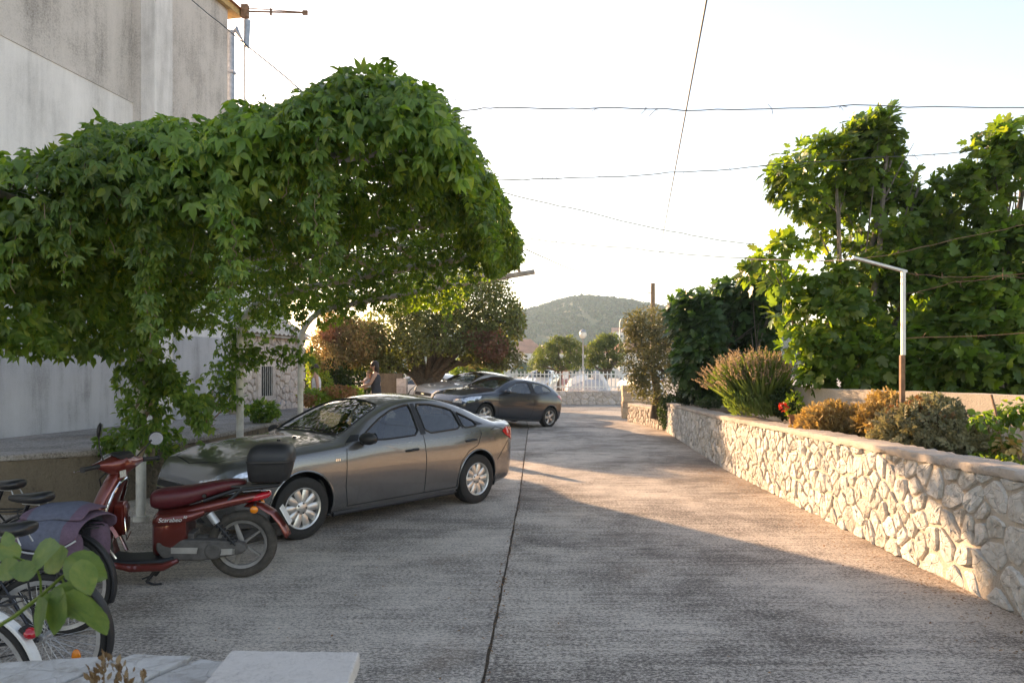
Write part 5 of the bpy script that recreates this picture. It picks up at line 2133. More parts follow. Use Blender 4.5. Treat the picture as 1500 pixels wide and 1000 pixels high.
# side repeater lettering plate on the front wing, as a small bright emblem
g = MB()
for k, (dx, w_) in enumerate(((0, .012), (.022, .016), (.048, .012))):
    h, nr = sk_.hit(X_(1.36) + .03 - dx, .80, 'y', 1)
    g.box(h + nr * .004, (w_, .006, .024))
g.obj('wing_emblem', M['chrome'], sedan)
g = MB()
h, nr = sk_.hit(0, .36, 'x', 1)
g.box(h + nr * .012, (.01, .5, .11))
g.obj('number_plate', M['whitepaint'], sedan)
fw = Vector((-1.76, -2.06, 0)).normalized()
wm = (Vector((-2.27, 7.6, 0)) + Vector((-.51, 9.66, 0))) / 2
inn = Vector((fw.y, -fw.x, 0))                       # from the visible side into the car
sedan.location = wm + inn * (-(SEDAN['W'] / 2 - .1) if inn.y < 0 else (SEDAN['W'] / 2 - .1))
sedan.rotation_euler = (0, 0, math.atan2(fw.y, fw.x))

HATCH = dict(
    L=4.25, W=1.79, H=1.45, mid=2.225, front=.90, rear=3.55, wr=.317, arch=.36, tw=.21, rim=.215, spokes=5, kind='pair', steer=0.0,
    curves=[
        [(0, .26, .42), (.15, .21, .62), (.5, .19, .76), (1.2, .19, .80), (3.2, .19, .80), (3.9, .23, .76), (4.15, .3, .66), (4.25, .42, .52)],
        [(0, .36, .46), (.12, .33, .67), (.4, .31, .80), (.9, .32, .865), (2.2, .30, .865), (3.5, .32, .865), (3.9, .34, .82), (4.15, .38, .72), (4.25, .46, .57)],
        [(0, .50, .48), (.10, .55, .68), (.35, .62, .82), (.9, .68, .885), (2.2, .66, .89), (3.5, .72, .892), (3.9, .74, .85), (4.15, .74, .75), (4.25, .68, .6)],
        [(0, .60, .44), (.12, .71, .62), (.4, .80, .78), (.8, .875, .84), (1.2, .91, .86), (1.6, .935, .858), (2.4, .965, .855), (3.2, 1.005, .845), (3.7, 1.03, .80), (4.0, 1.02, .74), (4.2, .93, .64), (4.25, .84, .58)],
        [(0, .63, .40), (.12, .745, .54), (.4, .85, .68), (.8, .93, .73), (1.1, .975, .75), (1.32, 1.01, .745), (1.6, 1.16, .70), (1.9, 1.295, .645), (2.2, 1.365, .60), (2.6, 1.39, .58), (3.0, 1.375, .575), (3.4, 1.33, .575), (3.7, 1.27, .57), (3.88, 1.19, .58), (4.03, 1.07, .60), (4.18, .98, .58), (4.25, .9, .5)],
        [(0, .645, 0), (.12, .77, 0), (.4, .88, 0), (.8, .97, 0), (1.05, 1.02, 0), (1.25, 1.055, 0), (1.55, 1.205, 0), (1.85, 1.345, 0), (2.15, 1.425, 0), (2.5, 1.45, 0), (2.9, 1.44, 0), (3.3, 1.405, 0), (3.7, 1.345, 0), (3.86, 1.29, 0), (4.0, 1.16, 0), (4.14, 1.03, 0), (4.22, .98, 0), (4.25, .9, 0)],
    ],
    side=dict(a=[(1.58, .99), (1.78, 1.115), (2.0, 1.22), (2.2, 1.30), (2.42, 1.33), (2.68, 1.335), (2.70, 1.0), (2.1, .98)],
              b=[(2.84, 1.02), (2.82, 1.33), (3.1, 1.315), (3.36, 1.28), (3.56, 1.2), (3.62, 1.12), (3.4, 1.05)]),
    pillars=[[(2.71, .995), (2.69, 1.34), (2.81, 1.337), (2.83, 1.015)], [(1.38, .97), (1.56, .99), (1.6, 1.05), (1.5, 1.05)]],
    screen=mirror_pts([(1.30, .02), (1.315, .35), (1.38, .62), (1.5, .66), (1.98, .58), (2.08, .5), (2.1, .02)]),
    rscreen=mirror_pts([(3.80, .02), (3.81, .45), (3.86, .52), (4.03, .56), (4.08, .45), (4.09, .02)]),
    gaps=[[(1.38, .96), (1.36, .8), (1.35, .5), (1.4, .27)], [(2.76, 1.0), (2.79, .7), (2.74, .45), (2.68, .27)], [(1.4, .27), (2.68, .27)], [(.2, .50), (.54, .62)], [(3.7, .55), (4.1, .78)], [(1.45, .60), (3.1, .66)]],
    topgaps=[[(1.25, .70), (.85, .71), (.45, .64), (.2, .45), (.13, 0)]],
    handles=[(2.58, .84)], mirror=(1.62, .965), handlemat='hatchpaint', mirrormat='hatchpaint',
    headlamp=[('y', [(.14, .66), (.30, .62), (.66, .77), (.72, .84), (.42, .81), (.22, .75)]), ('x', [(.44, .60), (.70, .60), (.70, .74), (.44, .69)])],
    taillamp=[('y', [(3.84, .98), (3.98, 1.03), (4.13, .99), (4.24, .86), (4.2, .80), (4.02, .88)]), ('x', [(.42, .84), (.72, .84), (.72, 1.0), (.42, .98)])],
    grille=[[(-.42, .52), (.42, .52), (.46, .62), (-.46, .62)], [(-.5, .27), (.5, .27), (.45, .42), (-.45, .42)]],
    badge=.57, wipers=[(-.6, 1.36, .05, 1.33), (.1, 1.33, .6, 1.38)], antenna=3.5,
    interior=dict(dash=1.48, belt=.95, fseat=2.2, rseat=3.05, head=1.17))
dfw = Vector((-.73, -.68, 0)).normalized()
drz = math.atan2(dfw.y, dfw.x)
ROLL, PITCH = -.06, -.075


def lift(o):
    o.location.z = ground_z(o.location.x, o.location.y) + .01
    o.rotation_euler = (ROLL, PITCH, o.rotation_euler.z)


def park(S, wheel_r, fwd):
    """centre of a car whose visible rear wheel touches the ground at wheel_r"""
    m = Vector((wheel_r[0], wheel_r[1], 0)) + fwd * (S['rear'] - S['front']) / 2
    n = Vector((-fwd.y, fwd.x, 0))
    if n.y < 0:
        n = -n
    return m + n * (S['W'] / 2 - .1)


hatch, *_ = make_car('hatchback', 'dark slate three door hatchback parked nose left in front of the fence', park(HATCH, (1.1, 22.3), dfw), drz, HATCH, 'hatchpaint', glassmat='glass')
lift(hatch)
import copy
S2 = copy.deepcopy(HATCH)
S2.update(handlemat='silverpaint', mirrormat='silverpaint')
lift(make_car('hatchback', 'silver grey hatchback between the dark slate and the blue black cars', (-1.3, 24.6, 0), drz, S2, 'silverpaint')[0])
S3 = copy.deepcopy(HATCH)
S3.update(handlemat='bluepaint', mirrormat='bluepaint')
lift(make_car('hatchback', 'blue black hatchback farthest back in the row beyond the silver one', (-1.35, 28.1, 0), drz, S3, 'bluepaint')[0])


def raised(S, k, dz):
    T = copy.deepcopy(S)
    T['curves'] = [[(x, z * k + dz, y) for x, z, y in c] for c in S['curves']]
    T['side'] = {n: [(x, z * k + dz) for x, z in v] for n, v in S['side'].items()}
    for q in ('gaps', 'pillars'):
        T[q] = [[(x, z * k + dz) for x, z in v] for v in S[q]]
    T['handles'] = [(x, z * k + dz) for x, z in S['handles']]
    T['mirror'] = (S['mirror'][0], S['mirror'][1] * k + dz)
    for q in ('headlamp', 'taillamp'):
        T[q] = [(a, [(x, z * k + dz) for x, z in v]) for a, v in S[q]]
    T['grille'] = [[(y, z * k + dz) for y, z in v] for v in S['grille']]
    T['badge'] = S['badge'] * k + dz
    T['interior'] = dict(S['interior'], belt=S['interior']['belt'] * k + dz, head=S['interior']['head'] * k + dz)
    T['H'] = S['H'] * k + dz
    return T


S4 = raised(HATCH, 1.1, .06)
S4.update(handlemat='whitecar', mirrormat='black', wr=.35, arch=.4, rim=.225)
p4 = at(575, 560, 30)
make_car('compact_car', 'white compact car behind the trunk of the big tree', (p4.x + 1.0, 31.5, 0), R(165), S4, 'whitecar', glassmat='glass', detail=1)
S5 = raised(HATCH, 1.14, .1)
S5.update(handlemat='whitecar', mirrormat='whitecar', wr=.37, arch=.42, rim=.23)
p5 = at(785, 560, 42)
make_car('offroader', 'white off-roader with a roof box parked facing us behind the white fence', (p5.x + .4, 43, 0), R(-105), S5, 'whitecar', detail=1, roofbox=True)
p6 = at(670, 560, 44)
make_car('compact_car', 'white car standing behind the fence beyond the big tree trunk', (p6.x, 46, 0), R(190), S4, 'whitecar', detail=1)

make_car('compact_car', 'white car behind the picket fence, mostly hidden by the grey green olive tree', (at(925, 560, 43).x + .6, 43.5, 0), R(100), S4, 'whitecar', detail=1)
# ------------------------------------------------------------------ scooter
def loft(mb, st, n=20, cap=True):
    """st: (x, zc, hy, hz, power) superellipse sections across x"""
    vs = []
    for x, zc, hy, hz, e in st:
        for k in range(n):
            a = 2 * PI * k / n
            c, s = math.cos(a), math.sin(a)
            vs.append((x, hy * math.copysign(abs(c) ** (2 / e), c), zc + hz * math.copysign(abs(s) ** (2 / e), s)))
    fs = []
    for i in range(len(st) - 1):
        for k in range(n):
            k2 = (k + 1) % n
            fs.append((i * n + k, i * n + k2, (i + 1) * n + k2, (i + 1) * n + k))
    if cap:
        fs += [tuple(range(n)), tuple((len(st) - 1) * n + k for k in range(n))]
    return mb.add(vs, fs)


def bike_wheel(parent, x, rad, tw, rim_h, spokes, tyre, rimm, steer=0.0, thick_spoke=False, y=0.0):
    hub = bpy.data.objects.new('wheel', None)
    link(hub, parent)
    hub.location = (x, y, rad)
    hub.rotation_euler = (0, 0, steer)
    mt = Matrix.Rotation(R(90), 4, 'X')
    b = MB()
    ring = []
    for k in range(12):
        a = 2 * PI * k / 12
        ring.append((rad - tw / 2 + tw / 2 * math.cos(a), tw / 2 * math.sin(a)))
    b.lathe(ring, 56, mt, close=True)
    b.obj('tyre', tyre, hub)
    b = MB()
    ri = rad - tw
    b.lathe([(ri + .006, -tw * .36), (ri + .004, tw * .36), (ri - rim_h, tw * .22), (ri - rim_h, -tw * .22)], 48, mt, close=True)
    b.lathe([(.0, -.045), (.02, -.045), (.022, -.03), (.014, -.02), (.014, .02), (.022, .03), (.02, .045), (0, .045)], 16, mt)
    for k in range(spokes):
        a = 2 * PI * k / spokes
        if thick_spoke:
            ca, sa = math.cos(a), math.sin(a)
            b.tube([(.02 * ca, 0, .02 * sa), ((ri - rim_h * .6) * ca, 0, (ri - rim_h * .6) * sa)], [.028, .016], 6, flat=.6)
        else:
            a2 = a + (.55 if k % 2 else -.55)
            sy = .024 if k % 4 < 2 else -.024
            b.tube([(.02 * math.cos(a2), sy, .02 * math.sin(a2)), ((ri - rim_h) * math.cos(a), 0, (ri - rim_h) * math.sin(a))], .0016, 4, cap=False)
    b.obj('rim', rimm, hub)
    return hub


SRZ = R(190)
SH = Vector((math.cos(SRZ), math.sin(SRZ), 0))
SC0 = Vector((-2.33, 6.2, 0)) + SH * .64
sc = thing('scooter', 'maroon motor scooter with black top box parked in front of the grey sedan', 'scooter', SC0, SRZ)
bike_wheel(sc, -.64, .29, .088, .02, 5, M['dustyrubber'], M['alloydust'], 0, True)
fwh = bike_wheel(sc, .64, .29, .082, .02, 5, M['dustyrubber'], M['alloydust'], R(-20), True)
# leg shield
b = MB()
prof = [(.18, .39, .17, .05), (.26, .44, .19, .06), (.38, .475, .215, .085), (.52, .47, .225, .10), (.66, .44, .21, .105), (.78, .40, .175, .10), (.88, .365, .12, .085), (.96, .34, .075, .07)]
vs, n = [], 18
for z, xc, hy, dp in prof:
    for k in range(n):
        a = 2 * PI * k / n
        c, s = math.cos(a), math.sin(a)
        x = xc + (dp * c if c > 0 else -.035 * abs(c) ** .6 * (1 + 1.2 * (1 - abs(s)) * (z > .3)))
        vs.append((x - .25 * (abs(s) ** 3) * dp * .6, hy * math.copysign(abs(s) ** .8, s), z))
fs = []
for i in range(len(prof) - 1):
    for k in range(n):
        k2 = (k + 1) % n
        fs.append((i * n + k, i * n + k2, (i + 1) * n + k2, (i + 1) * n + k))
b.add(vs, fs + [tuple(range(n)), tuple((len(prof) - 1) * n + k for k in range(n))])
b.obj('leg_shield', M['redpaint'], sc, smooth=60, subsurf=1)
b = MB()
for sy in (-1, 1):
    b.tube([(.33, sy * .135, .24), (.395, sy * .165, .36), (.41, sy * .178, .52), (.385, sy * .168, .66), (.345, sy * .14, .78), (.31, sy * .09, .86), (.295, 0, .885)], .013, 8)
b.obj('chrome_edging', M['chrome'], sc)
b = MB()
loft(b, [(.37, .56, .06, .13, 2.4), (.30, .55, .09, .145, 2.6), (.285, .545, .075, .12, 2.6)])
b.obj('glove_box', M['redpaint'], sc, smooth=50)
b = MB()
b.tube([(.345, .03, .66), (.29, .06, .58), (.275, .06, .42), (.29, .0, .36), (.275, -.06, .42)], .004, 5)
b.obj('bag_hook', M['chrome'], sc)
# front mudguard and fork
b = MB()
for sy in (-1, 1):
    b.tube([(.40, sy * .07, .80), (.52, sy * .068, .52), (.62, sy * .062, .30)], .02, 8)
b.obj('fork', M['black'], sc)
b = MB()
vs = []
for k in range(15):
    a = R(10) + R(150) * k / 14
    for y, rr in ((-.06, .30), (-.045, .325), (0, .338), (.045, .325), (.06, .30)):
        vs.append((.64 + rr * math.cos(a), y, .29 + rr * math.sin(a)))
fs = [(i * 5 + k, i * 5 + k + 1, (i + 1) * 5 + k + 1, (i + 1) * 5 + k) for i in range(14) for k in range(4)]
b.add(vs, fs)
b.obj('front_mudguard', M['redpaint'], sc)
# floor
b = MB()
loft(b, [(.42, .215, .16, .035, 4), (.30, .195, .165, .03, 4), (.0, .195, .165, .03, 4), (-.12, .21, .16, .04, 4)])
b.obj('footboard', M['black'], sc, smooth=50)
for sy in (-1, 1):
    b = MB()
    b.tube([(.38, sy * .165, .205), (.2, sy * .178, .165), (-.05, sy * .178, .165), (-.16, sy * .165, .21)], [.02, .034, .034, .02], 8)
    b.obj('side_skirt', M['redpaint'], sc)
# handlebars, turned a little to the right
hbar = bpy.data.objects.new('handlebar', None)
link(hbar, sc)
hbar.location = (.345, 0, 1.0)
hbar.rotation_euler = (0, R(-8), R(-26))
b = MB()
vs = []
prof = [(-.27, .012, .02, .018), (-.2, .01, .045, .035), (-.13, .0, .075, .06), (-.06, -.005, .10, .085), (0, 0, .11, .095), (.06, -.005, .10, .085), (.13, 0, .075, .06), (.2, .01, .045, .035), (.27, .012, .02, .018)]
for y, zc, hx, hz in prof:
    for k in range(16):
        a = 2 * PI * k / 16
        vs.append((hx * math.cos(a) * (1.15 if math.cos(a) > 0 else .75), y, zc + hz * math.sin(a)))
fs = [(i * 16 + k, i * 16 + (k + 1) % 16, (i + 1) * 16 + (k + 1) % 16, (i + 1) * 16 + k) for i in range(8) for k in range(16)]
b.add(vs, fs + [tuple(range(16)), tuple(8 * 16 + k for k in range(16))])
b.tube([(.02, 0, -.06), (.03, 0, -.17)], [.06, .05], 12)
b.obj('headset', M['redpaint'], hbar, smooth=60)
b = MB()
loft(b, [(-.06, .075, .085, .02, 2.5), (-.01, .09, .10, .02, 2.5), (.04, .085, .08, .015, 2.5)])
b.obj('dashboard', M['black'], hbar)
b = MB()
b.ball((.115, 0, .005), (.05, .075, .065))
b.obj('headlamp', M['clearlens'], hbar)
for sy in (-1, 1):
    b = MB()
    b.tube([(-.01, sy * .23, .012), (-.02, sy * .30, .012), (-.03, sy * .39, .01)], [.022, .019, .019], 10)
    b.tube([(-.03, sy * .388, .01), (-.032, sy * .4, .01)], .024, 10)
    b.obj('grip', M['black'], hbar)
    b = MB()
    b.tube([(.02, sy * .2, .0), (.05, sy * .26, -.005), (.045, sy * .40, -.02)], .006, 6)
    b.obj('brake_lever', M['chrome'], hbar)
    b = MB()
    if sy > 0:
        b.tube([(.0, .17, .04), (.03, .20, .16), (.03, .215, .25)], .006, 6)
        m0, rot = Vector((.03, .218, .30)), (0, 0, R(38))
    else:
        b.tube([(.0, -.17, .04), (.0, -.26, .11), (.0, -.33, .17)], .006, 6)
        m0, rot = Vector((.0, -.375, .185)), (0, 0, R(-38))
    b.ball(m0, (.018, .062, .062), 18, 10, rot)
    mr = b.obj('mirror', M['black'], hbar)
    b = MB()
    nrm_ = Euler(rot).to_matrix() @ Vector((-1, 0, 0))
    b.disc((0, 0, 0), .056, 24, 'x', Matrix.Translation(m0 + nrm_ * .0185) @ Euler(rot).to_matrix().to_4x4())
    b.obj('mirror_glass', M['mirror'], mr)
b = MB()
b.box((-.088, .045, -.06), (.006, .075, .055), (0, R(12), R(12)))
b.obj('paper_label', M['label'], hbar, smooth=0)
b = MB()
b.tube([(-.04, .14, -.02), (.06, .13, -.12), (.09, .07, -.22)], .006, 6)
b.tube([(-.04, -.14, -.02), (.05, -.13, -.12), (.08, -.07, -.22)], .006, 6)
b.obj('brake_hose', M['black'], hbar)
# body under the seat and the tail
b = MB()
loft(b, [(.06, .40, .10, .17, 3), (.02, .42, .14, .20, 3), (-.10, .44, .165, .19, 3), (-.22, .50, .165, .14, 3)])
b.obj('seat_box', M['redpaint'], sc, smooth=60)
b = MB()
loft(b, [(.05, .52, .13, .05, 2.4), (.0, .535, .165, .075, 2.4), (-.12, .545, .182, .075, 2.4), (-.25, .565, .178, .06, 2.4), (-.36, .60, .15, .04, 2.4)])
b.obj('side_panel', M['redpaint'], sc, smooth=60)
b = MB()
loft(b, [(-.2, .585, .13, .05, 2.6), (-.4, .635, .145, .055, 2.6), (-.58, .675, .14, .05, 2.6), (-.74, .70, .11, .042, 2.6), (-.80, .71, .08, .034, 2.6)])
b.obj('tail_fairing', M['redpaint'], sc, smooth=60)
b = MB()
loft(b, [(-.69, .685, .115, .036, 2.6), (-.78, .70, .10, .038, 2.6), (-.86, .715, .07, .03, 2.6), (-.88, .72, .03, .014, 2.6)])
b.obj('tail_lamp', M['redlens'], sc, smooth=60)
b = MB()
loft(b, [(.09, .70, .09, .05, 2.6), (.065, .70, .125, .085, 2.6), (-.05, .705, .15, .095, 2.6), (-.2, .72, .15, .085, 2.6), (-.33, .755, .135, .07, 2.6), (-.45, .79, .125, .06, 2.6), (-.6, .815, .10, .045, 2.6), (-.68, .82, .05, .02, 2.6)])
st_ = b.obj('seat', M['redseat'], sc, smooth=60, subsurf=1)
b = MB()
b.tube([(-.36, .132, .735), (-.36, .148, .735)], .016, 12)
b.obj('seat_stud', M['black'], st_)
# rack and top box
b = MB()
for sy in (-1, 1):
    b.tube([(-.35, sy * .12, .69), (-.6, sy * .11, .77), (-.95, sy * .09, .80)], .015, 8)
    b.tube([(-.52, sy * .125, .66), (-.66, sy * .11, .78)], .015, 8)
b.box((-.76, 0, .80), (.4, .2, .02))
b.obj('carrier', M['black'], sc)
b = MB()
ax = -.865
loft(b, [(ax + .17, .915, .13, .075, 5), (ax + .185, .93, .165, .09, 5), (ax + .19, .945, .175, .085, 5)])
bx = MB()
prof = [(.835, .145, .15), (.85, .165, .17), (.92, .18, .19), (.985, .19, .20), (1.0, .192, .203), (1.004, .199, .21), (1.018, .199, .21), (1.022, .193, .205), (1.07, .19, .20), (1.12, .17, .18), (1.15, .13, .145), (1.163, .06, .07)]
vs = []
for z, hx, hy in prof:
    for k in range(28):
        a = 2 * PI * k / 28
        c, s = math.cos(a), math.sin(a)
        vs.append((ax - (z - .84) * .08 + hx * math.copysign(abs(c) ** .5, c), hy * math.copysign(abs(s) ** .5, s), z))
fs = [(i * 28 + k, i * 28 + (k + 1) % 28, (i + 1) * 28 + (k + 1) % 28, (i + 1) * 28 + k) for i in range(len(prof) - 1) for k in range(28)]
bx.add(vs, fs + [tuple(range(28)), tuple((len(prof) - 1) * 28 + k for k in range(28))])
tb = thing('top_box', 'black plastic top box mounted behind the seat of the maroon scooter', 'top box', SC0 - SH * .865 + Vector((0, 0, .83)), SRZ)
o = bx.obj('case', M['black'], tb, smooth=50)
o.matrix_local = Matrix.Translation((.865, 0, -.83))
lb = MB()
lb.box((-1.06, 0, 1.0), (.012, .08, .05))
o2 = lb.obj('latch', M['blackgloss'], tb, smooth=0)
o2.matrix_local = Matrix.Translation((.865, 0, -.83))
# rear mudguard, plate, indicators
b = MB()
vs = []
pts = [(-.70, .655, .07), (-.82, .64, .075), (-.92, .575, .08), (-.985, .49, .08), (-1.03, .40, .075), (-1.045, .365, .07)]
for x, z, hy in pts:
    for q in (-1, -.6, 0, .6, 1):
        vs.append((x + (abs(q) ** 2) * .035, q * hy, z - (abs(q) ** 2) * .03))
fs = [(i * 5 + k, i * 5 + k + 1, (i + 1) * 5 + k + 1, (i + 1) * 5 + k) for i in range(5) for k in range(4)]
b.add(vs, fs)
o = b.obj('rear_mudguard', M['redpaint'], sc)
sm_ = o.modifiers.new('solid', 'SOLIDIFY')
sm_.thickness = .008
b = MB()
b.box((-1.0, 0, .53), (.01, .17, .17), (0, R(28), 0))
b.obj('number_plate', M['whitepaint'], sc, smooth=0, bevel=.003)
for sy in (-1, 1):
    b = MB()
    b.tube([(-.76, sy * .1, .645), (-.76, sy * .155, .615)], .012, 8)
    q = b.obj('indicator', M['black'], sc)
    b = MB()
    b.ball((-.763, sy * .168, .61), (.034, .018, .032), 16, 10)
    b.obj('lens', M['orangelens'], q)
# engine, exhaust, shock, stand
b = MB()
vs = []
out = [(.02, .30), (.02, .36), (-.10, .385), (-.28, .37), (-.46, .36), (-.60, .345), (-.685, .315), (-.70, .27), (-.66, .235), (-.52, .215), (-.34, .19), (-.12, .20), (-.02, .23)]
b.prism(out, .05, .145, 'y')
b.obj('engine_cover', M['engine'], sc, smooth=30, bevel=.018, seg=3)
b = MB()
b.prism([(-.10, .265), (-.30, .255), (-.31, .305), (-.10, .315)], .14, .15, 'y')
b.obj('cover_plate', M['alloy'], sc, smooth=0)
b = MB()
b.prism([(-.46, .235), (-.58, .235), (-.585, .285), (-.46, .285)], .14, .15, 'y')
for k in range(5):
    b.box((-.575 - .004, .148, .242 + k * .009), (.05, .012, .004))
b.obj('cover_plate', M['alloy'], sc, smooth=0)
b = MB()
b.lathe([(0, 0), (.06, 0), (.075, -.02), (.075, -.05)], 20, Matrix.Translation((-.43, .16, .27)) @ Matrix.Rotation(R(-90), 4, 'X'))
b.tube([(0, 0, .28), (-.2, 0, .32), (-.5, -.05, .3)], .07, 10)
b.box((-.12, 0, .36), (.3, .2, .12))
b.obj('engine_block', M['engine'], sc, smooth=30, bevel=.012)
b = MB()
b.tube([(-.08, -.12, .2), (-.4, -.17, .25), (-.55, -.17, .28)], .03, 10)
b.tube([(-.5, -.17, .27), (-.95, -.18, .38)], [.06, .062], 14)
b.obj('exhaust', M['engine'], sc)
b = MB()
b.tube([(-.40, .13, .585), (-.46, .14, .50)], .032, 12)
q = b.obj('shock_absorber', M['galv'], sc)
b = MB()
pts = []
for k in range(60):
    a = k * .7
    t = k / 59
    c = Vector((-.45, .14, .51)).lerp(Vector((-.60, .14, .33)), t)
    u = Vector((.77, 0, -.64))
    w = Vector((0, 1, 0))
    pts.append(c + (u * math.cos(a) + w * math.sin(a)) * .027)
b.tube(pts, .006, 5)
b.tube([(-.45, .14, .51), (-.61, .14, .31)], .012, 8)
b.obj('spring', M['black'], q)
b = MB()
b.tube([(-.03, .09, .19), (.05, .10, .10), (.10, .115, .03)], [.018, .015, .013], 8)
b.tube([(.10, .115, .03), (.04, .12, .008), (-.02, .12, .01)], .010, 8)
b.tube([(-.03, .09, .19), (-.03, -.09, .19), (.10, -.115, .02)], .015, 8)
b.tube([(.07, .10, .075), (.13, .13, .06)], .008, 6)
b.obj('stand', M['black'], sc)
# lettering on the side panel
def lettering(txt, size, mtx, mat, parent, shear=.3):
    cu = bpy.data.curves.new('lettering', 'FONT')
    cu.body = txt
    cu.size = size
    cu.shear = shear
    cu.extrude = .0006
    cu.align_x = 'CENTER'
    o = bpy.data.objects.new('lettering', cu)
    link(o)
    bpy.context.view_layer.update()
    me = bpy.data.meshes.new_from_object(o)
    bpy.data.objects.remove(o)
    me.materials.clear()
    t = bpy.data.objects.new('lettering', me)
    me.materials.append(mat)
    link(t, parent)
    t.matrix_local = mtx
    return t


side_m = Matrix(((-1, 0, 0, -.10), (0, 0, 1, .1835), (0, 1, 0, .535), (0, 0, 0, 1)))
lettering('Scarabeo', .05, side_m, M['whitepaint'], sc)
side_m = Matrix(((-1, 0, 0, -.218), (0, 0, 1, .183), (0, 1, 0, .56), (0, 0, 0, 1)))
lettering('50', .03, side_m, M['whitepaint'], sc)


# ------------------------------------------------------------------ bicycles
def bicycle(label, axle, rz, guard='black', lamp=True, lean=0.0):
    """axle: ground point under the rear axle"""
    root = thing('bicycle', label, 'bicycle', (axle[0], axle[1], 0), rz, 'bicycles parked beside the scooter')
    root.rotation_euler = (lean, 0, rz)
    bike_wheel(root, 0, .345, .042, .02, 36, M['rubber'], M['galv'])
    fw_ = bike_wheel(root, 1.08, .345, .042, .02, 36, M['rubber'], M['galv'])
    b = MB()
    bb, seat, head, headb = (.46, 0, .29), (.27, 0, .80), (.93, 0, .88), (.955, 0, .72)
    b.tube([bb, (.22, 0, .89)], .016, 8)
    b.tube([bb, headb], .018, 8)
    b.tube([(.30, 0, .70), (.93, 0, .80)], .015, 8)
    b.tube([headb, head], .02, 8)
    for sy in (-1, 1):
        b.tube([(0, sy * .06, .345), (.45, sy * .035, .29)], .01, 6)
        b.tube([(0, sy * .06, .345), (.29, sy * .02, .74)], .008, 6)
        b.tube([(1.08, sy * .055, .345), (.985, sy * .045, .66), (.955, sy * .01, .72)], .012, 6)
    b.obj('frame', M['bikeframe'], root)
    b = MB()
    b.tube([(.93, 0, .86), (.91, 0, 1.02)], .012, 8)
    b.tube([(.72, -.29, 1.06), (.84, -.27, 1.06), (.93, -.12, 1.04), (.92, 0, 1.02), (.93, .12, 1.04), (.84, .27, 1.06), (.72, .29, 1.06)], .011, 8)
    hb = b.obj('handlebar', M['galv'], root)
    for sy in (-1, 1):
        MB().tube([(.69, sy * .295, 1.06), (.81, sy * .277, 1.06)], .017, 8).obj('grip', M['black'], hb)
    b = MB()
    loft(b, [(.36, .93, .018, .02, 2.4), (.28, .925, .035, .03, 2.4), (.20, .925, .075, .035, 2.4), (.12, .93, .10, .042, 2.4), (.08, .935, .08, .035, 2.4), (.065, .935, .04, .02, 2.4)])
    sd = b.obj('saddle', M['saddle'], root, smooth=60, subsurf=1)
    b = MB()
    for sy in (-1, 1):
        for k in range(14):
            pass
        b.tube([(.24, sy * .03, .895), (.12, sy * .045, .89), (.10, sy * .05, .85)], .005, 5)
    b.obj('saddle_springs', M['galv'], sd)
    for x0, a0, a1 in ((0, -15, 165), (1.08, 20, 200)):
        b = MB()
        vs = []
        for k in range(25):
            a = R(180 - a1) + R(a1 - a0) * k / 24 if x0 == 0 else R(a0) + R(a1 - a0) * k / 24
            if x0 == 0:
                a = R(35) + R(165) * k / 24
            for y, rr in ((-.03, .355), (-.022, .367), (0, .372), (.022, .367), (.03, .355)):
                vs.append((x0 + rr * math.cos(a), y, .345 + rr * math.sin(a)))
        b.add(vs, [(i * 5 + k, i * 5 + k + 1, (i + 1) * 5 + k + 1, (i + 1) * 5 + k) for i in range(24) for k in range(4)])
        o = b.obj('mudguard', M[guard], root)
        m_ = o.modifiers.new('solid', 'SOLIDIFY')
        m_.thickness = .003
    b = MB()
    for sy in (-1, 1):
        b.tube([(.28, sy * .05, .735), (.2, sy * .06, .735), (-.24, sy * .065, .735), (-.27, sy * .03, .735)], .006, 6)
        b.tube([(0, sy * .07, .36), (-.12, sy * .065, .735)], .005, 6)
        b.tube([(0, sy * .07, .36), (.06, sy * .065, .735)], .005, 6)
    for xx in (-.2, -.05, .1):
        b.tube([(xx, -.062, .735), (xx, .062, .735)], .005, 5)
    b.obj('carrier', M['black'], root)
    b = MB()
    b.lathe([(0, -.004), (.085, -.004), (.085, .004), (0, .004)], 28, Matrix.Translation((.46, .06, .29)) @ Matrix.Rotation(R(90), 4, 'X'))
    b.tube([(.46, .075, .29), (.36, .085, .16)], .01, 6)
    b.tube([(.46, -.075, .29), (.56, -.085, .42)], .01, 6)
    b.box((.35, .13, .155), (.09, .09, .025))
    b.box((.57, -.13, .425), (.09, .09, .025))
    b.obj('cranks', M['galv'], root)
    b = MB()
    b.tube([(.54, .062, .37), (.46, .062, .385), (.0, .062, .40)], .004, 5)
    b.tube([(.54, .062, .21), (.46, .062, .20), (.0, .062, .30)], .004, 5)
    b.obj('chain', M['black'], root)
    if lamp:
        a = R(142)
        p = Vector((.395 * math.cos(a), 0, .345 + .395 * math.sin(a)))
        b = MB()
        b.ball(p, (.03, .032, .024), 14, 8, (0, R(-40), 0))
        q = b.obj('rear_lamp', M['redlens'], root)
        b = MB()
        b.box(p + Vector((.02, 0, .015)), (.04, .05, .02), (0, R(-40), 0))
        b.obj('lamp_hood', M['black'], q)
    a = R(207)
    b = MB()
    b.ball((.21 * math.cos(a), .03, .345 + .21 * math.sin(a)), (.026, .012, .04), 14, 8)
    b.obj('reflector', M['orangelens'], root)
    return root


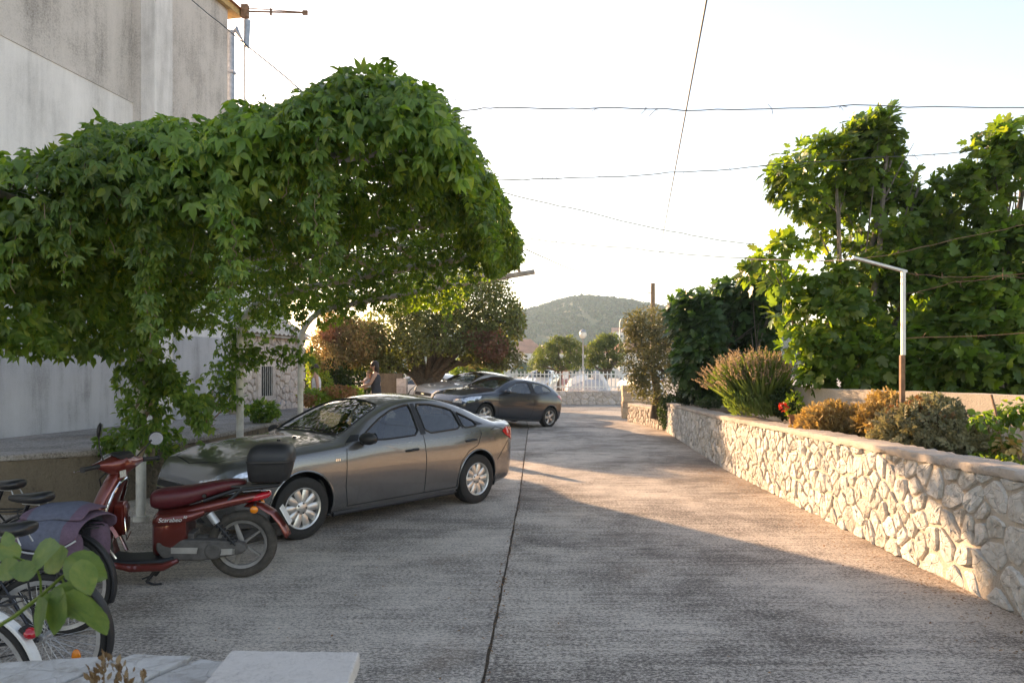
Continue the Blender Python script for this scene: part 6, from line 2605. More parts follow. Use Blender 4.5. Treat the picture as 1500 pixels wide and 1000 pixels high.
bicycle('black bicycle with an orange spoke reflector, standing in front of the pannier bag bicycle', (-2.54, 3.9), R(180), 'black', False)
bicycle('black bicycle carrying the blue and plum pannier bag beside the scooter', (-3.05, 4.85), R(181), 'black', False)
bicycle('bicycle with white rear mudguard and red lamp in the bottom corner', (-2.52, 3.3), R(178), 'whitepaint', True)
bicycle('black bicycle mostly hidden behind the pannier bag, its saddle just showing', (-3.62, 5.4), R(180), 'black', False)

# pannier bag over the second bicycle's carrier: flap over two side pouches
bag = thing('pannier_bag', 'faded blue and plum double pannier bag draped over a bicycle carrier', 'bag', (-3.05, 4.85, .745), R(181))


def cloth(name, prof, xs, mats, split, parent, thick=.014, sag=0.0, mid=0.0):
    """prof: (y, z) path over the carrier; swept along x with soft ends"""
    vs = []
    m = len(prof)
    r = random.Random(len(prof) * 7)
    for i, x in enumerate(xs):
        e = abs((x - (xs[0] + xs[-1]) / 2) / ((xs[-1] - xs[0]) / 2))
        for j, (y, z) in enumerate(prof):
            end = abs(j - (m - 1) / 2) / ((m - 1) / 2)
            zz = z - sag * e ** 3 * (1 - end) + (mid * e ** 2.2 * end ** 2 if z < 0.05 else 0)
            vs.append((x + r.uniform(-.004, .004), y * (1 - .10 * e ** 4) + .006 * math.sin(x * 31 + j), zz + .006 * math.sin(x * 23 + j * 1.7)))
    fs = [(i * m + k, i * m + k + 1, (i + 1) * m + k + 1, (i + 1) * m + k) for i in range(len(xs) - 1) for k in range(m - 1)]
    b = MB()
    b.add(vs, fs)
    o = b.obj(name, mats, parent, smooth=70)
    for p in o.data.polygons:
        x = p.center.x
        if abs(x - (xs[0] + xs[-1]) / 2) > split:
            p.material_index = 1
    md = o.modifiers.new('solid', 'SOLIDIFY')
    md.thickness = thick
    md2 = o.modifiers.new('sub', 'SUBSURF')
    md2.levels = md2.render_levels = 1
    return o


xs = [-.25 + .46 * k / 14 for k in range(15)]
fl = [(-.27, -.12), (-.265, -.02), (-.235, .05), (-.15, .085), (0, .095), (.15, .085), (.235, .05), (.265, -.02), (.275, -.12)]
cloth('flap', fl, xs, [M['bagblue'], M['bagplum']], .13, bag, .016, .03, .075)
xs2 = [-.24 + .42 * k / 12 for k in range(13)]
up_ = [(-.16, .09), (-.13, .125), (-.07, .15), (0, .155), (.07, .15), (.14, .125), (.2, .075)]
cloth('upper_flap', up_, xs2, [M['bagblue'], M['bagplum']], .15, bag, .02, .045)
b = MB()
pp_ = []
for k in range(15):
    x = -.25 + .46 * k / 14
    e = abs((x + .02) / .23)
    pp_.append((x, .282 - .02 * e ** 4, -.122 + .075 * e ** 2.2))
b.tube(pp_, .006, 6)
b.obj('piping', M['piping'], bag)
for sy in (-1, 1):
    b = MB()
    vs = []
    prof = [(.0, .19, .07), (-.06, .205, .085), (-.16, .21, .09), (-.26, .20, .085), (-.33, .18, .07), (-.35, .14, .04)]
    for z, hx, hy in prof:
        for k in range(22):
            a = 2 * PI * k / 22
            c, s = math.cos(a), math.sin(a)
            vs.append((-.02 + hx * math.copysign(abs(c) ** .5, c), sy * .165 + hy * math.copysign(abs(s) ** .6, s), z + .008 * math.sin(a * 3)))
    b.add(vs, [(i * 22 + k, i * 22 + (k + 1) % 22, (i + 1) * 22 + (k + 1) % 22, (i + 1) * 22 + k) for i in range(5) for k in range(22)] + [tuple(range(22)), tuple(5 * 22 + k for k in range(22))])
    o = b.obj('pouch', [M['bagdark'], M['bagplum']], bag, smooth=70, subsurf=1)
    for p in o.data.polygons:
        if abs(p.center.x + .02) > .12:
            p.material_index = 1
    b = MB()
    for xx in (-.07, .0):
        b.tube([(xx, sy * .258, -.10), (xx + .01, sy * .262, -.2), (xx + .05, sy * .258, -.26)], .006, 5)
    b.obj('strap', M['piping'], bag)

# ------------------------------------------------------------------ low wall, rose and dry flowers by the camera
fwall = thing('foreground_wall', 'low stone wall with flagstone top and a pale cap slab at the bottom edge', 'wall', (-1.2, 2.1, 0))
b = MB()
def rough_outline(poly, step, amp, seed):
    r = random.Random(seed)
    out = []
    for a, c in zip(poly, poly[1:] + poly[:1]):
        a, c = Vector(a), Vector(c)
        k = max(1, int((c - a).length / step))
        for j in range(k):
            p = a.lerp(c, j / k)
            chip = -r.random() ** 6 * amp * 4
            out.append((p.x + r.uniform(-amp, amp), p.y + r.uniform(-amp, amp) + (chip if p.y > 2.2 else 0)))
    return out


b.prism(rough_outline([(-.90, 2.30), (-.485, 2.285), (-.455, 1.75), (-.86, 1.72)], .02, .0016, 2), .845, .90, 'z')
adopt(b.obj('cap_slab', M['slab'], smooth=0, bevel=.006), fwall)
r = random.Random(4)
flags = [[(-2.2, 2.30), (-1.80, 2.325), (-1.72, 2.1), (-1.75, 1.7), (-2.2, 1.7)], [(-1.78, 2.33), (-1.30, 2.41), (-1.42, 2.08), (-1.70, 2.09)], [(-1.28, 2.41), (-1.06, 2.395), (-1.13, 2.24), (-1.22, 2.07), (-1.40, 2.07)],
         [(-1.04, 2.375), (-.92, 2.35), (-.92, 2.12), (-1.16, 2.06), (-1.11, 2.23)], [(-1.70, 2.07), (-1.43, 2.06), (-1.21, 2.05), (-1.3, 1.7), (-1.72, 1.7)], [(-1.18, 2.04), (-.91, 2.10), (-.89, 1.7), (-1.28, 1.7)]]
b = MB()
for fl_ in flags:
    b.prism(rough_outline(smooth_poly(fl_, 1, .06), .025, .004, len(b.v)), .80, .846 + r.uniform(-.006, .006), 'z')
adopt(b.obj('flagstones', M['flag'], smooth=0, bevel=.008), fwall)
b = MB()
b.prism([(-2.25, 2.28), (-1.05, 2.34), (-.5, 2.25), (-.48, 1.75), (-2.25, 1.68)], 0, .815, 'z')
adopt(b.obj('core', M['oldwall'], smooth=0), fwall)
b = MB()
FL = Line([(-.5, 2.26), (-1.06, 2.355), (-2.25, 2.29)][::-1])
rubble(b, FL.L, .8, .24, .18, .03, lambda u, v, d: FL.at(u, d, v), 61, (.02, .04))
adopt(b.obj('facing_stones', M['flag'], smooth=50), fwall)

ro = thing('rose_branch', 'rose branch with broad green leaves reaching over the wall close to the camera', 'plant', (-1.45, 1.3, 0))
YR = 1.3
stem = [(-1.5, 1.25, 0), (-1.35, 1.28, .6), tuple(at(-60, 950, YR)), tuple(at(20, 903, YR)), tuple(at(60, 872, YR)), tuple(at(90, 845, YR)), tuple(at(118, 825, YR))]
b = MB().tube(stem, [.008, .006, .005, .004, .0035, .003, .002], 6)
for p, q in (((60, 872), (55, 835)), ((55, 835), (20, 815)), ((90, 845), (100, 880)), ((100, 850), (132, 880))):
    b.tube([at(*p, YR), at((p[0] + q[0]) / 2 + 2, (p[1] + q[1]) / 2 - 3, YR), at(*q, YR)], .002, 5)
adopt(b.obj('stem', M['lime']), ro)
L_ = [((95, 818), (150, 845), 62, 0), ((118, 818), (128, 868), 58, 1), ((100, 806), (62, 832), 42, 2), ((92, 860), (72, 925), 66, 3), ((70, 880), (45, 925), 48, 4), ((108, 850), (88, 905), 60, 5), ((108, 862), (120, 912), 46, 6), ((124, 868), (146, 930), 66, 7),
      ((55, 835), (14, 836), 42, 8), ((30, 815), (-6, 800), 46, 9), ((28, 822), (-6, 845), 40, 10), ((46, 822), (78, 800), 36, 11), ((110, 870), (100, 905), 40, 12), ((72, 870), (58, 905), 36, 13), ((15, 800), (8, 780), 26, 14)]
P, D, N, S = [], [], [], []
rr_ = random.Random(12)
for (p, q, sz, k) in L_:
    dy = rr_.uniform(-.05, .05)
    a, c = at(*p, YR + dy), at(*q, YR + dy + rr_.uniform(-.03, .03))
    P.append(a)
    D.append((c - a).normalized())
    N.append(Vector((rr_.uniform(-.5, .5), -1, rr_.uniform(.1, .9))))
    S.append((c - a).length * 1.1)
T_ROSE = joined([leaflet(1, .78, 0, fold=.1, droop=.12)])


def fine_leaf():
    V, Fc = [], []
    n, m = 12, 4
    for i in range(n + 1):
        t = i / n
        w = .38 * math.sin(PI * t ** .8) ** .8 * (1 + .05 * (i % 2))
        for j in range(-m, m + 1):
            q = j / m
            V.append((q * w, t, .10 * abs(q) * w - .12 * t * t + .012 * math.sin(9 * t) * abs(q)))
    k = 2 * m + 1
    for i in range(n):
        for j in range(2 * m):
            Fc.append((i * k + j, i * k + j + 1, (i + 1) * k + j + 1, (i + 1) * k + j))
    return np.array(V), Fc


adopt(scatter('leaves', fine_leaf(), np.array(P), np.array(D), np.array(N), np.array(S), M['rose']), ro)
b = MB()
for k in range(7):
    b.ball(at(-14 + rr_.uniform(-6, 8), 860 + rr_.uniform(-10, 10), 1.2), (.012, .008, .014), 8, 6)
adopt(b.obj('flower', M['pinkcloth']), ro)
df = thing('dry_flowers', 'withered brown and white flower heads poking up before the flagstones', 'plant', (-.95, 1.62, 0))
P, dd = [], []
for (px_, py_, k, sz) in ((152, 978, 26, 9), (172, 990, 26, 9), (187, 1000, 14, 7), (210, 992, 10, 4), (140, 1000, 18, 8)):
    for j in range(k):
        P.append(at(px_ + rr_.gauss(0, sz * .55), py_ + rr_.gauss(0, sz), 1.62 + rr_.uniform(-.015, .015)))
        dd.append((rr_.gauss(0, .4), rr_.gauss(0, .4), 1))
P, dd = np.array(P), np.array(dd)
adopt(scatter('flower_heads', T_LEAF, P, dd, rv.normal(size=P.shape), rnd(len(P), .012, .024), M['dryflower']), df)
b = MB()
for px_ in (152, 172, 187, 140, 210):
    q = at(px_, 985, 1.62)
    b.tube([q, (q.x + .02, q.y - .02, .4), (-.95, 1.6, 0)], .002, 4)
adopt(b.obj('stems', M['twig']), df)
# ------------------------------------------------------------------ beyond the cars
def gz(p):
    return ground_z(p[0], p[1])


FN = Line([(6.35, 36.3), (-14, 35.6)])
fe = thing('picket_fence', 'white metal picket fence standing on a low pinkish rubble wall behind the cars', 'fence', (2, 36.1, 0))
b = MB()
run(b, FN, [(0, -.05), (-.35, -.05), (-.35, .68), (0, .68)], 2)
adopt(b.obj('base_wall', M['mortar'], smooth=0), fe)
b = MB()
rubble(b, FN.L, .68, .36, .27, .035, lambda u, v, d: FN.at(u, d, v), 71, (.02, .06), rough=.01)
adopt(b.obj('facing_stones', M['pinkstone'], smooth=50), fe)
b = MB()
n = int(FN.L / .2)
for k in range(n):
    if k % 13 == 0:
        continue
    p = FN.at(.1 + k * .2, -.16)
    b.box((p[0], p[1], 1.2), (.05, .03, .86))
    b.box((p[0], p[1], 1.65), (.05, .03, .04), None, .3)
adopt(b.obj('pickets', M['whitepaint'], smooth=0), fe)
for k in range(0, n, 13):
    p = FN.at(.1 + k * .2, -.16)
    adopt(MB().box((p[0], p[1], 1.19), (.09, .09, .98)).obj('fence_post', M['whitepaint'], smooth=0, bevel=.008), fe)
for z in (.86, 1.5):
    b = MB()
    run(b, FN, [(-.175, z), (-.14, z), (-.14, z + .05), (-.175, z + .05)], 2)
    adopt(b.obj('rail', M['whitepaint'], smooth=0), fe)

# big spreading evergreen tree behind the parked cars
bt = at(628, 575, 26.0)
bz = ground_z(bt.x, bt.y)
YT = 25.5
trunk = [([(bt.x, bt.y, bz - .1), (bt.x - .05, bt.y, bz + .45), (bt.x - .1, bt.y, bz + .9)], [.42, .33, .34]),
         ([(bt.x - .1, bt.y, bz + .75), tuple(at(607, 545, 26)), tuple(at(602, 520, 26)), tuple(at(585, 480, 25.5))], [.27, .22, .18, .12]),
         ([(bt.x, bt.y, bz + .75), tuple(at(643, 545, 26)), tuple(at(662, 515, 25.8)), tuple(at(690, 470, 25.5))], [.27, .23, .18, .12]),
         ([tuple(at(655, 530, 25.9)), tuple(at(680, 533, 25.6)), tuple(at(712, 515, 25.3)), tuple(at(740, 500, 25))], [.13, .1, .08, .05])]
leafy('evergreen_tree', 'big dark spreading evergreen tree with forked trunk standing behind the parked hatchbacks', 'tree', (bt.x, bt.y, bz),
      [EL(640, 455, 75, 55, YT), EL(700, 450, 60, 55, YT - .5), EL(580, 490, 70, 50, YT), EL(650, 492, 70, 30, YT - 1), EL(540, 510, 50, 38, YT), EL(735, 470, 38, 48, YT - .5), EL(690, 400, 60, 40, YT + .5), EL(610, 420, 60, 40, YT + .5), EL(715, 510, 45, 28, YT - .5), EL(560, 535, 40, 18, YT)],
      26000, 'oak', 81, T_LEAF, (.09, .16), trunk=trunk, r0=.12, gap=.3, gs=1.6,
      extra=(([EL(722, 505, 26, 24, YT - 1.2), EL(700, 498, 20, 14, YT - 1.2)], 1500, 'oakred'), ([EL(735, 525, 34, 16, YT - .5), EL(690, 530, 30, 10, YT), EL(755, 470, 14, 30, YT)], 1800, 'olive')))
o_ = at(490, 590, 24.6)
leafy('dry_tree', 'small tree with buff and reddish dry foliage beside the last pergola post', 'tree', (o_.x, o_.y, .3),
      [EL(487, 490, 32, 36, 24.6), EL(475, 520, 26, 30, 24), EL(515, 500, 34, 38, 25), EL(470, 545, 16, 24, 24), EL(540, 500, 26, 34, 25)], 13500, 'oakdry', 85, T_LEAF, (.07, .12), trunk=[([(o_.x, o_.y, .2), (o_.x, o_.y, 1.2), (o_.x, o_.y + .1, 2.0)], [.09, .07, .06])], r0=.05, gap=.3, gs=2,
      extra=(([EL(483, 485, 16, 20, 23.9)], 900, 'oakred'), ([EL(460, 545, 10, 30, 23.5), EL(475, 560, 12, 16, 23.3)], 1300, 'lime')))
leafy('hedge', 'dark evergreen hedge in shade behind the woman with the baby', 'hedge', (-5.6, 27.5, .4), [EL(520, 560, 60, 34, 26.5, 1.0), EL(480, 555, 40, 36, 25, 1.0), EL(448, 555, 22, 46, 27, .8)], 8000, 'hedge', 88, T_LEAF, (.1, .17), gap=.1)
leafy('flowering_shrub', 'bright yellow green shrub with a few orange leaves beyond the sedan windscreen', 'bush', (-4.6, 16.5, .3), [EL(462, 582, 24, 12, 16.3, .4), EL(490, 578, 22, 10, 16.6, .4), EL(515, 574, 16, 8, 16.8, .35)], 1600, 'lime', 89, T_LEAF, (.06, .11), gap=.2, gs=3,
      extra=(([EL(500, 573, 26, 8, 16.4, .3), EL(450, 585, 14, 8, 16.0, .3)], 700, 'rustleaf'),))
lw = thing('low_wall', 'low brown wall ending in a pale block pillar beside the big tree trunk', 'wall', (-4.3, 24.6, .4))
b = MB()
b.box(tuple(at(573, 566, 24.5)), (.8, .25, .9))
adopt(b.obj('wall', M['oldwall'], smooth=0), lw)
b = MB()
for k in range(4):
    b.box((at(589, 560, 24.4).x, 24.4, .5 + k * .28), (.34, .3, .27))
adopt(b.obj('pillar', M['pinkstone'], smooth=0, bevel=.01), lw)

# trees and lamps past the fence
for (px, top, bot, rx, Y, mat, lab, nl) in ((822, 492, 575, 40, 41, 'olivegreen', 'olive tree with a pale airy crown past the fence, left of the globe lamp', 5200),
                                            (888, 488, 572, 30, 42, 'olivegreen', 'brighter green olive tree past the fence, right of the globe lamp', 4600),
                                            (787, 512, 560, 14, 55, 'olivegreen', 'small green tree far past the fence, left of the roof box', 1800),
                                            (700, 512, 575, 42, 33.5, 'lime', 'small light green tree behind the roofs of the parked hatchbacks', 4200)):
    q = at(px, bot, Y)
    h = (top + bot) / 2
    leafy('olive_tree' if mat.startswith('olive') else 'tree', lab, 'tree', (q.x, Y, 0),
          [EL(px - rx * .5, top + 27, rx * .45, 17, Y), EL(px + rx * .5, top + 24, rx * .48, 16, Y), EL(px - rx * .1, top + 12, rx * .4, 12, Y), EL(px + rx * .2, top + 40, rx * .7, 10, Y), EL(px - rx * .75, top + 42, rx * .25, 9, Y), EL(px + rx * .3, top + 8, rx * .25, 9, Y)], nl, mat, 90 + int(px) % 7, T_NARROW, (.14, .24),
          trunk=[([(q.x, Y, -.05), (q.x - .15, Y, .8), (q.x + .1, Y, 1.5)], [.2, .16, .12])], r0=.09, gap=.3, gs=1.6)
lamp = thing('street_lamp', 'slim street lamp with a pale round globe between the two olive trees', 'street lamp', (at(854, 0, 40).x, 40, 0))
zt = at(0, 495, 40).z
MB().lathe([(.09, 0), (.09, .5), (.05, .55), (.045, zt - .1), (.08, zt - .05), (.1, zt)], 12).obj('lamp_post', M['signgrey'], lamp)
MB().ball((0, 0, zt + .2), (.2, .2, .24), 16, 12).obj('globe', M['globe'], lamp)
b = MB()
b.lathe([(.2, zt + .33), (.12, zt + .45), (.02, zt + .5)], 14)
b.obj('cap', M['signgrey'], lamp)
l2 = thing('street_lamp', 'distant grey street lamp with a curved arm in front of the hill', 'street lamp', (at(908, 0, 75).x, 75, 0))
zt = at(0, 470, 75).z
MB().tube([(0, 0, 0), (0, 0, zt - .3), (.1, 0, zt + .15), (.5, 0, zt + .3), (.8, 0, zt + .25)], .06, 8).obj('lamp_post', M['signgrey'], l2)
MB().ball((.85, 0, zt + .18), (.25, .12, .1)).obj('lamp_head', M['globe'], l2)
sg = thing('road_sign', 'grey back of a square sign on a thin post in front of the dark fig', 'sign', (at(1009, 0, 19.3).x, 19.3, 0))
q = at(1009, 512, 19.3)
MB().tube([(0, 0, 0), (0, 0, q.z + .3)], .025, 8).obj('sign_post', M['galv'], sg)
MB().box((-.22, .04, q.z), (.48, .015, .40), (0, 0, .2)).obj('sign_board', M['signgrey'], sg, smooth=0, bevel=.004)
up_ = thing('utility_pole', 'dark wooden utility pole rising above the olive tree at the road bend', 'pole', (8.65, 44, 0))
MB().tube([(0, 0, -.2), (0, 0, 7.05)], [.17, .13], 12).obj('pole', M['wood'], up_)
MB().box((-.12, 0, 6.45), (.5, .06, .06)).obj('bracket', M['galv'], up_, smooth=0)
wire('power_cable', 'black power line running from the pole up over the drive to the top edge', [at(958, 416, 43.9), at(1035, 0, 9), at(1075, -220, 6.5)], .018, 'wire', 0, -.0001, 'cable')
wire('wire', 'faint drooping wire from the far beam end to the utility pole', [at(770, 365, 14), at(860, 402, 22), at(953, 423, 43.9)], .014, 'greywire', 5, .03)

# sheeted vehicle behind the fence
cv = thing('sheeted_vehicle', 'vehicle under grey and white sheets parked behind the picket fence', 'covered vehicle', (at(862, 0, 39).x, 39.3, 0))


def lump(mb, st, seed, n=26):
    r = random.Random(seed)
    vs = []
    for x, y, hx, hy, z in st:
        for k in range(n):
            a = 2 * PI * k / n
            q = 1 + .06 * math.sin(a * 5 + z * 3 + seed) + r.uniform(-.015, .015)
            vs.append((x + hx * math.cos(a) * q, y + hy * math.sin(a) * q, z))
    m = len(st)
    return mb.add(vs, [(i * n + k, i * n + (k + 1) % n, (i + 1) * n + (k + 1) % n, (i + 1) * n + k) for i in range(m - 1) for k in range(n)] + [tuple((m - 1) * n + k for k in range(n))])


lump(MB(), [(0, 0, 1.2, .8, .05), (0, 0, 1.18, .8, .35), (-.1, 0, 1.1, .75, .7), (-.05, 0, .85, .62, 1.0), (.15, 0, .6, .45, 1.15), (.2, 0, .3, .2, 1.22)], 1).obj('grey_sheet', M['tarp'], cv, smooth=180)
lump(MB(), [(-.55, .1, .62, .5, .75), (-.5, .1, .55, .45, 1.1), (-.35, .1, .36, .3, 1.38), (-.25, .1, .12, .1, 1.5)], 2).obj('white_sheet', M['whitetarp'], cv, smooth=180)
lump(MB(), [(.95, .3, .5, .5, .1), (.85, .3, .42, .42, .7), (.6, .3, .3, .3, 1.3), (.45, .3, .12, .1, 1.7)], 3).obj('grey_hood', M['tarp'], cv, smooth=180)
lump(MB(), [(1.12, .05, .3, .35, .1), (1.0, .05, .22, .3, .8), (.72, .05, .1, .15, 1.5)], 4).obj('white_sheet', M['whitetarp'], cv, smooth=180)


# ------------------------------------------------------------------ people
def skinbody(name, joints, edges, mat, parent, levels=2, root=0):
    me = bpy.data.meshes.new(name)
    me.from_pydata([j[0] for j in joints], edges, [])
    me.materials.append(mat)
    o = bpy.data.objects.new(name, me)
    link(o, parent)
    o.modifiers.new('skin', 'SKIN').use_smooth_shade = True
    if not me.skin_vertices:
        bm = bmesh.new()
        bm.from_mesh(me)
        bm.verts.layers.skin.verify()
        bm.to_mesh(me)
        bm.free()
    for i, j in enumerate(joints):
        sv = me.skin_vertices[0].data[i]
        rad = j[1] if isinstance(j[1], tuple) else (j[1], j[1])
        sv.radius = rad
        sv.use_root = (i == root)
    s = o.modifiers.new('sub', 'SUBSURF')
    s.levels = s.render_levels = levels
    return o


def person(label, loc, rz, arms, bend=0.0, hair=1.0, h=1.7, top='whitecloth', bottom='darkcloth', skirt=False, shorts=True):
    """faces +x; arms: two lists of elbow, wrist and finger-tip points"""
    root = thing('person', label, 'person', loc, rz, None, h / 1.7)
    cb, sb_ = math.cos(bend), math.sin(bend)

    def T(p):
        x, y, z = p
        zz = z - .95
        return (x * cb + zz * sb_, y, .95 + zz * cb - x * sb_) if z > .95 else p
    J = [((0, 0, .95), (.13, .16)), (T((.0, 0, 1.12)), (.10, .135)), (T((.01, 0, 1.28)), (.105, .15)), (T((0, 0, 1.40)), (.085, .12)), (T((.01, 0, 1.47)), .05), (T((.02, 0, 1.54)), .052), (T((.03, 0, 1.60)), (.085, .075)), (T((.03, 0, 1.67)), (.075, .065))]
    E = [(0, 1), (1, 2), (2, 3), (3, 4), (4, 5), (5, 6), (6, 7)]
    for k, sy in enumerate((1, -1)):
        i = len(J)
        sh = T((0, sy * .17, 1.39))
        el, wr, ft = arms[k]
        J += [(sh, .052), (T(el), .04), (T(wr), .027)]
        E += [(3, i), (i, i + 1), (i + 1, i + 2)]
        w, f = Vector(T(wr)), Vector(T(ft))
        d = (f - w)
        palm = w + d * .45
        J += [(tuple(palm), (.035, .02))]
        E += [(i + 2, i + 3)]
        sd_ = d.cross(Vector((0, 0, 1)))
        sd_ = sd_.normalized() if sd_.length > .01 else Vector((0, 1, 0))
        for q, ln in ((-.028, .8), (-.010, .95), (.010, 1.0), (.028, .85)):
            J.append((tuple(palm + sd_ * q + d * .55 * ln), .008))
            E.append((i + 3, len(J) - 1))
        J.append((tuple(w + d * .3 + sd_ * .05 + Vector((0, 0, .02))), .010))
        E.append((i + 2, len(J) - 1))
    for sy in (1, -1):
        i = len(J)
        J += [((0, sy * .09, .86), .085), ((.015, sy * .10, .48), .055), ((-.01, sy * .10, .10), .036), ((.04, sy * .105, .04), (.04, .035)), ((.15, sy * .115, .03), (.035, .022))]
        E += [(0, i), (i, i + 1), (i + 1, i + 2), (i + 2, i + 3), (i + 3, i + 4)]
    skinbody('body', J, E, M['skin'], root)
    b = MB()
    hx = T((.03, 0, 1.62))
    for p, rr_ in (((.125, 0, 1.60), (.018, .014, .024)), ((.105, 0, 1.56), (.012, .024, .008))):
        b.ball(T(p), rr_, 8, 6)
    for sy in (1, -1):
        b.ball(T((.02, sy * .078, 1.60)), (.02, .012, .03), 8, 6)
    b.obj('face', M['skin'], root)
    b = MB()
    for sy in (1, -1):
        b.ball(T((.108, sy * .03, 1.625)), .009, 8, 6)
    b.obj('eyes', M['hair'], root)
    b = MB()
    c = Vector(hx)
    b.ball(c + Vector((-.02, 0, .035)), (.105, .095, .095), 16, 10)
    if hair > .5:
        b.ball(c + Vector((-.065, 0, -.06)), (.065, .10, .16), 14, 10)
        b.ball(c + Vector((-.075, 0, -.15)), (.045, .085, .09), 14, 10)
    b.obj('hair', M['hair'], root)
    # clothes follow the trunk
    b = MB()
    rings = [(.93, .135, .175), (1.02, .125, .165), (1.12, .118, .15), (1.25, .125, .165), (1.33, .122, .17), (1.39, .10, .16), (1.42, .075, .10)]
    vs = []
    for z, rx, ry in rings:
        for k in range(20):
            a = 2 * PI * k / 20
            vs.append(T((rx * math.cos(a), ry * math.sin(a), z + .0001)))
    b.add(vs, [(i * 20 + k, i * 20 + (k + 1) % 20, (i + 1) * 20 + (k + 1) % 20, (i + 1) * 20 + k) for i in range(6) for k in range(20)])
    b.obj('top', M[top], root, smooth=180)
    b = MB()
    for sy in (1, -1):
        b.tube([(0, sy * .075, .97), (0, sy * .092, .86), (.01, sy * .10, .62 if shorts else .12)], [.12, .105, .085 if shorts else .06], 16)
    b.obj('shorts' if shorts else 'trousers', M[bottom], root)
    return root


wl_ = at(551, 560, 18.0)
wz = ground_z(wl_.x, wl_.y) + .1
hold = [((.12, .24, 1.16), (.32, .10, 1.12), (.34, -.08, 1.14)), ((.10, -.24, 1.16), (.30, -.08, 1.04), (.33, .10, 1.04))]
pw = person('woman with dark shoulder length hair holding a baby, seen behind the sedan roof', (wl_.x, wl_.y, wz), R(185), hold, .03, 1.0, 1.68, 'darkcloth', 'darkcloth', shorts=False)
baby = thing('person', 'baby in a striped pale top carried in the arms of the dark haired woman', 'person', tuple(pw.matrix_basis @ Vector((.22, 0, 1.08))), R(185))
J = [((0, 0, .03), (.075, .08)), ((-.02, 0, .14), (.075, .085)), ((-.03, 0, .22), (.05, .06)), ((-.03, 0, .26), .035), ((-.03, 0, .33), (.066, .06)), ((-.03, 0, .37), (.055, .05)),
     ((-.01, .08, .20), .028), ((.08, .10, .14), .022), ((.14, .07, .13), .018), ((-.01, -.08, .20), .028), ((.08, -.10, .14), .022), ((.14, -.07, .13), .018),
     ((.08, .06, .0), .045), ((.2, .07, -.02), .034), ((.30, .07, -.08), .022), ((.33, .07, -.06), .02), ((.08, -.06, .0), .045), ((.2, -.07, -.02), .034), ((.30, -.07, -.10), .022), ((.33, -.07, -.08), .02)]
E = [(0, 1), (1, 2), (2, 3), (3, 4), (4, 5), (2, 6), (6, 7), (7, 8), (2, 9), (9, 10), (10, 11), (0, 12), (12, 13), (13, 14), (14, 15), (0, 16), (16, 17), (17, 18), (18, 19)]
skinbody('body', J, E, M['skin'], baby)
b = MB()
b.lathe([(.10, .0), (.098, .10), (.09, .19), (.05, .235)], 16)
b.obj('top', M['whitecloth'], baby)
b = MB()
for z in (.05, .10, .15):
    b.lathe([(.101, z), (.101, z + .018)], 16)
b.obj('stripes', M['mauvecloth'], baby)
b = MB()
b.ball((-.045, 0, .365), (.062, .06, .05), 12, 8)
b.obj('hair', M['dryflower'], baby)
relax = [((-.02, .23, 1.14), (.06, .24, .93), (.09, .24, .78)), ((-.02, -.23, 1.14), (.06, -.24, .93), (.09, -.24, .78))]
q = at(464, 570, 18.3)
person('person in a pale top standing half hidden by the yellow green shrub', (q.x, q.y, ground_z(q.x, q.y)), R(200), relax, .05, .2, 1.66, 'whitecloth', 'pinkcloth')
q = at(828, 560, 40.5)
reach = [((.2, .2, 1.22), (.38, .15, 1.1), (.5, .12, 1.05)), ((.2, -.2, 1.22), (.38, -.15, 1.1), (.5, -.12, 1.05))]
person('person in white shirt and mauve shorts stooping behind the picket fence', (q.x, q.y, .25), R(80), reach, .5, .2, 1.75, 'whitecloth', 'mauvecloth')

# ------------------------------------------------------------------ far houses, hill
for k, (px, py, w, h, Y, hip) in enumerate(((772, 512, 6, 4, 190, 1), (757, 521, 9, 4, 170, 0), (800, 524, 9, 4, 180, 1), (905, 482, 5, 3, 330, 0), (845, 522, 16, 5, 175, 1), (940, 520, 14, 5, 160, 1))):
    labs = ['small far white house with red roof just right of the big evergreen tree', 'low far white house nearest the evergreen tree edge', 'far white house behind the roof box', 'pale house standing alone on the hill slope', 'far white house behind the globe lamp',
            'far white house hidden behind the olive tree at the wall end']
    q = at(px, py, Y)
    ho = thing('far_house', labs[k], 'house', (q.x, Y, 0 if Y < 300 else q.z - 6), R(12 * (k % 3) - 8))
    z1 = max(q.z + .6, 3) if Y < 300 else 4.5
    MB().box((0, 0, z1 / 2), (w, 8, z1)).obj('wall', M['housewhite'], ho, smooth=0)
    b = MB()
    b.add([(-w / 2 - .4, -4.4, z1), (w / 2 + .4, -4.4, z1), (w / 2 + .4, 4.4, z1), (-w / 2 - .4, 4.4, z1), (-w / 2 + (2 if hip else -.4), 0, z1 + 2.2), (w / 2 - (2 if hip else -.4), 0, z1 + 2.2)], [(0, 1, 5, 4), (2, 3, 4, 5), (1, 2, 5), (3, 0, 4), (3, 2, 1, 0)])
    b.obj('roof', M['redtile'], ho, smooth=0)
    for j in range(3):
        b = MB()
        b.box((-w / 2 + w * (j + .5) / 3, -4.02, z1 * .55), (1.0, .08, 1.3))
        b.obj('window', M['interior'], ho, smooth=0)

HY = 620.0
prof_x = [560, 620, 680, 720, 760, 790, 815, 835, 855, 875, 900, 925, 950, 990, 1040, 1110, 1200, 1320]
prof_y = [q + 9 for q in (520, 505, 488, 474, 458, 449, 441, 437, 437, 439, 443, 449, 455, 468, 482, 498, 512, 530)]


def hill_z(x, y):
    px = 750 + x / HY * F
    top = EYE - (np.interp(px, prof_x, prof_y) - 540) / F * HY
    d = (y - HY) / 300.0
    return np.maximum(top * np.clip(1 - d * d, 0, 1) - (np.abs(d) > .99) * 3, -3)


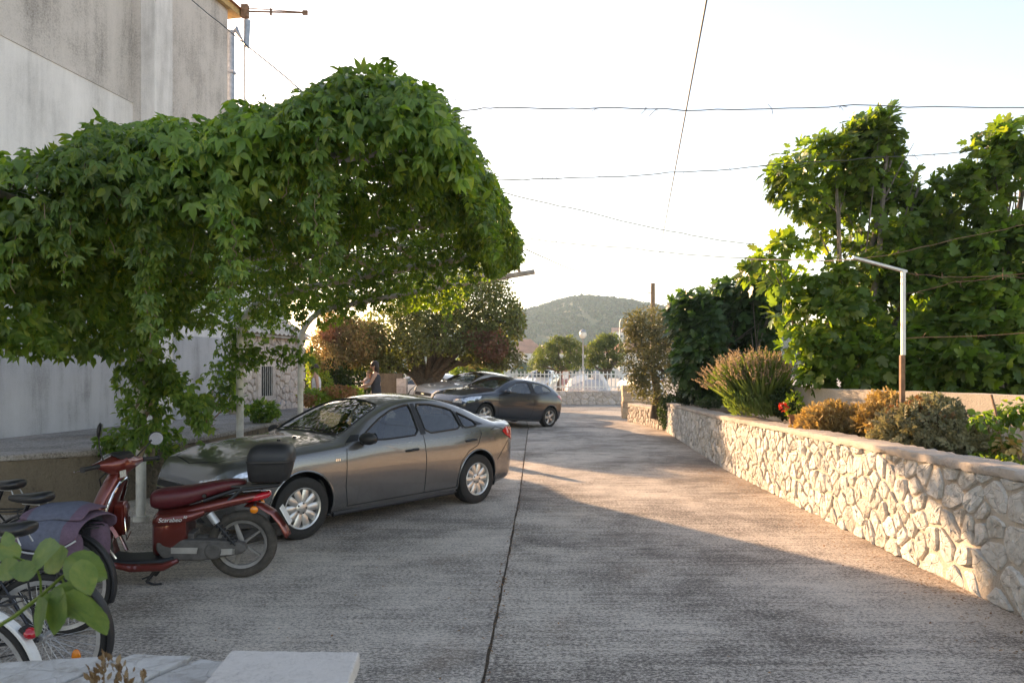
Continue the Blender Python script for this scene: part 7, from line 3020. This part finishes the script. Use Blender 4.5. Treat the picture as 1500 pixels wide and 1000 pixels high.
gx_ = np.linspace(-160, 340, 60)
gy_ = np.linspace(HY - 300, HY + 260, 36)
GX, GY = np.meshgrid(gx_, gy_, indexing='ij')
GZ = hill_z(GX, GY) * 1.0 + 1.2 * np.sin(GX * .09) * np.cos(GY * .07)
V = np.stack([GX, GY, GZ], -1).reshape(-1, 3)
I, Jx = np.meshgrid(np.arange(59), np.arange(35), indexing='ij')
a_ = (I * 36 + Jx).ravel()
me = np_mesh('hills', V, [np.stack([a_, a_ + 36, a_ + 37, a_ + 1], 1)])
tag(mobj('hills', me, M['hill'], smooth=0), kind='structure')
rh = np.random.default_rng(55)
n = 5200
x = rh.uniform(-150, 330, n)
y = HY - 295 + 330 * rh.random(n) ** .8
z = hill_z(x, y)
ok = z > 1.0
x, y, z = x[ok], y[ok], z[ok]
# each crown: a tuft of broad leaf clumps
base = np.stack([x, y, z + 1.6], 1)
k = 26
P = np.repeat(base, k, 0)
d = norm(rh.normal(size=P.shape))
d[:, 2] = np.abs(d[:, 2]) * 1.0
sz = np.repeat(rh.uniform(1.5, 3.1, len(base)), k)
P = P + d * sz[:, None] * [1, 1, .85] * rh.uniform(.6, 1, (len(P), 1))
N = d + rh.normal(size=d.shape) * .35
D = np.cross(N, rh.normal(size=d.shape))
tag(scatter('woodland', T_ROUND, P, D, N, sz * .75, M['wood_far']), kind='stuff')
# scrubby trees at the foot of the hill and along the far shore
n = 420
x = rh.uniform(-60, 120, n)
y = rh.uniform(120, 330, n)
base = np.stack([x, y, x * 0 + 1.4], 1)
P = np.repeat(base, 30, 0)
d = norm(rh.normal(size=P.shape))
sz = np.repeat(rh.uniform(1.2, 2.6, n), 30)
P = P + d * sz[:, None] * [1, 1, .8] * rh.uniform(.5, 1, (len(P), 1))
N = d + rh.normal(size=d.shape) * .4
tag(scatter('scrub', T_ROUND, P, np.cross(N, rh.normal(size=d.shape)), N, sz * .6, M['wood_far']), kind='stuff')
# ------------------------------------------------------------------ evening haze
HAZE = 0.00045
if HAZE:
    hz = MB().box((60, 430, 48), (900, 960, 98.2)).obj('haze', [], smooth=0)
    t = NT('evening_air')
    v = t.n('ShaderNodeVolumePrincipled')
    v.inputs['Color'].default_value = (.55, .78, 1.0, 1)
    v.inputs['Density'].default_value = HAZE
    v.inputs['Anisotropy'].default_value = .3
    t.l(v.outputs[0], t.out.inputs['Volume'])
    hz.data.materials.append(t.m)
    tag(hz, kind='stuff')
